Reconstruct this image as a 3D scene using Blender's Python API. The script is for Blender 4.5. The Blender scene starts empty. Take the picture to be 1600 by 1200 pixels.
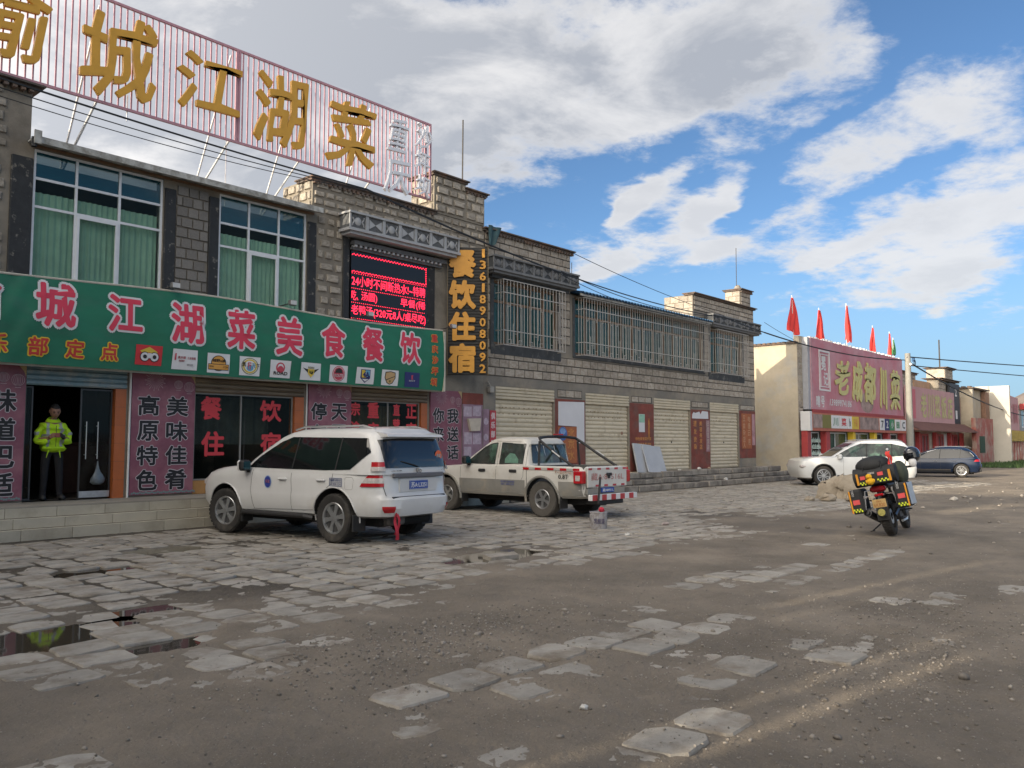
import bpy, bmesh, math, random
import numpy as np
from mathutils import Vector, Matrix, Euler
R = math.radians
PI = math.pi
rng = random.Random(11)
nrng = np.random.default_rng(5)
C = bpy.context.scene.collection
S = bpy.context.scene

# ------------------------------------------------------------------ camera, light, exposure
# world axes: +X runs along the row of shops, +Y goes into the buildings, the camera stands at (0, 0)
F_PX, CAM_H = 1320.0, 1.57
cam_d = bpy.data.cameras.new('camera')
cam = bpy.data.objects.new('camera', cam_d); C.objects.link(cam)
cam.location = (0, 0, CAM_H)
cam.rotation_euler = (R(90) + math.atan(93 / F_PX), 0, math.atan(1150 / F_PX) - R(90))
cam_d.sensor_width = 36; cam_d.lens = 36 * F_PX / 1600
cam_d.clip_start = 0.05; cam_d.clip_end = 6000
S.camera = cam
S.view_settings.view_transform = 'Standard'; S.view_settings.look = 'None'
S.view_settings.gamma = 1; S.view_settings.use_curve_mapping = False
S.view_settings.exposure = 0.80
S.render.engine = 'CYCLES'
S.cycles.max_bounces = 6; S.cycles.diffuse_bounces = 3; S.cycles.glossy_bounces = 3
S.cycles.transparent_max_bounces = 16; S.cycles.transmission_bounces = 6
S.cycles.sample_clamp_indirect = 6.0
S.cycles.use_denoising = True

SUN_EL = R(16)
SUN_OFF = R(10)                       # the sun stands a little behind the shop fronts, low over the left end of the row
to_sun = Vector((-math.cos(SUN_OFF) * math.cos(SUN_EL), math.sin(SUN_OFF) * math.cos(SUN_EL), math.sin(SUN_EL)))
sun_d = bpy.data.lights.new('sun', 'SUN'); sun_d.energy = 3.5; sun_d.angle = R(0.6); sun_d.color = (1.0, 0.86, 0.66)
sun = bpy.data.objects.new('sun', sun_d); C.objects.link(sun)
sun.rotation_euler = (-to_sun).to_track_quat('-Z', 'Y').to_euler(); sun.location = (-20, 5, 30)

W = bpy.data.worlds.new('World'); S.world = W; W.use_nodes = True
def build_world():
    nt = W.node_tree; nt.nodes.clear(); N = nt.nodes.new; L = nt.links.new
    def val(v):
        n = N('ShaderNodeValue'); n.outputs[0].default_value = v; return n.outputs[0]
    def m(op, a, b=None, c=None, clamp=False):
        n = N('ShaderNodeMath'); n.operation = op; n.use_clamp = clamp
        for i, x in enumerate((a, b, c)):
            if x is None: continue
            if isinstance(x, (int, float)): n.inputs[i].default_value = x
            else: L(x, n.inputs[i])
        return n.outputs[0]
    sky = N('ShaderNodeTexSky'); sky.sky_type = 'NISHITA'; sky.sun_disc = False
    sky.sun_elevation = SUN_EL; sky.sun_rotation = math.atan2(to_sun.x, to_sun.y)
    sky.altitude = 3000; sky.air_density = 1.1; sky.dust_density = 0.1; sky.ozone_density = 3.0
    tc = N('ShaderNodeTexCoord'); sep = N('ShaderNodeSeparateXYZ'); L(tc.outputs['Generated'], sep.inputs[0])
    x, y, z = sep.outputs
    zc = m('MAXIMUM', z, 0.0)
    den = m('ADD', zc, 0.16)
    u, v = m('DIVIDE', x, den), m('DIVIDE', y, den)
    comb = N('ShaderNodeCombineXYZ'); L(u, comb.inputs[0]); L(v, comb.inputs[1])
    # the cloud streets run from lower left to upper right of the view
    mp = N('ShaderNodeMapping'); mp.inputs['Rotation'].default_value = (0, 0, R(22)); mp.inputs['Scale'].default_value = (1.0, 1.0, 1)
    L(comb.outputs[0], mp.inputs[0])
    def noise(scale, detail, rough, dist=0.0, off=(0, 0, 0), lac=2.0):
        mm = N('ShaderNodeMapping'); mm.inputs['Location'].default_value = off; L(mp.outputs[0], mm.inputs[0])
        n = N('ShaderNodeTexNoise'); n.noise_dimensions = '3D'; n.inputs['Scale'].default_value = scale; n.inputs['Detail'].default_value = detail
        n.inputs['Roughness'].default_value = rough; n.inputs['Distortion'].default_value = dist; n.inputs['Lacunarity'].default_value = lac
        L(mm.outputs[0], n.inputs['Vector']); return n.outputs['Fac']
    warp1 = noise(2.2, 5, 0.6, 0, (3, 1, 7)); warp2 = noise(2.2, 5, 0.6, 0, (9, 5, 2))
    az = m('MULTIPLY', m('ARCTAN2', y, x), 180 / PI); el = m('MULTIPLY', m('ARCSINE', z), 180 / PI)
    az = m('ADD', az, m('MULTIPLY', m('SUBTRACT', warp1, 0.5), 9.0))
    el = m('ADD', el, m('MULTIPLY', m('SUBTRACT', warp2, 0.5), 5.0))
    def blob(a0, e0, sa, se, tilt, w):
        da, de = m('SUBTRACT', az, a0), m('SUBTRACT', el, e0)
        c, s = math.cos(R(tilt)), math.sin(R(tilt))
        p = m('DIVIDE', m('ADD', m('MULTIPLY', da, c), m('MULTIPLY', de, s)), sa)
        q = m('DIVIDE', m('SUBTRACT', m('MULTIPLY', de, c), m('MULTIPLY', da, s)), se)
        d2 = m('ADD', m('MULTIPLY', p, p), m('MULTIPLY', q, q))
        return m('MULTIPLY', m('POWER', 2.718, m('MULTIPLY', d2, -1.0)), w)
    def total(bs):
        t = None
        for b in bs:
            o = blob(*b); t = o if t is None else m('ADD', t, o)
        return t
    # azimuth and height (degrees) of the cloud banks, then of the clear gaps
    grey_bank = total([(72, 20, 22, 12, 0, 0.50), (56, 22, 12, 8, 0, 0.30), (43, 24.0, 11, 4.2, -8, 0.42), (33, 21.5, 8, 3.2, -14, 0.36), (27, 23, 5, 5, 0, 0.22)])
    white_bank = total([(17, 18.2, 7.0, 3.2, -26, 0.36), (12.5, 13.6, 6.0, 2.0, -22, 0.34), (33, 15.8, 3.2, 0.8, -34, 0.62), (27.5, 15.0, 2.4, 1.1, -34, 0.56), (35, 11.6, 5.0, 1.1, -14, 0.46), (27, 12.6, 2.2, .8, -24, 0.40), (20.5, 11.8, 3.2, .8, -16, 0.42), (13.3, 10.2, 3.6, 1.5, -25, 0.34), (60, 12, 9, 3, 0, 0.10), (46, 15.5, 2.2, 1.6, -20, 0.2)])
    clear = total([(42, 16.3, 9, 1.9, -10, -0.34), (38, 13.9, 5, 1.2, -8, -0.16), (17, 15.6, 5, .7, -26, -0.22), (20, 20.5, 4, .6, -30, -.18), (24, 3, 24, 3.8, 0, -0.40), (12, 25.5, 6, 2.6, 0, -0.34), (28, 20.3, 3.2, 1.2, -34, -0.20), (24, 15.5, 3.2, 1.2, -34, -0.26), (31, 9.5, 6, 1.2, 0, -.18), (37, 22.5, 5, 1.0, -20, -.16)])
    n1 = noise(2.1, 9, 0.60, 0.25, (0.7, 4.1, 0)); n2 = noise(6.5, 9, 0.64, 0.2, (4, 2, 1)); n4 = noise(21, 7, 0.65, 0.1, (1, 2, 5))
    base = m('ADD', m('MULTIPLY', n1, 0.95), m('MULTIPLY', n2, 0.70)); base = m('ADD', base, m('MULTIPLY', n4, 0.20))
    base = m('ADD', base, m('ADD', m('ADD', grey_bank, white_bank), clear))
    base = m('ADD', base, m('MULTIPLY', m('MULTIPLY_ADD', x, -1.0, 0.15, clamp=True), 0.42))
    def ramp(x0, x1, f, smooth=True):
        n = N('ShaderNodeMapRange'); n.interpolation_type = 'SMOOTHSTEP' if smooth else 'LINEAR'
        n.inputs['From Min'].default_value = x0; n.inputs['From Max'].default_value = x1; L(f, n.inputs['Value']); return n.outputs[0]
    cov = ramp(0.93, 1.22, base)
    cov = m('MULTIPLY', cov, ramp(0.0, 0.07, z))
    thick = ramp(1.0, 1.35, base)
    share = m('DIVIDE', grey_bank, m('ADD', m('ADD', grey_bank, white_bank), 0.08))
    n3 = noise(2.6, 7, 0.6, 0.3, (8, 8, 8))
    shade = m('MULTIPLY', m('MULTIPLY', m('ADD', m('MULTIPLY', share, 0.95), 0.30), thick), ramp(0.30, 0.60, n3), clamp=True)
    cm = N('ShaderNodeMix'); cm.data_type = 'RGBA'; L(shade, cm.inputs[0])
    cm.inputs[6].default_value = (9.8, 9.8, 9.9, 1); cm.inputs[7].default_value = (5.4, 5.7, 6.3, 1)
    # clouds towards the sun are brighter, and pale air lies low over the plain
    dt = N('ShaderNodeVectorMath'); dt.operation = 'DOT_PRODUCT'; L(tc.outputs['Generated'], dt.inputs[0]); dt.inputs[1].default_value = to_sun
    fwd = m('MULTIPLY_ADD', m('POWER', m('MAXIMUM', m('MULTIPLY_ADD', dt.outputs['Value'], 0.5, 0.5), 0), 3.4), 2.9, 0.50)
    wm = N('ShaderNodeMix'); wm.data_type = 'RGBA'; wm.blend_type = 'MULTIPLY'; L(m('POWER', m('MAXIMUM', m('MULTIPLY_ADD', dt.outputs['Value'], 0.5, 0.5), 0), 1.5), wm.inputs[0]); L(cm.outputs[2], wm.inputs[6]); wm.inputs[7].default_value = (1.0, 0.90, 0.76, 1)
    cs = N('ShaderNodeVectorMath'); cs.operation = 'SCALE'; L(wm.outputs[2], cs.inputs[0]); L(fwd, cs.inputs['Scale'])
    tint = N('ShaderNodeVectorMath'); tint.operation = 'MULTIPLY'; L(sky.outputs[0], tint.inputs[0]); tint.inputs[1].default_value = (0.80, 0.88, 0.90)
    hz = N('ShaderNodeMix'); hz.data_type = 'RGBA'; L(m('MULTIPLY', ramp(0.26, 0.0, z), 0.92), hz.inputs[0]); L(tint.outputs[0], hz.inputs[6]); hz.inputs[7].default_value = (2.0, 3.1, 4.1, 1)
    mx = N('ShaderNodeMix'); mx.data_type = 'RGBA'; L(m('MULTIPLY', cov, 0.90), mx.inputs[0]); L(hz.outputs[2], mx.inputs[6]); L(cs.outputs[0], mx.inputs[7])
    bg = N('ShaderNodeBackground'); bg.inputs['Strength'].default_value = SKY_STRENGTH; L(mx.outputs[2], bg.inputs[0])
    out = N('ShaderNodeOutputWorld'); L(bg.outputs[0], out.inputs[0])
SKY_STRENGTH = 0.10
build_world()

# ------------------------------------------------------------------ materials
MATS = {}
def pm(name, col, rough=0.8, metal=0.0, var=0.12, scale=6.0, bump=0.0, bscale=None, col2=None, c2s=None, c2lo=0.45, c2hi=0.6, spec=0.5, emit=None, alpha=1.0, trans=0.0, rnd=0.0, island=False, coat=0.0, rvar=0.0, stretch=None):
    """principled material: base colour broken by noise, optional second colour in patches, relief, per-object colour spread"""
    if name in MATS: return MATS[name]
    m = bpy.data.materials.new(name); m.use_nodes = True; nt = m.node_tree; N = nt.nodes.new; L = nt.links.new
    b = nt.nodes['Principled BSDF']
    b.inputs['Roughness'].default_value = rough; b.inputs['Metallic'].default_value = metal
    b.inputs['Specular IOR Level'].default_value = spec; b.inputs['Alpha'].default_value = alpha
    b.inputs['Transmission Weight'].default_value = trans; b.inputs['Coat Weight'].default_value = coat
    b.inputs['Coat Roughness'].default_value = 0.08
    tc = N('ShaderNodeTexCoord'); src = tc.outputs['Object']
    if stretch:
        mp = N('ShaderNodeMapping'); mp.inputs['Scale'].default_value = stretch; L(src, mp.inputs[0]); src = mp.outputs[0]
    if rnd and not island:
        oi = N('ShaderNodeObjectInfo'); va = N('ShaderNodeVectorMath'); va.operation = 'ADD'; L(src, va.inputs[0])
        sc = N('ShaderNodeMath'); sc.operation = 'MULTIPLY'; sc.inputs[1].default_value = 37.0; L(oi.outputs['Random'], sc.inputs[0]); L(sc.outputs[0], va.inputs[1]); src = va.outputs[0]
    def noise(s, d=6, r=0.6):
        n = N('ShaderNodeTexNoise'); n.inputs['Scale'].default_value = s; n.inputs['Detail'].default_value = d; n.inputs['Roughness'].default_value = r
        L(src, n.inputs['Vector']); return n.outputs['Fac']
    cur = None
    rgb = N('ShaderNodeRGB'); rgb.outputs[0].default_value = (*col, 1); cur = rgb.outputs[0]
    if col2 is not None:
        mr = N('ShaderNodeMapRange'); mr.inputs['From Min'].default_value = c2lo; mr.inputs['From Max'].default_value = c2hi
        L(noise(c2s or scale * 0.4, 8, 0.65), mr.inputs['Value'])
        mx = N('ShaderNodeMix'); mx.data_type = 'RGBA'; L(mr.outputs[0], mx.inputs[0]); L(cur, mx.inputs[6]); mx.inputs[7].default_value = (*col2, 1); cur = mx.outputs[2]
    if var or rnd:
        fac = None
        if var:
            mr = N('ShaderNodeMapRange'); mr.inputs['From Min'].default_value = 0.3; mr.inputs['From Max'].default_value = 0.7
            mr.inputs['To Min'].default_value = 1 - var; mr.inputs['To Max'].default_value = 1 + var; L(noise(scale, 8, 0.65), mr.inputs['Value']); fac = mr.outputs[0]
        if rnd:
            if island: g = N('ShaderNodeNewGeometry'); ro = g.outputs['Random Per Island']
            else: ro = oi.outputs['Random']
            mr2 = N('ShaderNodeMapRange'); mr2.inputs['To Min'].default_value = 1 - rnd; mr2.inputs['To Max'].default_value = 1 + rnd; L(ro, mr2.inputs['Value'])
            if fac is None: fac = mr2.outputs[0]
            else:
                mm = N('ShaderNodeMath'); mm.operation = 'MULTIPLY'; L(fac, mm.inputs[0]); L(mr2.outputs[0], mm.inputs[1]); fac = mm.outputs[0]
        sc = N('ShaderNodeVectorMath'); sc.operation = 'SCALE'; L(cur, sc.inputs[0]); L(fac, sc.inputs['Scale']); cur = sc.outputs[0]
    L(cur, b.inputs['Base Color'])
    if rvar:
        mr = N('ShaderNodeMapRange'); mr.inputs['To Min'].default_value = max(0.02, rough - rvar); mr.inputs['To Max'].default_value = min(1, rough + rvar)
        mr.inputs['From Min'].default_value = 0.35; mr.inputs['From Max'].default_value = 0.65
        L(noise(scale * 0.7, 5), mr.inputs['Value']); L(mr.outputs[0], b.inputs['Roughness'])
    if bump:
        bp = N('ShaderNodeBump'); bp.inputs['Strength'].default_value = min(1.0, bump); bp.inputs['Distance'].default_value = 0.02
        L(noise(bscale or scale * 3, 8, 0.7), bp.inputs['Height']); L(bp.outputs[0], b.inputs['Normal'])
    if emit:
        b.inputs['Emission Color'].default_value = (*emit[0], 1); b.inputs['Emission Strength'].default_value = emit[1]
    MATS[name] = m
    return m
def glass_mat(name, col, alpha, rough=0.03, var=0.0):
    """thin tinted glass: reflects like glass and shows what is behind, tinted"""
    if name in MATS: return MATS[name]
    m = bpy.data.materials.new(name); m.use_nodes = True; nt = m.node_tree; N = nt.nodes.new; L = nt.links.new
    b = nt.nodes['Principled BSDF']; b.inputs['Base Color'].default_value = (*col, 1); b.inputs['Roughness'].default_value = rough; b.inputs['Specular IOR Level'].default_value = 0.7
    tr = N('ShaderNodeBsdfTransparent'); tr.inputs[0].default_value = (min(1, col[0] + .78), min(1, col[1] + .80), min(1, col[2] + .79), 1)
    lw = N('ShaderNodeLayerWeight'); lw.inputs['Blend'].default_value = .5; pw = N('ShaderNodeMath'); pw.operation = 'POWER'; L(lw.outputs['Facing'], pw.inputs[0]); pw.inputs[1].default_value = 5.0; fr = N('ShaderNodeMath'); fr.operation = 'MULTIPLY_ADD'; L(pw.outputs[0], fr.inputs[0]); fr.inputs[1].default_value = .9; fr.inputs[2].default_value = .04
    ad = N('ShaderNodeMath'); ad.operation = 'ADD'; ad.use_clamp = True; ad.inputs[1].default_value = alpha; L(fr.outputs[0], ad.inputs[0])
    mx = N('ShaderNodeMixShader'); L(ad.outputs[0], mx.inputs[0]); L(tr.outputs[0], mx.inputs[1]); L(b.outputs[0], mx.inputs[2])
    L(mx.outputs[0], nt.nodes['Material Output'].inputs[0])
    if var:
        n = N('ShaderNodeTexNoise'); n.inputs['Scale'].default_value = 1.3; bp = N('ShaderNodeBump'); bp.inputs['Strength'].default_value = var; bp.inputs['Distance'].default_value = 0.05
        L(n.outputs[0], bp.inputs['Height']); L(bp.outputs[0], b.inputs['Normal'])
    MATS[name] = m
    return m

# ------------------------------------------------------------------ mesh helpers
class MB:
    """collects shapes into one mesh"""
    def __init__(s): s.v = []; s.f = []; s.mi = []; s.cur = 0
    def add(s, vs, fs):
        o = len(s.v); s.v += [tuple(p) for p in vs]; s.f += [tuple(i + o for i in f) for f in fs]; s.mi += [s.cur] * len(fs); return s
    def box(s, x0, x1, y0, y1, z0, z1):
        return s.add([(x0, y0, z0), (x1, y0, z0), (x1, y1, z0), (x0, y1, z0), (x0, y0, z1), (x1, y0, z1), (x1, y1, z1), (x0, y1, z1)],
                     [(0, 3, 2, 1), (4, 5, 6, 7), (0, 1, 5, 4), (1, 2, 6, 5), (2, 3, 7, 6), (3, 0, 4, 7)])
    def bbox(s, x0, x1, y0, y1, z0, z1, b=0.01):
        """box with chamfered edges"""
        b = min(b, (x1 - x0) * .45, (y1 - y0) * .45, (z1 - z0) * .45)
        bm = bmesh.new(); bmesh.ops.create_cube(bm, size=1)
        for v in bm.verts: v.co = Vector((x0 + (v.co.x + .5) * (x1 - x0), y0 + (v.co.y + .5) * (y1 - y0), z0 + (v.co.z + .5) * (z1 - z0)))
        bmesh.ops.bevel(bm, geom=bm.edges[:], offset=b, segments=1, affect='EDGES')
        bm.verts.index_update(); s.add([v.co[:] for v in bm.verts], [[v.index for v in f.verts] for f in bm.faces]); bm.free(); return s
    def tube(s, pts, r, n=8, cap=True):
        """round tube along points; r is a number or a list"""
        pts = [Vector(p) for p in pts]; k = len(pts)
        rs = r if isinstance(r, (list, tuple)) else [r] * k
        o = len(s.v); prev = None
        for i, p in enumerate(pts):
            t = (pts[min(i + 1, k - 1)] - pts[max(i - 1, 0)]).normalized()
            if prev is None:
                a = t.orthogonal().normalized()
            else:
                a = (prev - t * prev.dot(t)); a = a.normalized() if a.length > 1e-6 else t.orthogonal().normalized()
            prev = a; bb = t.cross(a)
            for j in range(n):
                an = 2 * PI * j / n
                s.v.append(tuple(p + (a * math.cos(an) + bb * math.sin(an)) * rs[i]))
        for i in range(k - 1):
            for j in range(n):
                s.f.append((o + i * n + j, o + i * n + (j + 1) % n, o + (i + 1) * n + (j + 1) % n, o + (i + 1) * n + j)); s.mi.append(s.cur)
        if cap:
            s.f.append(tuple(o + j for j in reversed(range(n)))); s.f.append(tuple(o + (k - 1) * n + j for j in range(n))); s.mi += [s.cur] * 2
        return s
    def lathe(s, prof, n=24, axis='z', c=(0, 0, 0), closed=False):
        """profile [(radius, height)] turned about an axis through c"""
        o = len(s.v); k = len(prof)
        for (r, h) in prof:
            for j in range(n):
                a = 2 * PI * j / n; p = (r * math.cos(a), r * math.sin(a), h)
                if axis == 'y': p = (p[0], h, p[1])
                elif axis == 'x': p = (h, p[0], p[1])
                s.v.append((p[0] + c[0], p[1] + c[1], p[2] + c[2]))
        for i in range(k - (0 if closed else 1)):
            i2 = (i + 1) % k
            for j in range(n):
                s.f.append((o + i * n + j, o + i * n + (j + 1) % n, o + i2 * n + (j + 1) % n, o + i2 * n + j)); s.mi.append(s.cur)
        return s
    def prism(s, poly, y0, y1, axis='y'):
        """polygon in the XZ plane given depth along Y (or axis='z': XY polygon, 'x': YZ polygon)"""
        n = len(poly)
        if axis == 'y': vs = [(p[0], y0, p[1]) for p in poly] + [(p[0], y1, p[1]) for p in poly]
        elif axis == 'z': vs = [(p[0], p[1], y0) for p in poly] + [(p[0], p[1], y1) for p in poly]
        else: vs = [(y0, p[0], p[1]) for p in poly] + [(y1, p[0], p[1]) for p in poly]
        fs = [tuple(range(n)), tuple(reversed(range(n, 2 * n)))] + [(i, i + n, (i + 1) % n + n, (i + 1) % n) for i in range(n)]
        return s.add(vs, fs)
    def grid(s, fn, nu, nv):
        """surface sheet fn(u,v) -> point"""
        o = len(s.v)
        for i in range(nu + 1):
            for j in range(nv + 1): s.v.append(tuple(fn(i / nu, j / nv)))
        for i in range(nu):
            for j in range(nv):
                a = o + i * (nv + 1) + j; s.f.append((a, a + nv + 1, a + nv + 2, a + 1)); s.mi.append(s.cur)
        return s
    def ball(s, c, r, n=12, m=8, sc=(1, 1, 1)):
        prof = [(max(1e-4, math.sin(PI * i / m)), -math.cos(PI * i / m)) for i in range(m + 1)]
        o = len(s.v); s.lathe(prof, n)
        for i in range(o, len(s.v)): p = s.v[i]; s.v[i] = (c[0] + p[0] * r * sc[0], c[1] + p[1] * r * sc[1], c[2] + p[2] * r * sc[2])
        return s
    def xf(s, M, start=0):
        for i in range(start, len(s.v)): s.v[i] = tuple(M @ Vector(s.v[i]))
        return s
    def mesh(s, name='mesh', mats=(), smooth=None):
        me = bpy.data.meshes.new(name); me.from_pydata(s.v, [], s.f)
        for m in mats: me.materials.append(m)
        if len(mats) > 1: me.polygons.foreach_set('material_index', s.mi)
        bm = bmesh.new(); bm.from_mesh(me); bmesh.ops.recalc_face_normals(bm, faces=bm.faces[:]); bm.to_mesh(me); bm.free()
        if smooth is not None:
            me.polygons.foreach_set('use_smooth', [True] * len(me.polygons)); me.set_sharp_from_angle(angle=R(smooth))
        me.update(); return me

def thing(name, label, cat, loc=(0, 0, 0), rotz=0.0, group=None):
    o = bpy.data.objects.new(name, None); C.objects.link(o); o.location = loc; o.rotation_euler = (0, 0, rotz)
    o['label'] = label; o['category'] = cat; o.empty_display_size = 0.2
    if group: o['group'] = group
    return o
def root_of(o):
    while o.parent: o = o.parent
    return o
def obj(name, mb, mats, parent=None, smooth=None, local=False, kind=None, label=None, loc=None, rot=None):
    """one mesh object. Under a thing: world=False builds in the thing's own frame (local) else in world coordinates"""
    if not isinstance(mats, (list, tuple)): mats = [mats]
    me = mb if isinstance(mb, bpy.types.Mesh) else mb.mesh(name, mats, smooth)
    if isinstance(mb, bpy.types.Mesh) and not me.materials:
        for m in mats: me.materials.append(m)
    o = bpy.data.objects.new(name, me); C.objects.link(o)
    if parent is not None:
        o.parent = parent
        if not local and parent.parent is None and parent.type == 'EMPTY': o.location = -parent.location
    if loc is not None: o.location = Vector(loc) - (root_of(o).location if (parent is not None and not local) else Vector((0, 0, 0)))
    if rot is not None: o.rotation_euler = rot
    if kind: o['kind'] = kind
    if label: o['label'] = label
    return o
def tag(o, label, cat, group=None):
    o['label'] = label; o['category'] = cat
    if group: o['group'] = group
    return o
def copy_tree(o, parent=None):
    c = o.copy(); C.objects.link(c)
    if parent is not None: c.parent = parent
    for ch in list(o.children): copy_tree(ch, c)
    return c

# ------------------------------------------------------------------ lettering
_tc = {}
def glyphs(s, depth=0.0, shear=0.0):
    """mesh data (verts, faces) of a string in unit box coordinates"""
    k = (s, depth, shear)
    if k in _tc: return _tc[k]
    c = bpy.data.curves.new('lettering_curve', 'FONT'); c.body = s; c.extrude = depth; c.shear = shear
    c.resolution_u = 2; c.fill_mode = 'BOTH' if depth else 'FRONT'
    o = bpy.data.objects.new('lettering_curve', c); C.objects.link(o)
    me = bpy.data.meshes.new_from_object(o.evaluated_get(bpy.context.evaluated_depsgraph_get()))
    vs = [tuple(v.co) for v in me.vertices]; fs = [tuple(p.vertices) for p in me.polygons]
    bpy.data.objects.remove(o); bpy.data.curves.remove(c); bpy.data.meshes.remove(me)
    _tc[k] = (vs, fs); return _tc[k]
def put_text(mb, s, x0, x1, z0, z1, y, bold=0.0, depth=0.0, shear=0.0, ref=None):
    """lettering fitted into the box x0..x1, z0..z1 on the plane y, facing -y; strokes are fattened by bold (share of the height),
    depth extrudes in metres; ref is the fattening that the box was measured for"""
    h = z1 - z0; ref = bold if ref is None else ref
    ex = depth / max(1e-6, h) * 0.8
    vs, fs = glyphs(s, ex, shear)
    ax, bx = min(p[0] for p in vs), max(p[0] for p in vs); ay, by = min(p[1] for p in vs), max(p[1] for p in vs)
    rr = ref * h; a0, a1, c0, c1 = x0 + rr, x1 - rr, z0 + rr, z1 - rr
    sx, sy = (a1 - a0) / max(1e-5, bx - ax), (c1 - c0) / max(1e-5, by - ay)
    zs = depth / (2 * ex) if ex else 1
    b = bold * h; n = 0 if b <= 0 else (8 if b < .03 else 12)
    shifts = [(0, 0)] + [(b * math.cos(2 * PI * (k + .5) / n), b * math.sin(2 * PI * (k + .5) / n)) for k in range(n)]
    if bold > .05: shifts += [(b * .55 * math.cos(2 * PI * k / 6), b * .55 * math.sin(2 * PI * k / 6)) for k in range(6)]
    for k, (dx, dz) in enumerate(shifts):
        mb.add([(a0 + (p[0] - ax) * sx + dx, y - (p[2] * zs if ex else 0) + .00022 * k, c0 + (p[1] - ay) * sy + dz) for p in vs], fs)
    return mb

# ------------------------------------------------------------------ ground
def _hash(ix, iy, seed):
    n = (ix.astype(np.int64) * 374761393 + iy.astype(np.int64) * 668265263 + seed * 1442695041) & 0xffffffff
    n = ((n ^ (n >> 13)) * 1274126177) & 0xffffffff
    n = n ^ (n >> 16)
    return (n & 0xffffff) / float(0xffffff)
def vnoise(x, y, seed=0):
    ix, iy = np.floor(x), np.floor(y); fx, fy = x - ix, y - iy
    fx = fx * fx * (3 - 2 * fx); fy = fy * fy * (3 - 2 * fy)
    a, b = _hash(ix, iy, seed), _hash(ix + 1, iy, seed); c, d = _hash(ix, iy + 1, seed), _hash(ix + 1, iy + 1, seed)
    return (a * (1 - fx) + b * fx) * (1 - fy) + (c * (1 - fx) + d * fx) * fy - 0.5
def fbm(x, y, seed=0, octv=5, gain=0.55):
    t = 0; a = 1.0
    for k in range(octv): t = t + a * vnoise(x * 2 ** k + 17.3 * k, y * 2 ** k + 5.1 * k, seed + k); a *= gain
    return t
# where old paving slabs still lie open: (x, y, radius x, radius y, amount)
PATCH = [(3.95, 4.6, .32, .28, 1.0), (3.95, 4.05, .5, .5, 1.0), (4.5, 3.95, .6, .45, 1.0), (5.25, 4.0, .8, .40, 1.0), (6.2, 3.75, .9, .40, 1.0), (3.6, 3.7, .45, .22, .9), (5.6, 3.35, .4, .22, .7), (7.0, 3.7, .5, .3, .9), (6.9, 4.4, .7, .2, .6), (4.2, 3.3, .5, .2, .5),
         (5.55, 3.0, .5, .3, 1.0), (6.0, 2.75, .6, .34, 1.0), (6.5, 2.55, .45, .36, 1.0), (5.2, 2.95, .4, .25, .9), (7.1, 2.45, .4, .2, .7), (9.0, 4.75, 1.1, .42, 1.0), (9.9, 4.4, 1.2, .55, 1.0), (10.9, 4.2, 1.0, .5, 1.0), (8.0, 4.2, .6, .22, .7), (8.6, 4.0, .8, .3, .8),
         (12.5, 4.1, 1.6, .3, .75), (9.0, 2.75, .45, .3, .9), (9.55, 2.45, .4, .2, .8), (8.2, 3.0, .35, .2, .7), (10.6, 2.0, .6, .2, .7), (11.6, 3.0, .8, .25, .6),
         (4.55, 2.6, .36, .27, 1.0), (3.9, 2.55, .45, .26, 1.0), (4.15, 2.3, .4, .24, .95), (4.8, 2.25, .3, .22, .95), (3.25, 2.95, .45, .24, .9), (1.9, 4.35, .4, .24, .85), (5.0, 2.75, .25, .14, .7), (2.9, 2.45, .35, .22, .6), (2.3, 3.6, .4, .2, .5),
         (7.2, 1.85, .45, .25, .8), (8.1, 1.45, .5, .25, .6), (7.4, 5.0, .7, .2, .65), (13.5, 5.2, 1.8, .25, .6), (19, 3.5, 4, .7, .5), (16.5, 6.6, 2, .4, .5), (6.2, 5.6, .8, .25, .5), (3.3, 5.7, .7, .4, .8), (2.4, 6.2, .8, .4, .85), (2.0, 5.4, .6, .3, .7), (4.6, 6.3, .8, .35, .85), (2.9, 4.9, .5, .2, .45)]
PUDDLES = [(2.4, 7.6, .95, .46), (3.9, 8.0, .42, .22), (8.9, 8.15, .8, .36), (6.2, 12.4, .6, .35), (4.6, 10.9, .5, .25), (3.4, 6.55, .35, .15)]
def exposure_at(x, y):
    line = 6.6 + 0.55 * fbm(x * .35, y * .35, 3, 3) * 2 - 1.9 * np.exp(-((x - 3.4) / 1.3) ** 2) - 0.9 * np.clip((2.5 - x), 0, 3) + np.clip((x - 13), 0, 10) * 0.10
    e = 1 / (1 + np.exp(-(y - line) * 3.2))
    e = e * (1.0 - 0.35 * np.clip(1.5 * (fbm(x * .28 + 9, y * .5, 41, 3)), 0, 1))
    e = e * (1 - 0.55 * np.exp(-((x - 4.6) ** 2 / 1.2 + (y - 8.3) ** 2 / .5))) * (1 - .9 * np.exp(-((x - 9.2) ** 2 / .9 + (y - 8.2) ** 2 / .45)))
    for (px, py, rx, ry, w) in PATCH:
        e = np.maximum(e, w * np.exp(-(((x - px) / rx) ** 2 + ((y - py) / ry) ** 2) ** 2 * 0.8))
    for (px, py, rx, ry) in PUDDLES: e = e * (1 - .92 * np.exp(-(((x - px) / (rx * 1.1)) ** 2 + ((y - py) / (ry * 1.1)) ** 2) ** 2))
    return e * (1 - np.clip((x - 38) / 4, 0, 1))
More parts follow.
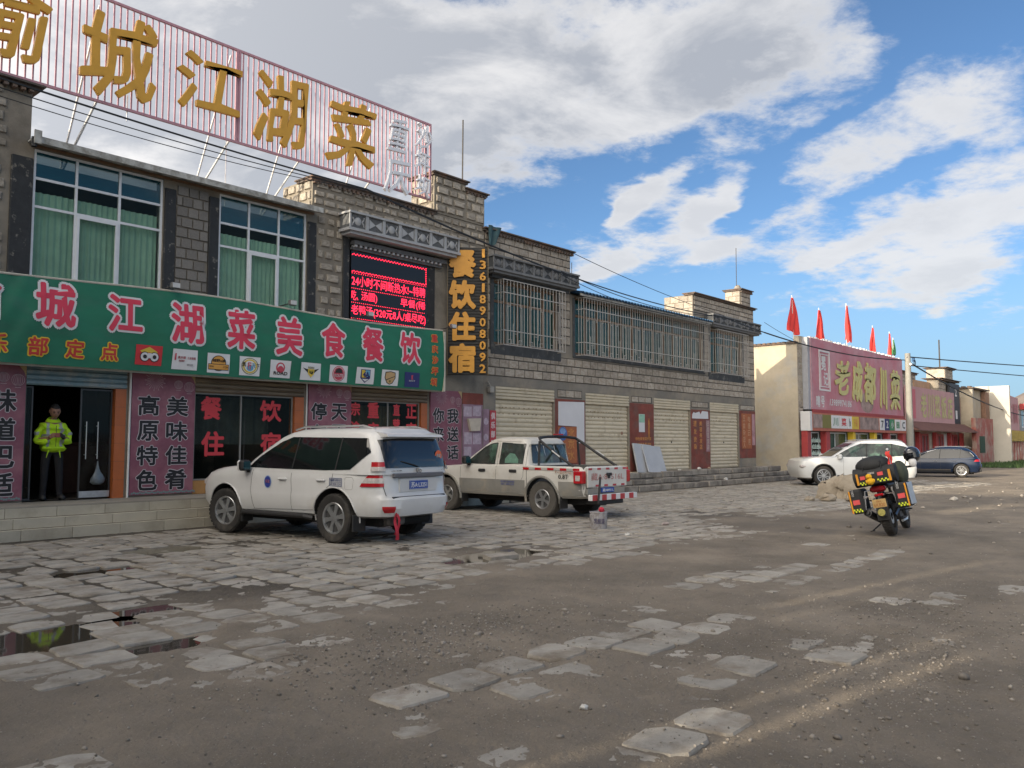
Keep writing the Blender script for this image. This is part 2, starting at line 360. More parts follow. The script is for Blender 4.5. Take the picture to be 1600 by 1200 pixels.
def ground_z(x, y):
    ex = exposure_at(x, y); k = 1 - .25 * ex
    g = -0.010 + k * (0.024 * fbm(x * 1.7, y * 1.7, 11, 3) + 0.014 * fbm(x * 7, y * 7, 23, 4, .6)) + 0.006 * fbm(x * 40, y * 40, 31, 2)
    g = g + 0.010 * fbm(x * 0.35, y * 0.35, 7, 2)
    g = g - 0.007 * ex
    for (px, py, rx, ry) in PUDDLES:
        g = g - 0.055 * np.exp(-(((x - px) / rx) ** 2 + ((y - py) / ry) ** 2) ** 1.3)
    # a broken hole beside the white estate car and wheel ruts across the yard
    g = g + 0.03 * np.exp(-(((x - 33) / 8) ** 2 + ((y - 5) / 2) ** 2))
    return g
def slab_z(x, y):
    return -0.045 + 0.044 * exposure_at(x, y)

dirt = pm('dirt', (.190, .163, .130), rough=.93, var=.22, scale=1.1, bump=1.0, bscale=34, col2=(.25, .212, .166), c2s=.45, c2lo=.42, c2hi=.62, spec=.25, rvar=.06)
concrete = pm('concrete', (.345, .322, .283), rough=.9, var=.18, scale=5, bump=.55, bscale=60, col2=(.225, .190, .150), c2s=3.2, c2lo=.48, c2hi=.68, rnd=.13, spec=.12)
concrete_i = pm('concrete_scattered', (.345, .322, .283), rough=.9, var=.18, scale=5, bump=.55, bscale=60, col2=(.225, .190, .150), c2s=3.2, c2lo=.48, c2hi=.68, rnd=.13, island=True, spec=.12)
def extend_dirt():
    """damp, darker and shinier soil in the joints near the shops, greyer grit towards the middle of the yard"""
    nt = dirt.node_tree; N = nt.nodes.new; L = nt.links.new; b = nt.nodes['Principled BSDF']
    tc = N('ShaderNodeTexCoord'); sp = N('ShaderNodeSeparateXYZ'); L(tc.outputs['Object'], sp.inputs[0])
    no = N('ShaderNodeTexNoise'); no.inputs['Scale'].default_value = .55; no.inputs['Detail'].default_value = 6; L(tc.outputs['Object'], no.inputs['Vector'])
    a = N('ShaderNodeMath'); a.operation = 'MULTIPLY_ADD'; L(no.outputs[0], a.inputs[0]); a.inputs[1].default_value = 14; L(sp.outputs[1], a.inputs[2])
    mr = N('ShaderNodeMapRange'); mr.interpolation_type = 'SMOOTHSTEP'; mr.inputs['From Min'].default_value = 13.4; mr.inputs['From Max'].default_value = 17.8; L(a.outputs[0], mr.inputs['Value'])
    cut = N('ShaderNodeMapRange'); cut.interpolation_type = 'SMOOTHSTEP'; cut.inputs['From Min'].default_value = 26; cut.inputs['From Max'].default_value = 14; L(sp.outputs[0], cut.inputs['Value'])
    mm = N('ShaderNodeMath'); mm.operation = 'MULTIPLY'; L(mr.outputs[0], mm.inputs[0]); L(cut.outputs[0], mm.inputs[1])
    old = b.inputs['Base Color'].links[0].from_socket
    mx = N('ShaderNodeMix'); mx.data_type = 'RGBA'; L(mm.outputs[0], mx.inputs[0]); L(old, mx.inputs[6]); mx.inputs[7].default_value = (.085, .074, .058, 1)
    # fine pale grit
    vo = N('ShaderNodeTexVoronoi'); vo.inputs['Scale'].default_value = 46; vo.inputs['Randomness'].default_value = 1; L(tc.outputs['Object'], vo.inputs['Vector'])
    g = N('ShaderNodeMath'); g.operation = 'LESS_THAN'; L(vo.outputs['Distance'], g.inputs[0]); g.inputs[1].default_value = .20
    sc = N('ShaderNodeSeparateColor'); L(vo.outputs['Color'], sc.inputs[0])
    g2 = N('ShaderNodeMath'); g2.operation = 'GREATER_THAN'; L(sc.outputs[0], g2.inputs[0]); g2.inputs[1].default_value = .5
    g3 = N('ShaderNodeMath'); g3.operation = 'MULTIPLY'; L(g.outputs[0], g3.inputs[0]); L(g2.outputs[0], g3.inputs[1])
    g4 = N('ShaderNodeMath'); g4.operation = 'MULTIPLY'; L(g3.outputs[0], g4.inputs[0]); g4.inputs[1].default_value = .55
    m2 = N('ShaderNodeMix'); m2.data_type = 'RGBA'; L(g4.outputs[0], m2.inputs[0]); L(mx.outputs[2], m2.inputs[6]); m2.inputs[7].default_value = (.31, .285, .25, 1)
    L(m2.outputs[2], b.inputs['Base Color'])
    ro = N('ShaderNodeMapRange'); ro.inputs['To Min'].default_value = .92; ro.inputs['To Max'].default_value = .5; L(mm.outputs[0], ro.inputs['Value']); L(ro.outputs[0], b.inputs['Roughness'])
extend_dirt()

def build_ground():
    yaw = math.atan2(.657, .754)
    na = 900
    t = np.linspace(-1, 1, na); ang = yaw + R(52) * (0.72 * t + 0.28 * t ** 3) 
    rad = np.concatenate([np.geomspace(1.2, 60, 640), np.geomspace(62, 240, 24)]); nr = len(rad)
    A, D = np.meshgrid(ang, rad, indexing='ij'); X, Y = D * np.cos(A), D * np.sin(A)
    Z = ground_z(X, Y); fade = np.clip((D - 40) / 20, 0, 1); Z = Z * (1 - fade) - 0.005 * fade
    co = np.stack([X, Y, Z], -1).reshape(-1, 3).astype(np.float32)
    i = np.arange(na - 1)[:, None] * nr + np.arange(nr - 1)[None, :]
    q = np.stack([i, i + nr, i + nr + 1, i + 1], -1).reshape(-1, 4)[:, ::-1].astype(np.int32)
    me = bpy.data.meshes.new('ground'); me.vertices.add(len(co)); me.vertices.foreach_set('co', co.ravel())
    me.loops.add(q.size); me.loops.foreach_set('vertex_index', q.ravel()); me.polygons.add(len(q))
    me.polygons.foreach_set('loop_start', np.arange(0, q.size, 4, dtype=np.int32)); me.polygons.foreach_set('use_smooth', np.ones(len(q), dtype=bool))
    me.update(calc_edges=True); me.materials.append(dirt)
    if me.polygons[0].normal.z < 0: me.flip_normals()
    g = bpy.data.objects.new('ground', me); C.objects.link(g); g['kind'] = 'structure'
    far = MB(); far.grid(lambda u, v: (-2500 + 5000 * u, -2500 + 5000 * v, -0.075), 20, 20)
    o = obj('terrain', far, dirt); o['kind'] = 'structure'
    return g
ground = build_ground()
ground['label'] = 'brown dirt yard with gravel and half buried paving slabs'

def slab_mesh(seed, hx, hy):
    r = random.Random(seed); mb = MB(); pts = []
    for (sx, sy) in ((-1, -1), (1, -1), (1, 1), (-1, 1)):
        c = r.uniform(.01, .12); jx, jy = r.uniform(-.035, .02), r.uniform(-.035, .02)
        if (sx * sy) > 0: pts += [(sx * (hx - c) + jx, sy * hy + jy), (sx * hx + jx, sy * (hy - c * .7) + jy)][::(1 if sx < 0 else 1)]
        else: pts += [(sx * hx + jx, sy * (hy - c * .7) + jy), (sx * (hx - c) + jx, sy * hy + jy)]
    cx = sum(p[0] for p in pts) / 8; cy = sum(p[1] for p in pts) / 8
    pts.sort(key=lambda p: math.atan2(p[1] - cy, p[0] - cx))
    n = 8
    top = [(p[0] * .955, p[1] * .955, 0) for p in pts]; rim = [(p[0], p[1], -.014) for p in pts]; bot = [(p[0], p[1], -.08) for p in pts]
    mb.add(top + rim + bot, [tuple(range(n))] + [(n + i, n + (i + 1) % n, (i + 1) % n, i) for i in range(n)] + [(2 * n + i, 2 * n + (i + 1) % n, n + (i + 1) % n, n + i) for i in range(n)])
    return mb
def build_slabs():
    PX, PY = .475, .405
    var = [slab_mesh(k, PX / 2 - .024, PY / 2 - .021) for k in range(10)]
    ms = [v.mesh('paving_slab', [concrete]) for v in var]
    spots = []
    for j in range(0, 33):
        off = rng.uniform(0, .5) if j % 3 == 0 else off + rng.uniform(-.04, .04)
        for i in range(-2, 84):
            x, y = i * PX + off + rng.uniform(-.012, .012), 1.6 + j * PY + rng.uniform(-.01, .01)
            if y > 14.95 or x < 0.2 or x > 41: continue
            d = x * .754 + y * .657; lat = x * .657 - y * .754
            if d < 2 or abs(lat) > d * .66 + .6: continue
            e = float(exposure_at(np.array([x]), np.array([y]))[0])
            if e < .12 or (y < 6.3 and rng.random() < .14): continue
            if 30 < x and y > 13: pass
            spots.append((d / (.35 + e), x, y, e))
    spots.sort()
    stuff = MB()
    for k, (_, x, y, e) in enumerate(spots):
        z = float(slab_z(np.array([x]), np.array([y]))[0]) + rng.uniform(-.006, .006)
        v = rng.randrange(10); rz = rng.uniform(-.025, .025) + (PI if rng.random() < .5 else 0); tx, ty = rng.uniform(-.022, .022), rng.uniform(-.022, .022)
        if k < 300:
            o = bpy.data.objects.new('paving_slab', ms[v]); C.objects.link(o); o.parent = ground; o.location = (x, y, z); o.rotation_euler = (tx, ty, rz)
        else:
            s0 = len(stuff.v); stuff.add(var[v].v, var[v].f); stuff.xf(Matrix.LocRotScale(Vector((x, y, z)), Euler((tx, ty, rz)), None), s0)
    o = obj('paving', stuff, concrete_i, kind='stuff'); o.parent = ground
build_slabs()
water = pm('puddle_water', (.060, .050, .036), rough=.035, var=0, spec=.9)
for k, (px, py, rx, ry) in enumerate(PUDDLES):
    mb = MB(); n = 28
    mb.add([(px + rx * 1.5 * math.cos(2 * PI * i / n), py + ry * 1.5 * math.sin(2 * PI * i / n)  , -.026) for i in range(n)], [tuple(range(n))])
    o = obj('puddle', mb, water); o.parent = ground; o['kind'] = 'structure'

def build_gravel():
    """loose stones: thick in two drifts, thin elsewhere"""
    ico = bmesh.new(); bmesh.ops.create_icosphere(ico, subdivisions=1, radius=1); tv = np.array([v.co[:] for v in ico.verts]); tf = np.array([[v.index for v in f.verts] for f in ico.faces]); ico.free()
    P = []
    for (cx, cy, sx, sy, n, s) in [(4.6, 5.0, .9, .45, 1400, .012), (5.6, 5.1, 1.0, .3, 500, .011), (7.3, 2.1, 1.3, .45, 1300, .011), (6.2, 1.9, .7, .3, 400, .011), (3.6, 4.1, .3, .3, 120, .012), (5.2, 1.7, .7, .3, 240, .012), (8.5, 2.6, 1.5, .6, 260, .012), (4.5, 3.3, 2, .8, 260, .009), (9, 6, 6, 2.5, 420, .010), (25, 6, 8, 3, 260, .04), (6, 3, 4, 2, 1800, .008), (4.5, 3.2, 2, 1.2, 4200, .0056), (7.5, 2.6, 2, 1, 1800, .007), (2.6, 4.6, 1.2, 1, 240, .008)]:
        a = nrng.normal(size=(n, 2)) * (sx, sy) + (cx, cy); sz = s * np.exp(nrng.normal(size=n) * .5) * .52; P.append(np.column_stack([a, sz]))
    P = np.concatenate(P); P = P[(P[:, 1] < 14.5) & (P[:, 1] > .6) & (P[:, 0] > .6)]
    n = len(P); z = np.maximum(ground_z(P[:, 0], P[:, 1]), slab_z(P[:, 0], P[:, 1]))
    sc = nrng.uniform(.6, 1.25, (n, 1, 3)) * (1, 1, .75); jit = nrng.uniform(.75, 1.25, (n, len(tv), 1)); an = nrng.uniform(0, 2 * PI, n)
    v = tv[None] * sc * jit * P[:, 2][:, None, None]; c, s = np.cos(an)[:, None], np.sin(an)[:, None]
    x, y = v[..., 0] * c - v[..., 1] * s, v[..., 0] * s + v[..., 1] * c
    co = np.stack([x + P[:, 0][:, None], y + P[:, 1][:, None], v[..., 2] + (z + P[:, 2] * .35)[:, None]], -1).reshape(-1, 3).astype(np.float32)
    f = (tf[None] + (np.arange(n) * len(tv))[:, None, None]).reshape(-1, 3).astype(np.int32)
    me = bpy.data.meshes.new('gravel'); me.vertices.add(len(co)); me.vertices.foreach_set('co', co.ravel()); me.loops.add(f.size); me.loops.foreach_set('vertex_index', f.ravel())
    me.polygons.add(len(f)); me.polygons.foreach_set('loop_start', np.arange(0, f.size, 3, dtype=np.int32)); me.update(calc_edges=True)
    me.materials.append(pm('gravel_stone', (.26, .235, .205), rough=.9, var=.2, scale=30, rnd=.45, island=True, spec=.3))
    o = bpy.data.objects.new('gravel', me); C.objects.link(o); o['kind'] = 'stuff'
build_gravel()

# hills far behind the right end of the row
hill_m = pm('hill_soil', (.21, .17, .15), rough=.95, var=.2, scale=.01, col2=(.13, .12, .09), c2s=.006)
def hills():
    mb = MB()
    def f(u, v):
        a = R(-42) + R(100) * u; d = 900 + 900 * v
        h = (30 + 90 * abs(math.sin(a * 5.3 + 1.0)) + 34 * math.sin(a * 17) + 12 * math.sin(a * 51)) * math.sin(PI * min(1, v * 1.02)) ** .8 * (.55 if a > R(8) else 1.0)
        if a > R(14): h *= max(0.0, 1 - (a - R(14)) / R(5))
        return (d * math.cos(a), d * math.sin(a), max(h, 0) - 3)
    mb.grid(f, 160, 14); o = obj('hills', mb, hill_m, smooth=60); o['kind'] = 'structure'
hills()

# ------------------------------------------------------------------ shared building pieces
FY = 16.40                                   # plane of the shop fronts
mortar = pm('mortar_render', (.235, .21, .17), rough=.95, var=.16, scale=2.2, bump=.5, bscale=30, col2=(.15, .13, .105), c2s=1.2, c2lo=.5, c2hi=.7)
render_grey = pm('grey_render', (.20, .185, .16), rough=.95, var=.18, scale=1.6, bump=.4, bscale=24, col2=(.27, .235, .185), c2s=.7)
joint_dark = pm('dark_joint', (.075, .068, .06), rough=.97, var=.2, scale=8, bump=.3)
stone_m = pm('rubble_stone', (.41, .37, .31), rough=.92, var=.22, scale=7, bump=.9, bscale=22, rnd=.22, col2=(.27, .24, .20), c2s=3.5)
stone_i = pm('rubble_stone_scattered', (.41, .37, .31), rough=.92, var=.22, scale=7, bump=.9, bscale=22, rnd=.22, island=True, col2=(.27, .24, .20), c2s=3.5)
block_m = pm('concrete_block', (.385, .345, .29), rough=.93, var=.16, scale=5, bump=.5, bscale=40, rnd=.17, col2=(.30, .255, .205), c2s=2.2)
block_i = pm('concrete_block_scattered', (.385, .345, .29), rough=.93, var=.16, scale=5, bump=.5, bscale=40, rnd=.17, island=True, col2=(.30, .255, .205), c2s=2.2)
greyb_m = pm('grey_block', (.19, .18, .165), rough=.93, var=.15, scale=6, bump=.5, bscale=40, rnd=.14)
black_paint = pm('flaking_black_paint', (.022, .024, .026), rough=.7, var=.3, scale=4, bump=.5, bscale=18, col2=(.16, .15, .13), c2s=6.5, c2lo=.60, c2hi=.66)
slate_paint = pm('slate_grey_paint', (.060, .066, .072), rough=.85, var=.3, scale=3, bump=.4, bscale=18, col2=(.14, .14, .135), c2s=4.5, c2lo=.56, c2hi=.68)
coping_m = pm('rusty_coping', (.10, .085, .075), rough=.9, var=.3, scale=5, bump=.5, col2=(.17, .11, .08), c2s=3)
roof_m = pm('flat_roof', (.16, .145, .125), rough=.95, var=.2, scale=1.2, bump=.4)
alu = pm('white_aluminium', (.66, .68, .70), rough=.4, var=.06, scale=8, metal=.0)
steel = pm('galvanised_steel', (.55, .56, .57), rough=.35, metal=.85, var=.12, scale=12)
curtain_m = pm('green_curtain', (.50, .72, .57), rough=.95, var=.12, scale=2.2, spec=.1)
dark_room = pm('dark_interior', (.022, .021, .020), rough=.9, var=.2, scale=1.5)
wood_m = pm('brown_wood', (.17, .10, .055), rough=.75, var=.2, scale=5, bump=.2)
pane_clear = glass_mat('window_glass', (.05, .075, .07), .05, .02, .03)
pane_teal = glass_mat('teal_tinted_glass', (.012, .075, .10), .62, .06, .03)
white_p = pm('white_paint', (.70, .69, .66), rough=.6, var=.08, scale=4)
orange_tile = pm('orange_tile', (.42, .115, .03), rough=.45, var=.12, scale=3, bump=.1)
maroon = pm('maroon_wall_paint', (.205, .055, .040), rough=.85, var=.25, scale=3, bump=.35, bscale=20, col2=(.16, .07, .055), c2s=2)
beige_metal = pm('cream_shutter_metal', (.56, .49, .36), rough=.55, var=.10, scale=2.5, col2=(.33, .26, .17), c2s=3.5, c2lo=.55, c2hi=.76, rvar=.1, rnd=.07)

def stone_variant(seed, rough_=.5, flat=False):
    """one dressed block, unit size, front face towards -y"""
    r = random.Random(seed); b = .06 if flat else .12
    j = .012 if flat else .07
    cs = [(-.5 + r.uniform(0, j), -.5 + r.uniform(0, j)), (.5 - r.uniform(0, j), -.5 + r.uniform(0, j)), (.5 - r.uniform(0, j), .5 - r.uniform(0, j)), (-.5 + r.uniform(0, j), .5 - r.uniform(0, j))]
    if not flat:
        p = []
        for i in range(4):
            a, c = cs[i], cs[(i + 1) % 4]; p += [a, ((a[0] + c[0]) / 2 + r.uniform(-.05, .05), (a[1] + c[1]) / 2 + r.uniform(-.05, .05))]
        cs = p
    n = len(cs); mb = MB()
    mb.add([(x, 1, z) for x, z in cs] + [(x, .35, z) for x, z in cs] + [(x * (1 - b), r.uniform(-.25, 0) if not flat else 0, z * (1 - b)) for x, z in cs] + [(0, -.25 if not flat else 0, 0)],
           [(i, (i + 1) % n, n + (i + 1) % n, n + i) for i in range(n)] + [(n + i, n + (i + 1) % n, 2 * n + (i + 1) % n, 2 * n + i) for i in range(n)] + [(2 * n + i, 2 * n + (i + 1) % n, 3 * n) for i in range(n)])
    return mb
RUB = [stone_variant(k) for k in range(8)]; RUBM = [v.mesh('stone', [stone_m], 40) for v in RUB]
BLK = [stone_variant(k, flat=True) for k in range(4)]; BLKM = [v.mesh('block', [block_m]) for v in BLK]; GBM = [v.mesh('block', [greyb_m]) for v in BLK]
class Masonry:
    """lays courses of stones on rectangles of a wall; the 300 largest in view become parts, the rest one joined part"""
    def __init__(s, parent, name, meshes, mbs, mat_i, proud=.022, axis='x'):
        s.p, s.name, s.ms, s.mbs, s.mi, s.proud = parent, name, meshes, mbs, mat_i, proud; s.items = []
    def lay(s, x0, x1, z0, z1, w, h, joint, y=FY, jit=.0, face='-y', alt=None, prio=1.0):
        rows = max(1, round((z1 - z0) / h)); hh = (z1 - z0) / rows
        for r in range(rows):
            x = x0 - (w * .5 if r % 2 else 0) + rng.uniform(-jit, jit) * w
            while x < x1 - .02:
                ww = w * (1 + rng.uniform(-jit, jit)); a, b = max(x, x0), min(x + ww, x1); x += ww
                if b - a < .10: continue
                zc = z0 + (r + .5) * hh; sz = (b - a - joint, s.proud * (1 + rng.uniform(-.25, .25)), (hh - joint) * (1 - rng.uniform(0, jit * .7)))
                if sz[0] <= .04: continue
                c = ((a + b) / 2, y - s.proud, zc + rng.uniform(-jit, jit) * .02)
                s.items.append((prio * sz[0] / ((c[0] * .754 + 11) ** 2), c, sz, rng.randrange(len(s.mbs)), face, rng.random() < .5, alt))
    def lay_side(s, x, y0, y1, z0, z1, w, h, joint, jit=0.0, prio=.3):
        """a face looking towards -x"""
        rows = max(1, round((z1 - z0) / h)); hh = (z1 - z0) / rows
        for r in range(rows):
            y = y0 - (w * .5 if r % 2 else 0)
            while y < y1 - .02:
                a, b = max(y, y0), min(y + w, y1); y += w
                if b - a < .08: continue
                s.items.append((prio * .02, (x - s.proud, (a + b) / 2, z0 + (r + .5) * hh), (b - a - joint, s.proud, hh - joint), rng.randrange(len(s.mbs)), '-x', False, None))
    def finish(s):
        s.items.sort(key=lambda t: -t[0]); stuff = MB()
        for k, (_, c, sz, v, face, flip, alt) in enumerate(s.items):
            rz = 0 if face == '-y' else -PI / 2
            sc = (sz[0] * (-1 if flip else 1), sz[1], sz[2])
            if k < 300:
                o = bpy.data.objects.new(s.name, alt[v % 4] if alt else s.ms[v]); C.objects.link(o); o.parent = s.p; o.location = Vector(c) - s.p.location; o.rotation_euler = (0, 0, rz)
                o.scale = (sz[0], sz[1], sz[2])
            else:
                s0 = len(stuff.v); stuff.add(s.mbs[v].v, s.mbs[v].f); stuff.xf(Matrix.LocRotScale(Vector(c), Euler((0, 0, rz)), Vector(sz)), s0)
        if stuff.v: obj('masonry', stuff, s.mi, s.p, kind='stuff')

def wall_boxes(mb, x0, x1, z0, z1, holes, y0=FY, y1=None):
    """a wall with rectangular openings, as butted boxes"""
    y1 = y1 or y0 + .3
    xs = sorted({x0, x1} | {h[0] for h in holes} | {h[1] for h in holes}); xs = [x for x in xs if x0 <= x <= x1]
    for a, b in zip(xs[:-1], xs[1:]):
        hs = sorted([(h[2], h[3]) for h in holes if h[0] <= a + 1e-6 and h[1] >= b - 1e-6]); z = z0
        for (p, q) in hs:
            if p > z: mb.box(a, b, y0, y1, z, p)
            z = q
        if z < z1: mb.box(a, b, y0, y1, z, z1)
    return mb
def frame_boxes(mb, x0, x1, z0, z1, y, t, d, cols=(), rows=()):
    """window frame with mullions; rows are (z, x0, x1)"""
    mb.box(x0, x1, y, y + d, z0, z0 + t); mb.box(x0, x1, y, y + d, z1 - t, z1)
    mb.box(x0, x0 + t, y, y + d, z0 + t, z1 - t); mb.box(x1 - t, x1, y, y + d, z0 + t, z1 - t)
    for c in cols:
        c = c if isinstance(c, tuple) else (c, z0 + t, z1 - t); mb.box(c[0] - t / 2, c[0] + t / 2, y + .003, y + d - .003, c[1], c[2])
    for (z, a, b) in rows: mb.box(a, b, y + .006, y + d - .006, z - t / 2, z + t / 2)
    return mb
def curtain(parent, x0, x1, z0, z1, y, mat, wav=.11, amp=.022, gap=None):
    mb = MB(); n = int((x1 - x0) / .018)
    ph = rng.uniform(0, 6)
    def f(u, v):
        x = x0 + (x1 - x0) * u
        return (x + .006 * math.sin(x * 90), y + amp * math.sin(x * 2 * PI / wav + 1.3 * math.sin(x * 3.1 + ph)) + .012 * math.sin(x * 11), z0 + (z1 - z0) * v)
    mb.grid(f, n, 1); return obj('curtain', mb, mat, parent, smooth=80)

# ------------------------------------------------------------------ platform in front of the restaurant
tile_m = pm('cream_step_tile', (.46, .42, .33), rough=.5, var=.10, scale=2.2, col2=(.31, .27, .20), c2s=1.4, c2lo=.5, c2hi=.75, rnd=.09, bump=.12)
plat = thing('entrance_platform', 'low platform of cream tiled steps in front of the green signed restaurant', 'platform', (8, 16, 0))
mb = MB(); mb.box(-8, 17.3, 15.32, 16.42, -.1, .505); mb.box(-8, 17.3, 15.20, 15.318, -.1, .335); mb.box(-8, 17.3, 15.10, 15.198, -.1, .165); mb.box(-8, 17.3, 16.421, 22, -.1, .502)
obj('core', mb, joint_dark, plat)
topm = pm('worn_platform_top', (.30, .275, .225), rough=.6, var=.16, scale=1.5, bump=.15, rvar=.15)
mb = MB(); 
x = -8.0
while x < 17.2:
    b = min(x + .8, 17.3); o = obj('floor_tile', MB().box(x + .003, b - .003, 15.312, 16.9, .506, .53), topm, plat); x += .8
for r, y in enumerate((15.10, 15.20, 15.32)):
    x = 2.0 + (.31 * r) % .8 - (0.4 if r == 1 else 0)
    z1 = (.168, .338, .503)[r]; z0 = (-.02, .170, .340)[r]
    while x < 17.2:
        b = min(x + .80, 17.3)
        obj('step_tile', MB().bbox(x + .003, b - .003, y - .014, y + (.112 if r < 2 else .0), z0 + .004, z1, .004), tile_m, plat); x += .80

# ------------------------------------------------------------------ restaurant building
rest = thing('restaurant_building', 'two storey rubble stone building with the green restaurant sign and large green curtained windows', 'building', (8, 18, 0))
DOOR = (5.64, 7.43, .53, 3.0); WN1 = (8.85, 11.52, .80, 3.03); WN2 = (12.88, 15.40, .80, 3.03)
UW1 = (5.62, 8.05, 4.40, 6.93); UW2 = (9.29, 11.51, 4.40, 6.93); LEDH = (12.76, 15.33, 4.50, 6.70)
mb = MB(); wall_boxes(mb, -7, 17.6, .505, 3.3, [DOOR, WN1, WN2]); wall_boxes(mb, -7, 5.55, 3.3, 8.0, []); wall_boxes(mb, 5.55, 11.66, 3.3, 7.0, [UW1, UW2]); wall_boxes(mb, 11.66, 17.6, 3.3, 7.82, [LEDH])
mb.box(15.59, 17.58, FY - .02, FY + .9, 7.83, 8.72)
mb.box(15.59, 16.80, FY - .03, FY + .9, 8.721, 8.90)
# side and rear walls, upper floor slab
mb.box(-7, -6.7, FY + .3, 25, .5, 7.0); mb.box(17.3, 17.6, FY + .3, 25, .5, 5.3); mb.box(-7, 17.6, 25, 25.3, .5, 6.0)
mb.box(11.66, 11.96, FY + .3, FY + 1.2, 7.0, 7.82); mb.box(5.25, 5.55, FY + .3, FY + 1.6, 7.0, 8.0)
obj('wall', mb, mortar, rest)
obj('floor_slab', MB().box(-6.7, 17.3, FY + .3, 25, 3.25, 3.45), render_grey, rest)
mb = MB(); mb.box(-6.7, 17.3, FY + .31, 25, 6.60, 6.75); obj('roof', mb, roof_m, rest)
alu_flash = pm('grey_roof_flashing', (.44, .44, .41), rough=.6, var=.2, scale=4, col2=(.25, .24, .21), c2s=5)
mb = MB(); mb.box(5.5, 11.72, FY - .34, FY + .6, 7.0, 7.035); mb.box(5.5, 11.72, FY - .36, FY - .342, 6.93, 7.05); mb.box(5.48, 5.60, FY - .40, FY - .361, 6.9, 7.14)
obj('roof_edge', mb, alu_flash, rest)
mb = MB(); mb.tube([(5.5, FY - .32, 7.02), (5.5, FY - .32, 6.85)], .05); obj('gutter_end', mb, black_paint, rest)
# dark copings
def coping(parent, x0, x1, y0, y1, z, over=.10, tabs=True, left=True, mat=coping_m):
    mb = MB(); mb.box(x0 - over, x1 + over, y0 - over - .04, y1 + over, z, z + .035); mb.box(x0 - over * .7, x1 + over * .7, y0 - over * .7, y1 + over * .5, z - .055, z - .002)
    o = obj('coping', mb, mat, parent)
    if tabs:
        t = MB(); x = x0
        while x < x1: t.box(x, x + .07, y0 - over * .95, y0 - .001, z - .12, z - .057); x += .14
        k = obj('dentil', t, mat, o); k.location = (0, 0, 0); k['kind'] = 'stuff'
    return o
coping(rest, -7, 5.55, FY, FY + 1.4, 8.02, .16); coping(rest, 11.66, 15.57, FY, FY + .5, 7.83, .10); coping(rest, 15.59, 16.78, FY, FY + .9, 8.915, .10, False); coping(rest, 16.82, 17.6, FY, FY + .9, 8.735, .10)
# the stones
ms = Masonry(rest, 'stone', RUBM, RUB, stone_i, .035)
ms.lay(4.0, 5.18, 4.6, 7.98, .40, .25, .07, jit=.34, prio=1.3)
ms.lay(11.78, 12.55, 4.55, 7.0, .37, .27, .085, jit=.34, prio=1.3); ms.lay(11.68, 17.58, 7.0, 7.80, .35, .22, .06, jit=.34)
ms.lay(16.2, 17.58, 4.5, 7.0, .42, .27, .06, jit=.15)
ms.lay(12.6, 16.2, 6.78, 6.99, .4, .21, .08, jit=.2, prio=.4)
ms.lay(15.62, 16.78, 7.86, 8.86, .40, .27, .06, y=FY - .03, jit=.2); ms.lay(16.82, 17.56, 7.86, 8.68, .37, .27, .05, y=FY - .02, jit=.1)
ms.lay_side(11.66, FY + .02, FY + 1.18, 7.08, 7.8, .32, .26, .05); ms.lay_side(15.59, FY, FY + .88, 7.86, 8.86, .4, .26, .05)
ms.lay(8.32, 9.03, 4.5, 6.88, .245, .225, .02, jit=.1, alt=GBM, prio=1.2)
ms.finish()
for (a, b, z0, z1) in [(5.24, 5.60, 4.42, 6.72), (8.07, 8.31, 4.42, 6.76), (9.04, 9.27, 4.42, 6.80), (11.53, 11.77, 4.42, 6.76), (12.56, 12.75, 4.5, 6.68), (15.34, 15.62, 4.5, 6.68)]:
    mb = MB(); mb.bbox(a, b, FY - .045, FY + .01, z0, z1, .015); obj('window_surround', mb, black_paint, rest)
obj('lintel_band', MB().box(5.56, 11.7, FY - .028, FY - .002, 6.94, 6.99), wood_m, rest)
# upper windows
def upper_window(x0, x1, cols, rows_z, sash, z0=4.40, z1=6.92):
    w = obj('window', frame_boxes(MB(), x0, x1, z0, z1, FY + .02, .045, .06, cols, [(z, x0 + .045, x1 - .045) for z in rows_z]), alu, rest)
    xs = [x0] + [c for c in cols] + [x1]; zs = [z0] + sorted(rows_z) + [z1]
    for i in range(len(xs) - 1):
        for j in range(len(zs) - 1):
            o = obj('pane', MB().box(xs[i] + .024, xs[i + 1] - .024, FY + .046, FY + .052, zs[j] + .024, zs[j + 1] - .024), pane_teal if j == len(zs) - 2 else pane_clear, w)
    if sash:
        a, b, c, d = sash; mb = frame_boxes(MB(), a, b, c, d, FY + .004, .05, .03); o = obj('sash', mb, alu, w)
    curtain(rest, x0 + .05, x1 - .05, z0 - .4, rows_z[0] + .30, FY + .16, curtain_m); 
    v = MB(); v.box(x0, x1, FY + .5, FY + 2.6, z0 - .6, z0 - .58); v.box(x0 - .3, x1 + .3, FY + 2.61, FY + 2.7, z0 - .6, 6.59)
    obj('room_wall', v, render_grey, rest)
upper_window(5.62, 8.05, [6.38, 7.19], [5.87, 6.39], (6.40, 7.17, 4.46, 5.84)); upper_window(9.29, 11.51, [10.02, 10.78], [5.80, 6.30], (10.04, 10.76, 4.46, 5.77))
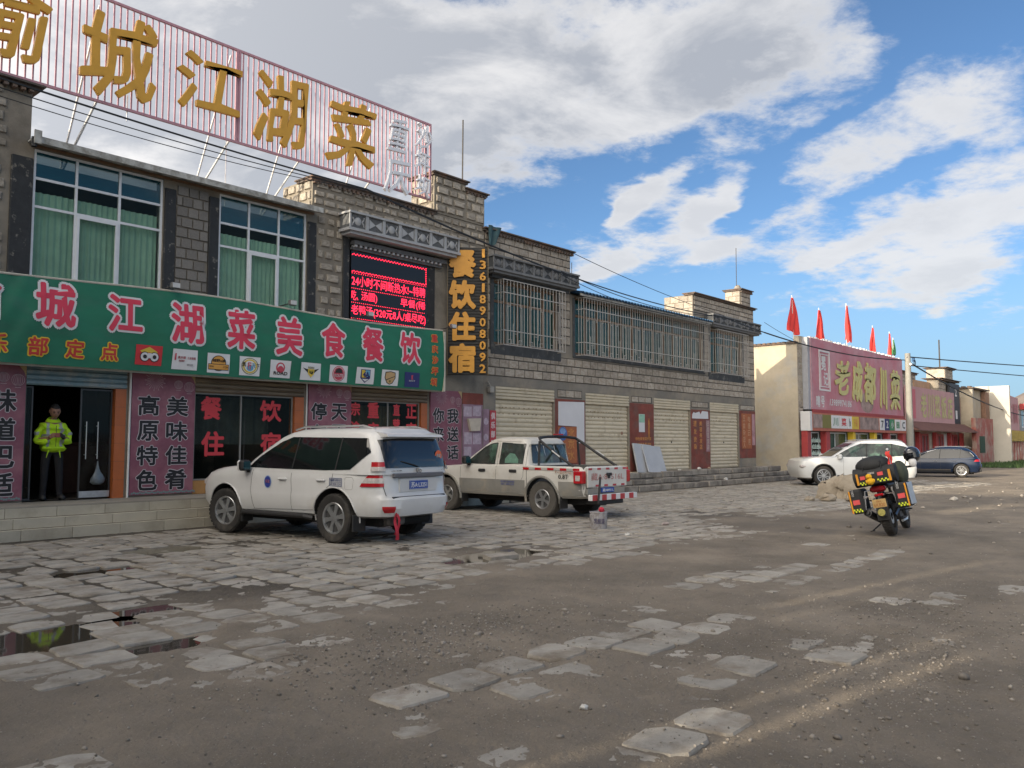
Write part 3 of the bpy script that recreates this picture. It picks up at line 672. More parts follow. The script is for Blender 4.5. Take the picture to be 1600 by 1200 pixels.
# ground floor: rolled shutters over the openings, jambs, door, shop windows
def roll_box(parent, x0, x1, z0, z1, mat, n, name='shutter'):
    mb = MB(); h = (z1 - z0) / n
    for i in range(n):
        a = z0 + i * h
        mb.add([(x0, FY + .02, a), (x1, FY + .02, a), (x1, FY - .012, a + h * .25), (x0, FY - .012, a + h * .25), (x1, FY - .012, a + h * .8), (x0, FY - .012, a + h * .8), (x1, FY + .02, a + h), (x0, FY + .02, a + h)],
               [(0, 1, 2, 3), (3, 2, 4, 5), (5, 4, 6, 7)])
    return obj(name, mb, mat, parent, smooth=35)
blue_sh = pm('blue_grey_shutter', (.17, .26, .29), rough=.5, var=.2, scale=2, col2=(.30, .33, .32), c2s=3)
brown_sh = pm('brown_rolled_shutter', (.20, .155, .10), rough=.6, var=.25, scale=3, stretch=(.3, 1, 6), col2=(.12, .085, .055), c2s=4)
roll_box(rest, 5.64, 7.43, 2.62, 3.0, blue_sh, 4, 'rolled_shutter'); roll_box(rest, 8.85, 11.52, 2.63, 3.03, brown_sh, 4, 'rolled_shutter'); roll_box(rest, 12.88, 15.40, 2.63, 3.03, brown_sh, 4, 'rolled_shutter')
for (a, b, z0, z1) in [(7.22, 7.43, .53, 2.62), (11.27, 11.52, .8, 2.63), (15.18, 15.40, .8, 2.63)]:
    n = 6; h = (z1 - z0) / n
    j = obj('door_jamb', MB().box(a + .01, b, FY + .01, FY + .2, z0, z1), joint_dark, rest)
    for k in range(n): obj('tile', MB().box(a, b - .004, FY - .006, FY + .21, z0 + k * h + .002, z0 + (k + 1) * h - .002), orange_tile, j)
for (a, b) in ((8.83, 11.54), (12.86, 15.42)):
    x = a; j = obj('window_base', MB().box(a, b, FY - .004, FY + .2, .535, .80), joint_dark, rest)
    while x < b - .05: c = min(x + .45, b); obj('tile', MB().box(x + .002, c - .002, FY - .012, FY + .21, .537, .806), pm('ochre_tile', (.42, .21, .06), rough=.45, var=.12, scale=3), j); x += .45
mb = MB(); mb.tube([(7.485, FY - .04, .53), (7.485, FY - .04, 2.98)], .022); mb.tube([(11.575, FY - .03, .53), (11.575, FY - .03, 2.98)], .018); obj('downpipe', mb, white_p, rest)
# dark dining room behind
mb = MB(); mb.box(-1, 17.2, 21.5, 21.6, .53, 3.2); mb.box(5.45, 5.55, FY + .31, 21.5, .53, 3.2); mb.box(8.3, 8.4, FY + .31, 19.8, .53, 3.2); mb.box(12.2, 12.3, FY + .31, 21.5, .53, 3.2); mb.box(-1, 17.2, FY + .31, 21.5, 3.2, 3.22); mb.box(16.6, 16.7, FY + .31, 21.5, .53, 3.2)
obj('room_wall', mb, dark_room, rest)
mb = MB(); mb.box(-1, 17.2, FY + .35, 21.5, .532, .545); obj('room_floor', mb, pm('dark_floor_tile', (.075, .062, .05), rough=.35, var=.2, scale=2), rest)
mb = MB(); mb.bbox(7.0, 8.2, 18.3, 18.9, .55, 1.55, .02); mb.box(6.95, 8.25, 18.25, 18.95, 1.552, 1.6); t = obj('counter', mb, pm('reddish_counter', (.07, .035, .028), rough=.5, var=.2, scale=3)); tag(t, 'dark reddish counter inside the doorway behind the standing man', 'counter')
mb = MB(); mb.bbox(5.75, 6.25, 18.6, 18.9, .75, 2.2, .02); t = obj('leaning_notice', mb, pm('pale_grey_panel', (.22, .23, .23), rough=.8, var=.2, scale=3)); tag(t, 'pale grey panel leaning inside the doorway to the side of the man', 'panel')
# glazed door leaf with its twin pull bars
door_gl = glass_mat('door_glass', (.02, .022, .02), .10, .03)
gd = obj('glass_door', frame_boxes(MB(), 6.62, 7.21, .56, 2.60, FY + .10, .03, .03), pm('dark_door_frame', (.05, .05, .05), rough=.4), rest)
obj('pane', MB().box(6.655, 7.175, FY + .112, FY + .118, .60, 2.565), door_gl, gd)
obj('kick_plate', MB().box(6.64, 7.2, FY + .09, FY + .099, .56, .68), steel, gd)
for x in (6.72, 6.93):
    mb = MB(); mb.tube([(x, FY + .04, 1.28), (x, FY + .04, 1.98)], .009); mb.tube([(x, FY + .04, 1.36), (x, FY + .11, 1.36)], .009); mb.tube([(x, FY + .04, 1.90), (x, FY + .11, 1.90)], .009); obj('handle', mb, steel, gd, smooth=40)
gd2 = obj('glass_door', frame_boxes(MB(), 5.66, 5.80, .56, 2.60, FY + .10, .025, .03), MATS['dark_door_frame'], rest)
obj('pane', MB().box(5.69, 5.775, FY + .112, FY + .118, .60, 2.565), door_gl, gd2)
# shop windows with red cut-out characters
red_vinyl = pm('red_vinyl', (.60, .045, .055), rough=.6, var=.06, scale=3)
shop_gl = glass_mat('shop_glass', (.035, .04, .035), .05, .03, .04)
def shop_window(x0, x1, z0, z1, mull):
    w = obj('shop_window', frame_boxes(MB(), x0, x1, z0, z1, FY + .06, .03, .05, mull), pm('dull_window_frame', (.25, .24, .22), rough=.5), rest)
    xs = [x0] + mull + [x1]
    for a, b in zip(xs[:-1], xs[1:]): obj('pane', MB().box(a + .016, b - .016, FY + .08, FY + .086, z0 + .03, z1 - .03), shop_gl, w)
    return w
w1 = shop_window(8.86, 11.26, .81, 2.63, [9.95]); w2 = shop_window(12.89, 15.17, .81, 2.63, [14.1])
for (s, a, b, c, d, w) in [('餐', 9.02, 9.5, 2.07, 2.56, w1), ('饮', 10.42, 10.98, 2.05, 2.53, w1), ('住', 9.05, 9.58, 1.30, 1.83, w1), ('宿', 10.45, 10.98, 1.32, 1.82, w1),
                           ('宗', 12.93, 13.22, 2.25, 2.58, w2), ('渝', 12.93, 13.22, 1.80, 2.12, w2), ('重', 13.45, 13.82, 2.20, 2.60, w2), ('庆', 13.45, 13.82, 1.72, 2.10, w2), ('直', 14.28, 14.52, 2.28, 2.58, w2), ('营', 14.28, 14.52, 1.9, 2.2, w2), ('正', 14.72, 15.10, 2.22, 2.60, w2), ('宗', 14.72, 15.10, 1.72, 2.12, w2)]:
    obj('lettering', put_text(MB(), s, a, b, c, d, FY + .076, bold=.035), red_vinyl, w)
# what stands dimly behind the shop glass: grey and ochre shapes
mb = MB(); mb.bbox(8.95, 9.25, 17.6, 18.0, .55, 1.55, .03); t = obj('gas_heater', mb, pm('dull_ochre', (.20, .15, .06), rough=.7, var=.3)); tag(t, 'ochre cabinet behind the first shop window beside the tall banner', 'cabinet')
mb = MB(); mb.add([(9.6, 17.4, 1.6), (11.2, 17.6, 1.5), (11.2, 17.6, 2.5), (9.6, 17.4, 2.6)], [(0, 1, 2, 3)]); mb2 = MB().grid(lambda u, v: (9.3 + 1.9 * u, 17.3 + .06 * math.sin(u * 40), 1.55 + 1.05 * v), 80, 1); t = obj('net_curtain', mb2, pm('grey_net', (.11, .12, .10), rough=1, var=.3, scale=2.5), smooth=80); tag(t, 'drab grey net curtain hanging inside the first shop window', 'curtain')
mb2 = MB().grid(lambda u, v: (13.1 + 1.9 * u, 17.1 + .06 * math.sin(u * 36), 1.2 + 1.35 * v), 80, 1); t = obj('net_curtain', mb2, pm('tan_net', (.20, .16, .10), rough=1, var=.25, scale=2.5), smooth=80); tag(t, 'tan net curtain hanging inside the second shop window', 'curtain')
# white bag hanging on the glass door
def bag():
    mb = MB(); prof = [(.01, .44), (.018, .36), (.03, .30), (.05, .24), (.09, .18), (.125, .11), (.12, .04), (.06, .0), (.002, 0)]
    mb.lathe(prof, 18); o = len(mb.v)
    for i in range(o):
        x, y, z = mb.v[i]; k = 1 + .16 * math.sin(3 * math.atan2(y, x) + z * 14) + .08 * math.sin(7 * math.atan2(y, x))
        mb.v[i] = (6.93 + x * k, FY + .0 + y * k * .55, .80 + z)
    t = obj('plastic_bag', mb, pm('milky_plastic', (.13, .155, .17), rough=.35, var=.25, scale=9, bump=.6, bscale=18), smooth=70); tag(t, 'milky plastic carrier bag hanging low on the glass door handle', 'bag')
bag()

# ------------------------------------------------------------------ carved lintel box and display
grey_carv = pm('silver_grey_paint', (.36, .37, .38), rough=.6, var=.14, scale=4, bump=.3); dark_carv = pm('dark_carving', (.10, .105, .11), rough=.8, var=.3, scale=10, bump=.5)
def carved_lintel(x0, x1, z0, z1, mats, parent, reach=.48, panels=7):
    yf = FY - reach; h = z1 - z0; m_edge, m_field = mats
    core = obj('carved_lintel', MB().box(x0 + .02, x1 - .02, yf + .03, FY - .037, z0 + .02, z1 - .012), m_field, parent)
    e = MB(); e.box(x0 - .02, x1 + .02, yf - .03, FY - .038, z1 - .01, z1 + .04); e.box(x0 - .02, x1 + .02, yf - .02, FY - .038, z0 - .05, z0 + .018)
    e.box(x0 + .06, x1 - .06, yf + .05, FY - .038, z0 - .12, z0 - .052)
    obj('moulding', e, m_edge, core).location = (0, 0, 0)
    w = (x1 - x0) / panels
    for i in range(panels + 1):
        xc = x0 + i * w; a, b = max(x0, xc - .045), min(x1, xc + .045)
        obj('upright', MB().box(a, b, yf, yf + .029, z0 + .019, z1 - .011), m_edge, core)
    zc = (z0 + z1) / 2
    for i in range(panels):
        a, b = x0 + i * w + .07, x0 + (i + 1) * w - .07; mb = MB(); hh = h / 2 - .07
        if i % 2:
            xm = (a + b) / 2
            mb.prism([(a, zc - hh), (a, zc + hh), (xm, zc)], yf + .012, yf + .029); mb.prism([(b, zc - hh), (xm, zc), (b, zc + hh)], yf + .012, yf + .029)
            obj('carved_panel', mb, m_edge, core)
        else:
            xm = (a + b) / 2; mb.lathe([(.001, yf + .0), (.07, yf + .008), (.10, yf + .02), (.105, yf + .029)], 12, 'y', (xm, 0, zc))
            for sx in (-1, 1):
                for sz in (-1, 1): mb.tube([(xm + sx * .12, yf + .02, zc), (xm + sx * (.12 + .04), yf + .015, zc + sz * hh * .6), (xm + sx * ((b - a) / 2 - .02), yf + .02, zc + sz * hh), (xm + sx * ((b - a) / 2 - .04), yf + .02, zc + sz * hh * .3)], .016, 5)
            obj('carved_panel', mb, m_edge, core, smooth=50)
    return core
carved_lintel(12.42, 16.14, 6.72, 7.10, (grey_carv, dark_carv), rest, .45, 7)
led_c = MB(); led_c.box(12.76, 15.9, FY - .2, FY - .047, 6.42, 6.52); led_c.box(12.76, 15.8, FY - .12, FY - .047, 6.30, 6.36)
o = obj('cornice', led_c, dark_carv, rest); x = 12.8; mb = MB()
while x < 15.7: mb.box(x, x + .07, FY - .18, FY - .048, 6.361, 6.419); x += .15
k = obj('bracket', mb, grey_carv, o); k['kind'] = 'stuff'; k.location = (0, 0, 0)

# ------------------------------------------------------------------ LED display
led_black = pm('display_black', (.006, .006, .007), rough=.35, var=0)
led_red = pm('lit_red_diode', (.2, .004, .02), rough=.5, var=0, emit=((1.0, .02, .055), 2.3))
led = thing('led_display', 'black LED board in a dark frame lit with lines of red running text', 'display', (13.9, 16.35, 4.5))
LY = FY - .062
mb = MB(); mb.box(12.78, 15.32, FY - .06, FY + .1, 4.56, 6.28); obj('screen', mb, led_black, led)
def dotted(mb, x0, x1, z, step=.055, r=.012, zig=0):
    x = x0; i = 0
    while x < x1:
        d = zig * (1 if i % 2 else -1); mb.box(x, x + r * 2, LY - .004, LY, z - r + d, z + r + d); x += step; i += 1
mb = MB()
dotted(mb, 12.80, 15.26, 6.20, .05, .013, .012); dotted(mb, 12.80, 15.26, 5.78, .05, .012, .008); dotted(mb, 12.80, 15.26, 5.73, .07, .008)
dotted(mb, 12.80, 15.26, 5.36, .06, .008); dotted(mb, 12.80, 15.26, 5.01, .06, .008); dotted(mb, 12.80, 15.26, 4.62, .06, .008)
z = 5.80
while z < 6.2: mb.box(15.25, 15.275, LY - .004, LY, z, z + .022); z += .05
o = obj('border_lights', mb, led_red, led); o['kind'] = 'stuff'
put = []
mb = MB(); put_text(mb, '24小时不间断热水!~特聘', 12.80, 15.24, 5.42, 5.68, LY - .003, bold=.0); obj('lettering', mb, led_red, led)
obj('lettering', put_text(MB(), '吃、', 12.80, 13.0, 5.07, 5.31, LY - .003), led_red, led); obj('lettering', put_text(MB(), '汤圆)', 13.10, 13.60, 5.06, 5.31, LY - .003), led_red, led); obj('lettering', put_text(MB(), '早餐(稀', 14.38, 15.24, 5.06, 5.31, LY - .003, bold=.0), led_red, led)
mb = MB(); put_text(mb, '老鸭汤(320元8人/桌尽吃)', 12.80, 15.26, 4.68, 4.96, LY - .003, bold=.0); obj('lettering', mb, led_red, led)

# ------------------------------------------------------------------ green fabric sign
green_fab = pm('green_banner_fabric', (.012, .15, .082), rough=.6, var=.16, scale=1.1, bump=.3, bscale=2.5, col2=(.03, .14, .09), c2s=2.0, c2lo=.5, c2hi=.75, stretch=(1, 1, 2))
sign_red = pm('sign_red_print', (.62, .045, .085), rough=.6, var=.05, scale=3); sign_pale = pm('sign_pale_print', (.62, .62, .62), rough=.6, var=.04)
sign_yel = pm('sign_yellow_print', (.68, .47, .03), rough=.6, var=.04); sign_dred = pm('sign_dark_red_print', (.50, .04, .03), rough=.6, var=.04)
gs = thing('green_shop_sign', 'long green fabric shop sign with large red Chinese characters over the restaurant doors', 'sign', (8, 16, 3))
GY = 15.90
def gfab(u, v):
    x = -3 + 18.48 * u; z = 2.95 + 1.57 * v
    topdip = .05 * math.sin(x * .75 + 1.2) * v - (.06 * max(0, (5.6 - x) / 3) * v if x < 5.6 else 0)
    y = GY - .06 * math.sin(PI * v) * (1 + .2 * math.sin(x * 1.1)) + .010 * math.sin(x * 2.6 + v * 5) * (1 - .3 * v) + .006 * math.sin(x * 7 + v * 12)
    y += .016 * math.exp(-((x - 4.8) ** 2) / .8) * math.sin((x * 1.6 - v * 1.2) * 9) + .008 * math.sin(x * 3.3 + v * 2.2) * math.sin(v * 9 + x) * (1 - v)
    return (x, y, z + topdip)
obj('fabric', MB().grid(gfab, 240, 12), green_fab, gs, smooth=80)
mb = MB(); mb.box(15.482, 15.53, GY - .05, FY - .05, 2.93, 4.50); mb.box(-3, 15.48, GY + .08, GY + .13, 2.92, 2.97); mb.box(-3, 15.48, GY + .08, FY - .05, 4.44, 4.46)
mb.tube([tuple(Vector(gfab(i / 60, 1.0)) + Vector((0, .01, .012))) for i in range(61)], .022, 6); obj('edge_trim', mb, pm('beige_trim', (.48, .45, .38), rough=.7, var=.15, scale=5), gs)
mb = MB(); mb.box(-3, 15.48, GY + .14, FY - .05, 2.96, 2.99); obj('soffit', mb, render_grey, gs)
def on_fab(mb, lift):
    """lay flat print onto the gently bulging cloth"""
    for i, (x, y, z) in enumerate(mb.v):
        v = min(1, max(0, (z - 2.95) / 1.57)); yy = gfab((x + 3) / 18.48, v)[1]
        mb.v[i] = (x, yy - lift, z)
    return mb
def remesh_cut(mb): return mb
def printed(parts, x0, x1, z0, z1, s, m_in, m_out, b_in=.028, b_out=.10, name='character'):
    a = MB(); put_text(a, s, x0, x1, z0, z1, 0, bold=b_out, ref=b_in); on_fab(a, .012); o = obj(name, a, m_out, gs)
    a = MB(); put_text(a, s, x0, x1, z0, z1, 0, bold=b_in, ref=b_in); on_fab(a, .018); obj('fill', a, m_in, o)
for s, x0, x1, z0, z1 in [('渝', 4.20, 5.02, 3.62, 4.42), ('城', 5.54, 6.22, 3.62, 4.42), ('江', 6.78, 7.44, 3.65, 4.36), ('湖', 8.00, 8.70, 3.55, 4.36), ('菜', 9.22, 9.88, 3.54, 4.37), ('美', 10.38, 11.06, 3.50, 4.36), ('食', 11.58, 12.24, 3.55, 4.36), ('餐', 12.74, 13.40, 3.54, 4.36), ('饮', 13.94, 14.64, 3.57, 4.37)]:
    printed(gs, x0, x1, z0, z1, s, sign_red, sign_pale, .030, .085)
for s, x0, x1 in [('乐', 4.86, 5.14), ('部', 5.46, 5.78), ('定', 6.07, 6.39), ('点', 6.68, 7.00)]: printed(gs, x0, x1, 3.10, 3.43, s, sign_dred, sign_yel, .03, .095)
for i, s in enumerate('重庆沙坪坝'): printed(gs, 15.03, 15.25, 4.20 - i * .285, 4.40 - i * .285, s, sign_dred, pm('sign_orange_print', (.75, .38, .05), rough=.6), .03, .085)
# the row of stickers
def disc(x, z, r, n=20, sx=1.0): return [(x + r * sx * math.cos(2 * PI * i / n), z + r * math.sin(2 * PI * i / n)) for i in range(n)]
def flat(mb, poly, y): mb.add([(p[0], y, p[1]) for p in poly], [tuple(range(len(poly)))]); return mb
pc = {k: pm('print_' + k, v, rough=.6, var=.03) for k, v in dict(red=(.55, .03, .035), white=(.66, .66, .66), black=(.02, .02, .02), blue=(.035, .045, .20), navy=(.02, .025, .13), orange=(.60, .30, .06), yellow=(.62, .45, .05), olive=(.18, .16, .03), sky=(.12, .35, .50), crimson=(.50, .06, .09), green=(.04, .22, .09), tan=(.50, .33, .16), grey=(.3, .3, .32)).items()}
def sticker(x0, x1, z0, z1, bg, layers):
    a = MB(); flat(a, [(x0, z0), (x1, z0), (x1, z1), (x0, z1)], 0); 
    a = MB(); a.grid(lambda u, v: (x0 + (x1 - x0) * u, 0, z0 + (z1 - z0) * v), 4, 3); on_fab(a, .010); o = obj('sticker', a, pc[bg], gs)
    cx, cz, w, h = (x0 + x1) / 2, (z0 + z1) / 2, x1 - x0, z1 - z0
    for k, (m, fn) in enumerate(layers):
        a = MB(); fn(a, cx, cz, w, h); on_fab(a, .014 + .0025 * k); obj('emblem', a, pc[m], o)
def T(s, dx0, dx1, dz0, dz1, bold=.02): return lambda a, cx, cz, w, h: put_text(a, s, cx + dx0 * w, cx + dx1 * w, cz + dz0 * h, cz + dz1 * h, 0, bold=bold)
def D(dx, dz, r, sx=1.0): return lambda a, cx, cz, w, h: flat(a, disc(cx + dx * w, cz + dz * h, r * h, 24, sx), 0)
def PL(*pts): return lambda a, cx, cz, w, h: flat(a, [(cx + p[0] * w, cz + p[1] * h) for p in pts], 0)
SZ0, SZ1 = 3.03, 3.41
sticker(7.33, 7.85, 3.07, 3.45, 'red', [('yellow', PL((-.35, .2), (0, .42), (.3, .2), (.35, 0), (0, .15), (-.2, .05))), ('black', D(-.16, -.08, .25)), ('black', D(.2, -.08, .25)), ('white', D(-.16, -.08, .21)), ('white', D(.2, -.08, .21)), ('black', D(-.16, -.08, .10)), ('black', D(.2, -.08, .10)), ('white', PL((-.06, -.15), (.08, -.15), (.08, .1), (-.06, .1)))])
sticker(8.06, 8.58, 3.03, 3.43, 'white', [('crimson', T('俱乐部', -.30, .02, .02, .16)), ('crimson', T('之友联盟', .08, .42, .02, .14)), ('crimson', T('越野', -.25, -.02, -.12, -.02)), ('crimson', PL((-.42, -.05), (-.36, -.05), (-.36, .28), (-.42, .28))), ('grey', T('俱乐部', .08, .32, -.30, -.20))])
sticker(8.80, 9.30, 3.01, 3.41, 'white', [('black', D(0, 0, .40, 1.05)), ('orange', D(0, 0, .36, 1.05)), ('black', PL((-.46, -.34), (.46, -.34), (.46, -.04), (-.46, -.04))), ('orange', PL((-.44, -.31), (.44, -.31), (.44, -.07), (-.44, -.07))), ('black', T('越野e族', -.28, .30, .06, .22, .03)), ('black', T('WWW.FBLIFE.COM', -.42, .42, -.24, -.13, .02))])
sticker(9.53, 10.02, 3.00, 3.40, 'white', [('olive', D(0, 0, .44, 1.15)), ('white', D(0, 0, .40, 1.15)), ('yellow', D(0, 0, .37, 1.15)), ('white', D(0, 0, .29, 1.15)), ('sky', D(0, -.1, .16, 1.3)), ('black', T('风', -.38, -.2, -.05, .2, .03)), ('crimson', T('行', -.13, .06, -.18, .22, .03)), ('sky', T('天', .08, .26, -.08, .16, .03)), ('black', T('下', .3, .44, -.08, .14, .03))])
sticker(10.27, 10.78, 3.00, 3.38, 'white', [('crimson', D(0, .08, .30)), ('white', D(0, .10, .20)), ('crimson', D(0, .02, .16, 1.2)), ('black', T('ROAD', -.34, .36, -.34, -.14, .05))])
sticker(11.04, 11.58, 2.99, 3.38, 'white', [('black', PL((-.42, .2), (-.12, .1), (0, -.1), (.12, .1), (.42, .2), (.12, -.12), (0, -.36), (-.12, -.12))), ('yellow', PL((-.17, .14), (.17, .14), (.14, -.16), (0, -.34), (-.14, -.16))), ('olive', T('RIDERS', -.16, .16, .16, .28, .03)), ('olive', T('MC', -.1, .1, -.1, .06, .03))])
sticker(11.83, 12.34, 2.99, 3.38, 'white', [('crimson', D(0, 0, .46, 1)), ('white', D(0, 0, .41, 1)), ('crimson', D(0, 0, .38, 1)), ('black', PL((-.22, .04), (.22, .04), (.16, .24), (0, .34), (-.16, .24))), ('white', T('ROUTE', -.24, .24, -.2, -.02, .03))])
sticker(12.60, 13.13, 2.99, 3.38, 'white', [('navy', PL((-.27, .38), (.27, .38), (.27, -.15), (0, -.44), (-.27, -.15))), ('yellow', PL((-.23, .34), (-.05, .34), (.05, -.12), (-.2, -.12))), ('sky', PL((-.02, .34), (.23, .34), (.23, .02), (.06, -.08))), ('white', PL((-.18, -.2), (.18, -.2), (0, -.36))), ('navy', T('4A', -.16, .2, -.1, .25, .05))])
sticker(13.37, 13.90, 2.99, 3.37, 'white', [('black', PL((-.30, .36), (0, .42), (.30, .36), (.32, 0), (.18, -.34), (0, -.44), (-.18, -.34), (-.32, 0))), ('tan', PL((-.26, .31), (0, .37), (.26, .31), (.28, 0), (.15, -.3), (0, -.39), (-.15, -.3), (-.28, 0))), ('black', PL((-.27, -.14), (.28, .14), (.28, .10), (-.26, -.19))), ('olive', D(0, -.22, .08))])
sticker(14.12, 14.63, 2.99, 3.36, 'navy', [('crimson', PL((-.06, .3), (.06, .32), (.03, .1), (.1, .0), (-.04, .02))), ('white', T('骑行天下', -.2, .2, -.14, -.02, .03))])

# ------------------------------------------------------------------ roof billboard
pink_steel = pm('faded_pink_steel', (.47, .25, .29), rough=.55, var=.15, scale=6); pale_steel = pm('silver_painted_tube', (.62, .63, .64), rough=.4, var=.1, scale=6)
gold_l = pm('gold_letter_face', (.60, .32, .035), rough=.45, var=.10, scale=4); silver_l = pm('silver_letter_face', (.74, .76, .80), rough=.3, var=.05, scale=5)
bb = thing('roof_billboard', 'open pink barred billboard on the roof carrying big gold brush style characters', 'billboard', (10, 16.35, 7.2))
BY = 16.35; BZ0, BZ1 = 8.12, 10.18; BX0, BX1 = -2.0, 15.42
mb = MB()
for z in (BZ0, BZ1): mb.box(BX0, BX1, BY - .025, BY + .025, z - .025, z + .025)
obj('rail', mb, pink_steel, bb)
for x in (BX1 - .02, BX1 - .2, 9.66, 9.60, 2.6): obj('post', MB().box(x - .025, x + .025, BY - .024, BY + .024, BZ0 + .026, BZ1 - .026), pink_steel, bb)
x = BX0 + .1; me = MB().box(-.014, .014, -.011, .011, BZ0 + .026, BZ1 - .026).mesh('bar', [pink_steel])
while x < BX1 - .1:
    if abs(x - 9.63) > .06: obj('bar', me, pink_steel, bb, loc=(x, BY, 0))
    x += .128
for xk in (3.8, 6.62, 9.42, 11.2, 13.3):
    mb = MB(); top = (xk + .05, BY + .04, BZ1 - .15); mid = (xk + .05, BY + .04, BZ0 + .0); base = (xk, 17.9, 7.05 if xk < 12 else 7.05)
    mb.tube([top, base], .022, 6); obj('strut', mb, pale_steel, bb); mb = MB(); mb.tube([mid, (base[0] + .03, base[1], base[2])], .026, 6); obj('strut', mb, pale_steel, bb)
    mb = MB(); mb.box(xk - .08, xk + .1, 17.82, 17.98, 6.76, 7.06); obj('foot', mb, alu_flash, bb)
for (x, z0) in ((9.87, 6.8), (4.6, 7.6), (7.25, 7.9)):
    mb = MB(); mb.tube([(x, 17.2 if x > 9 else BY + .03, z0), (x, 17.2 if x > 9 else BY + .03, BZ0 + .3)], .014, 5); obj('stay', mb, steel, bb)
for s, x0, x1, z0, z1, m, b in [('渝', 4.36, 5.80, 8.37, 9.85, gold_l, .016), ('城', 6.28, 7.76, 8.25, 9.92, gold_l, .016), ('江', 8.20, 9.64, 8.55, 9.78, gold_l, .016), ('湖', 9.96, 11.42, 8.28, 9.95, gold_l, .016), ('菜', 11.94, 13.42, 8.31, 9.94, gold_l, .016),
                                ('重', 13.84, 14.49, 9.12, 10.0, silver_l, .006), ('庆', 13.75, 14.60, 8.02, 9.02, silver_l, .006), ('沙', 14.80, 15.34, 9.34, 10.02, silver_l, .006), ('坪', 14.80, 15.30, 8.70, 9.27, silver_l, .006), ('坝', 14.78, 15.28, 8.08, 8.62, silver_l, .006)]:
    mb = MB(); put_text(mb, s, x0, x1, z0, z1, BY - .09, bold=b, depth=.08, shear=.08)
    # brush-like swelling of the strokes: the outline is pulled about a little
    for i, (x, y, z) in enumerate(mb.v): mb.v[i] = (x + .035 * math.sin(z * 5.1 + x), y, z + .05 * math.sin(x * 3.4 + 1) + .02 * math.sin(x * 9))
    obj('character', mb, m, bb)

# ------------------------------------------------------------------ projecting vertical sign
vs = thing('vertical_sign', 'tall black projecting board with four orange characters and a column of phone digits', 'sign', (16.0, 16.25, 3.4), -R(45))
vl_b = pm('sign_board_black', (.018, .018, .016), rough=.6, var=.3, scale=3, bump=.3); vl_o = pm('orange_letter', (.56, .27, .03), rough=.5, var=.10, scale=5)
mb = MB(); mb.box(0, 1.08, .02, .10, 0.02, 3.52); obj('board', mb, vl_b, vs, local=True)
x = .0; n = 42
for k in range(n): obj('slat', MB().box(.0, 1.08, -.004, .019, .03 + k * 3.48 / n, .03 + k * 3.48 / n + .048), vl_b, vs, local=True)
mb = MB(); mb.box(-.02, 0, -.02, .12, 0, 3.54); mb.box(1.08, 1.10, -.02, .12, 0, 3.54); obj('edge', mb, pm('dull_brass_edge', (.12, .09, .04), rough=.5), vs, local=True)
for i, s in enumerate('餐饮住宿'):
    z1 = 3.47 - i * .865; obj('character', put_text(MB(), s, .02, .76, z1 - .80, z1, -.035, bold=.045, depth=.05), vl_o, vs, local=True)
for i, s in enumerate('13618908092'):
    z1 = 3.47 - i * .316; obj('digit', put_text(MB(), s, .86 if s != '1' else .92, 1.03 if s != '1' else 1.0, z1 - .24, z1, -.03, bold=.035, depth=.04), vl_o, vs, local=True)
mb = MB(); mb.tube([(.1, .1, .3), (-.1, .35, .3)], .02); mb.tube([(.1, .1, 3.2), (-.1, .35, 3.2)], .02); obj('bracket', mb, steel, vs, local=True)

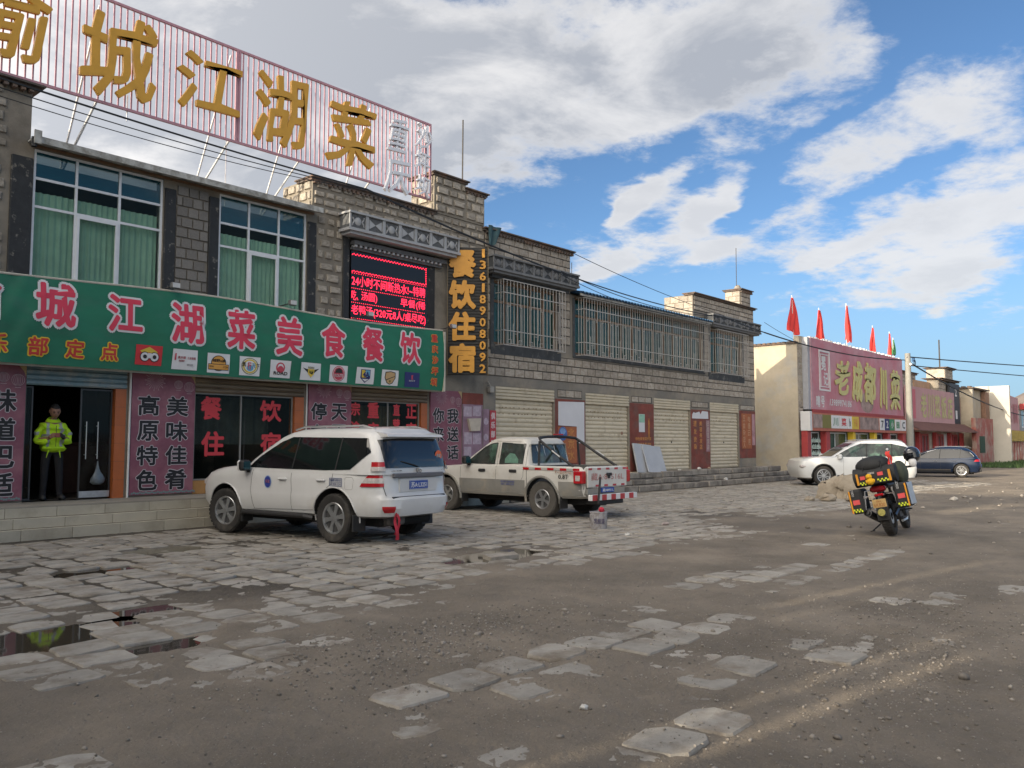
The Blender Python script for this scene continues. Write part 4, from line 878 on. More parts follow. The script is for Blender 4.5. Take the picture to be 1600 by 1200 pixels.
# ------------------------------------------------------------------ tall banners on the pillars
ban_c = pm('plum_banner', (.215, .070, .100), rough=.6, var=.16, scale=1.6, col2=(.30, .12, .145), c2s=1.1); ban_pale = pm('banner_pale_print', (.40, .26, .28), rough=.6, var=.1)
ban_w = pm('banner_outline', (.52, .47, .48), rough=.6, var=.03); ban_k = pm('banner_black', (.012, .012, .013), rough=.6, var=0); ban_y = pm('banner_yellow_corner', (.42, .30, .14), rough=.6, var=.2, scale=6)
def banner(x0, x1, z0, z1, chars, label, name='pillar_banner', mar=True):
    t = thing(name, label, 'banner', ((x0 + x1) / 2, FY, z0), group='tall plum coloured banners between the shop doors')
    obj('sheet', MB().box(x0, x1, FY - .045, FY - .005, z0, z1), ban_c, t)
    y = FY - .047
    mb = MB()
    for (cx, cz, r) in ((x0 + .35 * (x1 - x0), z1 - .18, .17),):
        for k in range(26):
            a = 2 * PI * k / 26; r2 = r * (1 + .25 * (k % 2)); flat(mb, [(cx + .03 * math.cos(a), cz + .03 * math.sin(a)), (cx + r2 * math.cos(a - .035), cz + r2 * math.sin(a - .035)), (cx + r2 * math.cos(a + .035), cz + r2 * math.sin(a + .035))], y - .0001 * k)
    for (cx, cz, r) in ((x1 - .13, z1 - .28, .11), (x1 - .36, z1 - .24, .09)):
        for q in (0.0, .30, .6, .85):
            rr = r * (1 - q); n = 20
            for k in range(n):
                a, b = 2 * PI * k / n, 2 * PI * (k + 1) / n; mb.add([(cx + rr * math.cos(a), y - .0028, cz + r * math.sin(a)), (cx + rr * math.cos(b), y - .0028, cz + r * math.sin(b)), (cx + max(0, rr - .01) * math.cos(b), y - .0028, cz + (r - .01) * math.sin(b)), (cx + max(0, rr - .01) * math.cos(a), y - .0028, cz + (r - .01) * math.sin(a))], [(0, 1, 2, 3)])
        mb.add([(cx - .05, y - .0028, cz - r - .03), (cx + .05, y - .0028, cz - r - .03), (cx + .05, y - .0028, cz - r - .015), (cx - .05, y - .0028, cz - r - .015)], [(0, 1, 2, 3)])
    o = obj('fireworks_print', mb, ban_pale, t); o['kind'] = 'stuff'
    flat(mb2 := MB(), [(x1 - .14, z1), (x1, z1), (x1, z1 - .22), (x1 - .04, z1 - .12)], y - .001); obj('corner_print', mb2, ban_y, t)
    mb = MB(); x = x0
    while x < x1 - .05:
        for q in range(3): flat(mb, disc(x + .05 + .04 * q, z0 + .03 + .015 * (q % 2), .022, 8), y - .001 - .0003 * q)
        x += .12
    o = obj('border_print', mb, pm('banner_teal_print', (.16, .22, .22), rough=.6), t); o['kind'] = 'stuff'
    for (s, a, b, c, d) in chars:
        mb = MB(); put_text(mb, s, a, b, c, d, y - .004, bold=.065, ref=.03); k = obj('character', mb, ban_w, t)
        mb = MB(); put_text(mb, s, a, b, c, d, y - .006, bold=.030, ref=.03); obj('fill', mb, ban_k, k)
zz = [(2.12, 2.52), (1.62, 2.02), (1.14, 1.53), (.65, 1.06)]
banner(4.25, 5.62, .57, 2.97, [(s, 5.08, 5.48, *zz[i]) for i, s in enumerate('味道巴适')], 'plum banner reading 味道巴适 at the far left side of the doorway')
banner(7.52, 8.82, .57, 3.00, [(s, 7.64, 8.07, *zz[i]) for i, s in enumerate('高原特色')] + [(s, 8.22, 8.68, *zz[i]) for i, s in enumerate('美味佳肴')], 'plum banner reading 高原特色 and 美味佳肴 between the doorway and the first shop window')
banner(11.62, 12.85, .57, 3.02, [(s, 11.68, 12.13, *zz[i]) for i, s in enumerate('停车')] + [(s, 12.26, 12.72, *zz[i]) for i, s in enumerate('天天')], 'plum banner beginning 停 and 天 rising behind the white off-roader')
banner(15.48, 16.66, .57, 3.00, [(s, 15.56, 15.98, *zz[i]) for i, s in enumerate('你来')] + [(s, 16.09, 16.54, *zz[i]) for i, s in enumerate('我送话')], 'plum banner reading 我送话 at the right end of the restaurant front')

# small floodlights standing on top of the green sign
def floodlight(x, label):
    t = thing('floodlight', label, 'lamp', (x, 16.0, 4.5), group='small floodlights along the top of the green sign')
    mb = MB(); mb.tube([(x - .35, 16.35, 4.50), (x, 15.8, 4.66)], .014, 6); obj('arm', mb, black_paint, t)
    mb = MB(); mb.bbox(x - .09, x + .09, 15.70, 15.80, 4.60, 4.72, .02); obj('lamp_head', mb, pm('lamp_grey', (.12, .12, .12), rough=.5), t)
    mb = MB(); mb.box(x - .075, x + .075, 15.690, 15.699, 4.615, 4.705); obj('lens', mb, pm('lamp_lens', (.5, .5, .48), rough=.2), t)
for x, l in ((8.02, 'small grey floodlight on an arm below the grey block infill'), (10.72, 'small grey floodlight on an arm below the second curtained window'), (12.9, 'small floodlight under the left corner of the LED board'), (15.7, 'small floodlight at the right end of the green sign')): floodlight(x, l)

# ------------------------------------------------------------------ stone steps and platform of the shuttered row
stepm = pm('worn_concrete_step', (.26, .235, .20), rough=.92, var=.22, scale=3, bump=.7, bscale=16, col2=(.15, .13, .11), c2s=1.6, rnd=.14)
st = thing('stone_steps', 'crumbling grey stone steps running in front of the closed cream shutters', 'steps', (26, 15.6, 0))
mb = MB(); mb.box(17.31, 36.3, 15.84, FY - .002, -.1, .54); mb.box(17.31, 37.0, 15.47, 15.839, -.1, .35); mb.box(17.31, 38.0, 15.12, 15.469, -.1, .17); obj('core', mb, joint_dark, st)
for (y, z0, z1, d, xe) in ((15.10, -.02, .18, .365, 38.0), (15.45, .19, .36, .385, 37.1), (15.82, .37, .57, .575, 36.4)):
    x = 17.32
    while x < xe - .2:
        w = rng.uniform(.7, 1.5); b = min(x + w, xe); mb = MB(); j = rng.uniform(-.02, .02)
        mb.bbox(x + .008, b - .008, y + rng.uniform(-.03, .02), y + d, z0, z1 + rng.uniform(-.015, .012), .025)
        obj('step_block', mb, stepm, st); x = b
# paper litter and rubble on the steps
def scrap(x, y, z, r, label, mat, name='litter', cat='litter', flatk=.5):
    mb = MB().ball((x, y, z + r * flatk * .7), r, 9, 6, (1, .8, flatk)); rr = random.Random(int(x * 100))
    for i in range(len(mb.v)): mb.v[i] = tuple(c + rr.uniform(-.22, .22) * r for c in mb.v[i])
    t = obj(name, mb, mat, smooth=30); tag(t, label, cat)
paper = pm('crumpled_paper', (.62, .60, .56), rough=.8, var=.1)
scrap(29.9, 15.2, .17, .11, 'crumpled white paper lying on the bottom stone step', paper)
scrap(28.0, 16.1, .57, .07, 'small pale rubble scrap below the third shutter', paper)
scrap(29.6, 16.15, .57, .09, 'pale plaster rubble at the foot of the torn poster pillar', paper, 'rubble_piece', 'rubble')
scrap(30.3, 16.1, .57, .08, 'pale brick rubble beside the torn poster pillar', pm('brick_bit', (.42, .30, .22), rough=.9), 'rubble_piece', 'rubble')

# ------------------------------------------------------------------ shuttered building
sb = thing('shuttered_building', 'two storey grey block building with four cream roller shutters and barred upper windows', 'building', (26, 18, 0))
X1 = 35.15
SH = [(18.10, 20.84), (22.50, 25.08), (26.73, 29.40), (31.00, 33.55)]
UWA = (18.00, 21.02, 4.46, 6.35); UWB = (21.92, 30.5, 4.46, 6.36); UWC = (31.05, 33.98, 4.46, 6.25)
mb = MB(); wall_boxes(mb, 17.605, X1, .57, 3.4, [(a, b, .57, 3.24) for a, b in SH]); wall_boxes(mb, 17.605, 21.70, 3.4, 7.72, [UWA]); wall_boxes(mb, 21.70, 30.55, 3.4, 6.40, [UWB]); wall_boxes(mb, 30.55, X1, 3.4, 7.48, [UWC])
mb.box(29.75, 30.55, FY, FY + .32, 6.401, 7.48)
mb.box(33.9, 34.9, FY - .0, FY + .7, 7.481, 8.22)
mb.prism([(FY + .3, .5), (25, .5), (25, 5.15), (18.5, 5.3), (FY + .3, 6.5)], X1 - .3, X1, 'x'); mb.box(17.605, X1, 25, 25.3, .5, 5.3); mb.box(17.605, 17.9, FY + .3, 25, .5, 5.1); mb.box(29.75, 30.05, FY + .32, FY + 1.3, 6.4, 7.48); mb.box(26, 30.04, FY + 1.31, FY + 1.6, 6.13, 6.95)  # gable end follows the unseen roof slope, shaped to let low sun past
obj('wall', mb, render_grey, sb)
jb = MB()   # dark raked joints behind the blocks
DZ = -.004
for (a, b, z0, z1) in [(17.61, 35.14, 3.52, 4.30), (17.61, 21.69, 6.98, 7.70), (29.78, 35.14, 6.86, 7.46), (34.12, 35.14, 4.31, 6.85), (21.10, 21.68, 4.7, 6.97), (30.56, 30.9, 4.7, 6.3), (17.61, 17.85, 4.31, 6.97), (33.92, 34.88, 7.50, 8.2), (21.0, 22.3, 3.02, 3.28), (25.25, 26.6, 3.02, 3.25), (29.5, 30.9, 2.98, 3.22), (33.7, 35.1, 3.0, 3.22)]:
    jb.box(a, b, FY + DZ, FY - .0005, z0, z1)
obj('mortar', jb, joint_dark, sb)
mb = MB(); mb.add([(17.605, FY + .31, 6.5), (X1 - .31, FY + .31, 6.5), (X1 - .31, 18.5, 5.3), (17.605, 18.5, 5.3), (17.605, FY + .31, 6.62), (X1 - .31, FY + .31, 6.62), (X1 - .31, 18.5, 5.42), (17.605, 18.5, 5.42)], [(0, 3, 2, 1), (4, 5, 6, 7), (0, 1, 5, 4), (1, 2, 6, 5), (2, 3, 7, 6), (3, 0, 4, 7)]); mb.box(17.605, X1 - .31, 18.51, 24.99, 5.15, 5.28); mb.box(17.91, X1 - .31, FY + .31, 25, 3.3, 3.45); obj('roof', mb, roof_m, sb)  # unseen slope behind the front, lowered so sun reaches the yellow side wall
ms = Masonry(sb, 'block', BLKM, BLK, block_i, .020)
for (a, b, z0, z1, h, p) in [(17.62, 35.13, 3.53, 4.29, .253, 1.0), (17.62, 21.68, 7.00, 7.69, .23, 1.1), (29.8, 35.13, 6.88, 7.45, .19, .9), (34.14, 35.13, 4.31, 6.85, .254, 1.0), (21.12, 21.66, 4.72, 6.96, .28, 1.0), (30.57, 30.88, 4.72, 6.28, .26, .8), (17.62, 17.84, 4.33, 6.96, .26, .8), (33.94, 34.86, 7.51, 8.19, .22, .8),
                             (21.0, 22.3, 3.03, 3.27, .24, .6), (25.25, 26.6, 3.03, 3.24, .21, .6), (29.5, 30.9, 2.99, 3.21, .22, .5), (33.7, 35.1, 3.01, 3.21, .2, .5)]:
    ms.lay(a, b, z0, z1, .43 if b - a > 1 else (b - a) / (1 if b - a < .5 else 1.5), h, .026, y=FY + DZ, jit=.05, prio=p)
ms.lay_side(29.75, FY + .01, FY + 1.28, 6.42, 7.46, .4, .26, .02); ms.lay_side(33.9, FY + .01, FY + .68, 7.5, 8.2, .34, .23, .02)
ms.finish()
coping(sb, 17.62, 21.70, FY, FY + .5, 7.76, .12); coping(sb, 29.75, 35.15, FY, FY + .3, 7.52, .12, False); coping(sb, 33.9, 34.9, FY, FY + .7, 8.26, .10)
rust = pm('orange_plastered_wall', (.42, .27, .17), rough=.9, var=.15, scale=2)
obj('roof_shed', MB().box(26.0, 29.7, FY + 1.0, FY + 1.3, 6.2, 6.9), rust, sb)
mb = MB(); mb.lathe([(.001, 8.30), (.25, 8.33), (.16, 8.40), (.10, 8.52), (.02, 8.56)], 9, 'z', (34.4, FY + .35, 0)); obj('cap_stone', mb, stepm, sb)
# teal rag over the parapet
mb = MB(); mb.grid(lambda u, v: (17.62 + .55 * u * (1 - .5 * v), FY - .15 - .04 * math.sin(u * 9) - .02 * v, 7.86 - .62 * v * (1 - .25 * abs(u - .4))), 10, 6); t = obj('rag', mb, pm('teal_tarpaulin', (.03, .075, .085), rough=.7, var=.3), smooth=80); tag(t, 'dark teal rag draped over the parapet above the vertical sign', 'cloth')
# slate painted surrounds
def surround(parent, x0, x1, z0, z1, w, wb):
    for (a, b, c, d) in ((x0 - w, x0, z0 - wb, z1 + .1), (x1, x1 + w, z0 - wb, z1 + .1), (x0, x1, z0 - wb, z0)):
        obj('window_surround', MB().bbox(a, b, FY - .034, FY - .002, c, d, .012), slate_paint, parent)
surround(sb, 18.00, 21.02, 4.46, 6.35, .15, .30); surround(sb, 21.92, 30.5, 4.46, 6.2, .12, .12); surround(sb, 31.05, 33.98, 4.46, 6.25, .14, .30)
slate_edge = pm('slate_edge', (.17, .175, .18), rough=.8, var=.2, scale=6)
carved_lintel(17.55, 21.62, 6.58, 6.92, (slate_edge, slate_paint), sb, .42, 9); carved_lintel(30.62, 35.0, 6.40, 6.74, (slate_edge, slate_paint), sb, .42, 7)
obj('cornice', MB().box(17.75, 21.4, FY - .18, FY - .036, 6.36, 6.52), slate_paint, sb); obj('cornice', MB().box(30.8, 34.6, FY - .18, FY - .036, 6.27, 6.33), slate_paint, sb)
# windows: brown wooden frames, green glass
green_gl = glass_mat('green_window_glass', (.015, .085, .075), .42, .05, .05)
def wood_window(parent, x0, x1, z0, z1, n):
    w = (x1 - x0) / n; cols = [x0 + w * i for i in range(1, n)]
    zt = z0 + (z1 - z0) * .68
    wd = obj('window', frame_boxes(MB(), x0, x1, z0, z1, FY + .10, .075, .07, cols, [(zt, x0 + .07, x1 - .07)]), wood_m, parent)
    xs = [x0] + cols + [x1]
    for i in range(n):
        for (a, b) in ((z0, zt), (zt, z1)): obj('pane', MB().box(xs[i] + .04, xs[i + 1] - .04, FY + .13, FY + .137, a + .04, b - .04), green_gl, wd)
    curtain(parent, x0, x1, z0, z1, FY + .32, pm('teal_curtain', (.10, .22, .19), rough=.95, var=.2), .16)
    v = MB(); v.box(x0, x1, FY + 1.9, FY + 2, z0 - .3, z1 + .1); obj('room_wall', v, dark_room, parent)
wood_window(sb, 18.00, 21.02, 4.46, 6.35, 5); wood_window(sb, 21.92, 30.5, 4.46, 6.36, 12); wood_window(sb, 31.05, 33.98, 4.46, 6.25, 4)
# protruding burglar bars with fretwork
bar_m = pm('galvanised_bars', (.44, .41, .37), rough=.5, metal=.1, var=.2, scale=5)
def cage(x0, x1, z0, z1, label, out=.32, step=.15):
    t = thing('window_bars', label, 'window bars', ((x0 + x1) / 2, FY, z0), group='galvanised burglar bar cages on the upper windows')
    yf = FY - out - .03; mb = MB()
    for z in (z0, z0 + (z1 - z0) * .22, z0 + (z1 - z0) * .80, z1):
        mb.box(x0, x1, yf - .012, yf + .012, z - .012, z + .012)
        for x in (x0, x1): mb.box(x - .011, x + .011, yf + .013, FY - .037, z - .011, z + .011)
    obj('rail', mb, bar_m, t)
    me = MB().box(-.008, .008, -.008, .008, z0 + .013, z1 - .013).mesh('bar', [bar_m]); n = int((x1 - x0) / step); k = 0
    for i in range(n + 1): obj('bar', me, bar_m, t, loc=(x0 + (x1 - x0) * i / n, yf, 0))
    for x in (x0, x1):
        for q in (.33, .66): obj('bar', me, bar_m, t, loc=(x, yf + (out - .01) * q, 0))
    # fretwork keys in the lower half
    me2 = MB(); s = .011
    def bar2(a, b, c, d): me2.box(min(a, c) - s / 2, max(a, c) + s / 2, -.006, .006, min(b, d) - s / 2, max(b, d) + s / 2)
    W_, H_ = .62, (z1 - z0) * .62
    for q in ((0, 0, .62, 0), (0, 0, 0, H_), (.62, 0, .62, H_), (.08, H_, .54, H_), (.08, H_ - .09, .08, H_), (.54, H_ - .09, .54, H_), (0, H_ - .09, .08, H_ - .09), (.54, H_ - .09, .62, H_ - .09), (.0, .12, .14, .12), (.14, 0, .14, .12), (.48, .0, .48, .12), (.48, .12, .62, .12), (.22, 0, .22, H_ * .5), (.40, .2, .40, H_), (.22, .3, .40, .3)): bar2(*q)
    mf = me2.mesh('fretwork', [bar_m]); n = max(1, int((x1 - x0) / .80)); g = (x1 - x0) / n
    for i in range(n): obj('fretwork', mf, bar_m, t, loc=(x0 + g * (i + .5) - .31, yf - .022, z0 + .04))
    return t
cage(18.05, 20.98, 4.42, 6.32, 'burglar bar cage on the upper window nearest the vertical sign'); cage(21.96, 30.46, 4.42, 6.30, 'very long burglar bar cage under the blue corrugated strip of roof'); cage(31.10, 33.90, 4.42, 6.2, 'burglar bar cage on the end window under the corner parapet')
blue_roof = pm('blue_corrugated', (.055, .13, .24), rough=.5, var=.2, scale=3)
mb = MB(); mb.grid(lambda u, v: (21.75 + 8.8 * u, FY - .46 + 1.2 * v, 6.44 + .03 * math.sin(u * 8.8 / .19 * 2 * PI) + .22 * v), 420, 1); mb.grid(lambda u, v: (21.75 + 8.8 * u, FY - .46 + 1.2 * v, 6.41 + .03 * math.sin(u * 8.8 / .19 * 2 * PI) + .22 * v), 420, 1)
obj('awning_roof', mb, blue_roof, sb, smooth=60)
obj('awning_edge', MB().box(21.75, 30.55, FY - .40, FY - .36, 6.33, 6.40), alu_flash, sb)
# roller shutters
for si, (a, b) in enumerate(SH):
    sh = obj('roller_shutter', MB().box(a + .01, b - .01, FY + .10, FY + .13, .575, 2.86), beige_metal, sb)
    hb = MB(); n = 4; h = (3.24 - 2.86) / n
    for i in range(n):
        z = 2.86 + i * h; hb.add([(a, FY + .03, z), (b, FY + .03, z), (b, FY - .005, z + h * .2), (a, FY - .005, z + h * .2), (b, FY - .005, z + h * .85), (a, FY - .005, z + h * .85), (b, FY + .03, z + h), (a, FY + .03, z + h)], [(0, 1, 2, 3), (3, 2, 4, 5), (5, 4, 6, 7)])
    hb.box(a, b, FY + .031, FY + .09, 2.86, 2.87); obj('housing', hb, beige_metal, sh, smooth=35).location = (0, 0, 0)
    n = 17; h = (2.855 - .575) / n
    sl = MB(); prof = [(0, .0), (-.004, .0), (-.028, .25), (-.032, .55), (-.022, .82), (0, 1.0)]
    vs_ = [(x, FY + .10 + p[0], p[1] * h * .985) for p in prof for x in (a + .02, b - .02)]; sl.add(vs_, [(2 * i, 2 * i + 1, 2 * i + 3, 2 * i + 2) for i in range(len(prof) - 1)])
    m_ = sl.mesh('slat', [beige_metal], 50)
    for i in range(n):
        o = obj('slat', m_, beige_metal, sh); o.location = (0, 0, .575 + i * h)
    if si >= 2: o = obj('lock', MB().lathe([(.001, FY + .05), (.03, FY + .055), (.034, FY + .07)], 12, 'y', ((a + b) / 2, 0, 1.62)), black_paint, sh); o.location = (0, 0, 0)
    if si == 1: o = obj('patch', MB().lathe([(.001, FY + .055), (.06, FY + .06), (.064, FY + .07)], 10, 'y', (b - .35, 0, 1.93)), pm('rust_patch', (.28, .17, .12), rough=.8), sh); o.location = (0, 0, 0)
for si, (a, b) in enumerate(SH):      # rows of grubby marks left on the slats
    mk = MB(); r_ = random.Random(si)
    for z in ((2.62, 2.44) if si < 3 else (2.5,)):
        x = a + .2
        while x < b - .3: mk.box(x, x + r_.uniform(.03, .08), FY + .060, FY + .0655, z + r_.uniform(-.012, .0), z + r_.uniform(.008, .025)); x += r_.uniform(.10, .28)
    o = obj('grime_marks', mk, pm('grime_brown', (.22, .16, .10), rough=.9, var=.3), sb); o['kind'] = 'stuff'
# painted pillars, posters and paper
def pillar_paint(a, b, z0, z1): obj('painted_panel', MB().box(a, b, FY - .012, FY - .0005, z0, z1), maroon, sb)
pillar_paint(20.88, 22.46, .58, 2.98); pillar_paint(25.12, 26.70, .58, 3.00); pillar_paint(29.44, 30.98, .58, 2.9); pillar_paint(33.6, 35.14, .95, 2.98); pillar_paint(16.72, 17.56, 2.66, 2.98)
or_ch = pm('faded_orange_writing', (.50, .22, .07), rough=.8, var=.2, scale=6); pale_ch = pm('faded_pale_writing', (.46, .36, .32), rough=.8, var=.2)
def poster(name, label, cat, x0, x1, z0, z1, mat, y=FY - .02, writing=(), wm=None, poly=None, group=None):
    t = thing(name, label, cat, ((x0 + x1) / 2, FY, z0), group=group)
    mb = MB()
    if poly: mb.prism([(x0 + (x1 - x0) * p[0], z0 + (z1 - z0) * p[1]) for p in poly], y - .004, y)
    else: mb.box(x0, x1, y - .004, y, z0, z1)
    obj('sheet', mb, mat, t)
    for w in writing: obj('lettering', put_text(MB(), w[0], *w[1:5], y - .009, bold=.03), (w[5] if len(w) > 5 else wm), t)
    return t
white_sheet = pm('white_poster_paper', (.62, .62, .64), rough=.7, var=.06, scale=2)
poster('blank_poster', 'large white blank sheet pasted on the maroon pillar behind the pickup cab', 'poster', 21.02, 22.40, 1.58, 2.92, white_sheet, poly=[(0, .42), (.70, .40), (.70, 0), (1, 0), (1, 1), (0, .98)])
or_p = pm('orange_poster', (.36, .12, .05), rough=.8, var=.2)
t = poster('water_advert', 'orange poster with a blue round bottle picture on the pillar behind the pickup', 'poster', 21.0, 21.98, .95, 2.10, or_p, writing=[('北', 21.5, 21.85, 1.75, 2.05), ('京', 21.5, 21.85, 1.40, 1.70), ('水', 21.5, 21.85, 1.05, 1.35)], wm=or_ch)
mb = MB(); flat(mb, disc(21.24, 1.88, .22, 24), FY - .032); obj('bottle_print', mb, pm('blue_print', (.05, .12, .34), rough=.4, var=.4, scale=8), t)
mb = MB(); flat(mb, disc(21.24, 1.96, .10, 16, 1.4), FY - .034); obj('bottle_shine', mb, pm('pale_blue_print', (.18, .30, .52), rough=.4, var=.3), t)
t = poster('menu_lettering', 'maroon pillar panel with rows of faded orange writing above the leaning boards', 'poster', 25.2, 26.6, .9, 2.65, maroon, y=FY - .0135, writing=[('川味小炒', 26.28, 26.42, 1.75, 2.5), ('特色家常菜炒菜', 25.45, 26.5, 1.68, 1.80), ('水饺面条盖浇饭', 25.45, 26.5, 1.48, 1.60), ('牛肉面抄手', 25.5, 26.4, 1.28, 1.38), ('住宿停车', 25.5, 26.4, 1.08, 1.2)], wm=or_ch)
t = poster('green_notice', 'narrow pale green and white notice pasted among orange writing', 'notice', 25.68, 26.06, 1.98, 2.62, white_sheet, y=FY - .024)
obj('green_print', MB().box(25.69, 26.05, FY - .031, FY - .0285, 2.32, 2.61), pm('mint_print', (.28, .50, .38), rough=.7, var=.2), t)
poster('torn_poster', 'torn white paper remnant at the top of the third maroon pillar', 'poster', 29.5, 30.82, 2.55, 2.86, white_sheet, poly=[(0, 0), (1, .02), (.98, .95), (.62, 1.0), (.52, .55), (.45, .9), (.2, .7), (.1, .8), (.02, .55)])
t = poster('pillar_menu', 'maroon panel with two columns of orange characters under the torn white paper', 'poster', 29.52, 30.5, 1.3, 2.5, maroon, y=FY - .0135, writing=[(s, 29.62, 29.85, z, z + .22) for s, z in zip('理发烫染', (2.24, 1.93, 1.62, 1.34))] + [(s, 30.08, 30.30, z, z + .20) for s, z in zip('美容美发店', (2.26, 2.03, 1.80, 1.57, 1.34))], wm=or_ch)
poster('faded_strip', 'narrow faded lilac strip of characters beside the fourth shutter', 'poster', 30.62, 30.92, 1.25, 2.5, pm('faded_lilac', (.30, .18, .20), rough=.8, var=.3, scale=4), writing=[(s, 30.67, 30.87, z, z + .2) for s, z in zip('日用百货店', (2.25, 2.02, 1.79, 1.56, 1.33))], wm=pale_ch)
poster('corner_poster', 'orange and maroon poster with faint columns of characters at the building corner', 'poster', 33.78, 34.72, 1.35, 2.86, or_p, writing=[(s, 33.88, 34.12, z, z + .26) for s, z in zip('五金杂货人', (2.52, 2.22, 1.92, 1.62, 1.38))] + [(s, 34.36, 34.60, z, z + .26) for s, z in zip('电器日用', (2.5, 2.2, 1.9, 1.5))], wm=pm('dull_orange_writing', (.48, .26, .15), rough=.8))
poster('pink_strip', 'narrow pale pink strip at the very corner of the block building', 'poster', 34.78, 35.05, 1.5, 2.85, pm('faded_pink_paper', (.42, .24, .26), rough=.8, var=.3, scale=4))
t = poster('notice_board', 'lilac wall sheet printed with pale squares between the plum banner and the first shutter', 'poster', 16.72, 17.52, .9, 2.66, pm('lilac_board', (.27, .17, .22), rough=.7, var=.25, scale=3))
for (a, b, c, d) in ((16.76, 17.08, 2.32, 2.60), (17.12, 17.45, 2.34, 2.62), (16.78, 17.08, 1.55, 1.88), (17.13, 17.45, 1.55, 1.86), (16.78, 17.06, 1.2, 1.48)):
    obj('square_print', MB().box(a, b, FY - .030, FY - .0245, c, d), pm('pale_lilac_print', (.42, .34, .40), rough=.7, var=.25, scale=12), t)
obj('yellow_print', MB().box(16.76, 17.1, FY - .030, FY - .0245, .98, 1.12), pm('yellow_print', (.45, .38, .05), rough=.7, var=.2), t)
mb = MB(); mb.prism([(16.88, 2.26), (17.38, 2.28), (17.34, 1.93), (16.98, 1.91)], FY - .11, FY - .031); t = obj('wall_box', mb, pm('beige_box', (.50, .44, .36), rough=.7)); tag(t, 'beige tapered box fixed over the lilac wall sheet', 'box')
t = poster('side_notice', 'lilac sheet with grey emblems just left of the red strip sign', 'poster', 17.55, 17.80, 1.2, 2.55, MATS['lilac_board'])
for z in (2.2, 1.75, 1.35): obj('emblem', flat(MB(), disc(17.67, z, .10, 10), FY - .0265), MATS['pale_lilac_print'], t)
t = poster('red_strip_sign', 'narrow red sign with white boxed characters beside the first shutter', 'sign', 17.82, 18.08, 1.15, 2.52, pm('bright_red_board', (.42, .04, .05), rough=.5, var=.1), y=FY - .035)
for s, z in zip('俱乐部骑行', (2.26, 2.00, 1.74, 1.48, 1.22)): obj('lettering', put_text(MB(), s, 17.86, 18.04, z, z + .2, FY - .043, bold=.05), pm('pale_pink_letter', (.62, .48, .48), rough=.6), t)
mb = MB(); mb.bbox(17.70, 17.88, FY - .16, FY - .03, 3.02, 3.2, .02); mb.tube([(17.78, FY - .10, 3.2), (17.72, FY - .05, 3.34)], .02, 6); t = obj('meter_box', mb, pm('pale_junction', (.36, .34, .30), rough=.7, var=.2)); tag(t, 'small pale junction box on the wall above the first shutter corner', 'box')

# two boards leaning beside the steps
bd = pm('grey_white_board', (.40, .41, .43), rough=.5, var=.10, scale=2); bd2 = pm('dark_board_back', (.10, .10, .10), rough=.8, var=.2)
def leaning(x0, x1, y0, h, lean, mat, label, th=.04):
    mb = MB(); mb.bbox(0, x1 - x0, 0, th, 0, h, .01); M = Matrix.Translation((x0, y0, .575)) @ Matrix.Rotation(-lean, 4, 'X') @ Matrix.Rotation(R(4), 4, 'Y'); mb.xf(M); t = obj('leaning_board', mb, mat, ); tag(t, label, 'board')
leaning(25.55, 26.75, 15.90, 1.02, R(19), bd, 'big grey white board leaning against the pillar in front of another board'); leaning(25.05, 26.2, 16.02, 1.05, R(14), bd, 'grey board with its dark edge showing behind the front leaning board', .06)

# roof rods
def rod(x, y, z0, z1, label, r=.012):
    mb = MB(); mb.tube([(x, y, z0), (x + .02, y, z1)], r, 5); t = obj('roof_rod', mb, pm('dark_rod', (.06, .055, .05), rough=.7)); tag(t, label, 'rod', 'thin metal rods standing on the roofs')
rod(17.2, FY + .5, 8.7, 11.0, 'tall thin rod on the stone block tower beside the billboard', .022); rod(34.3, FY + .35, 8.5, 10.2, 'thin rod rising from the corner chimney of the block building', .016); rod(22.3, 16.8, 6.3, 7.6, 'short rod at the left end of the blue corrugated roof')

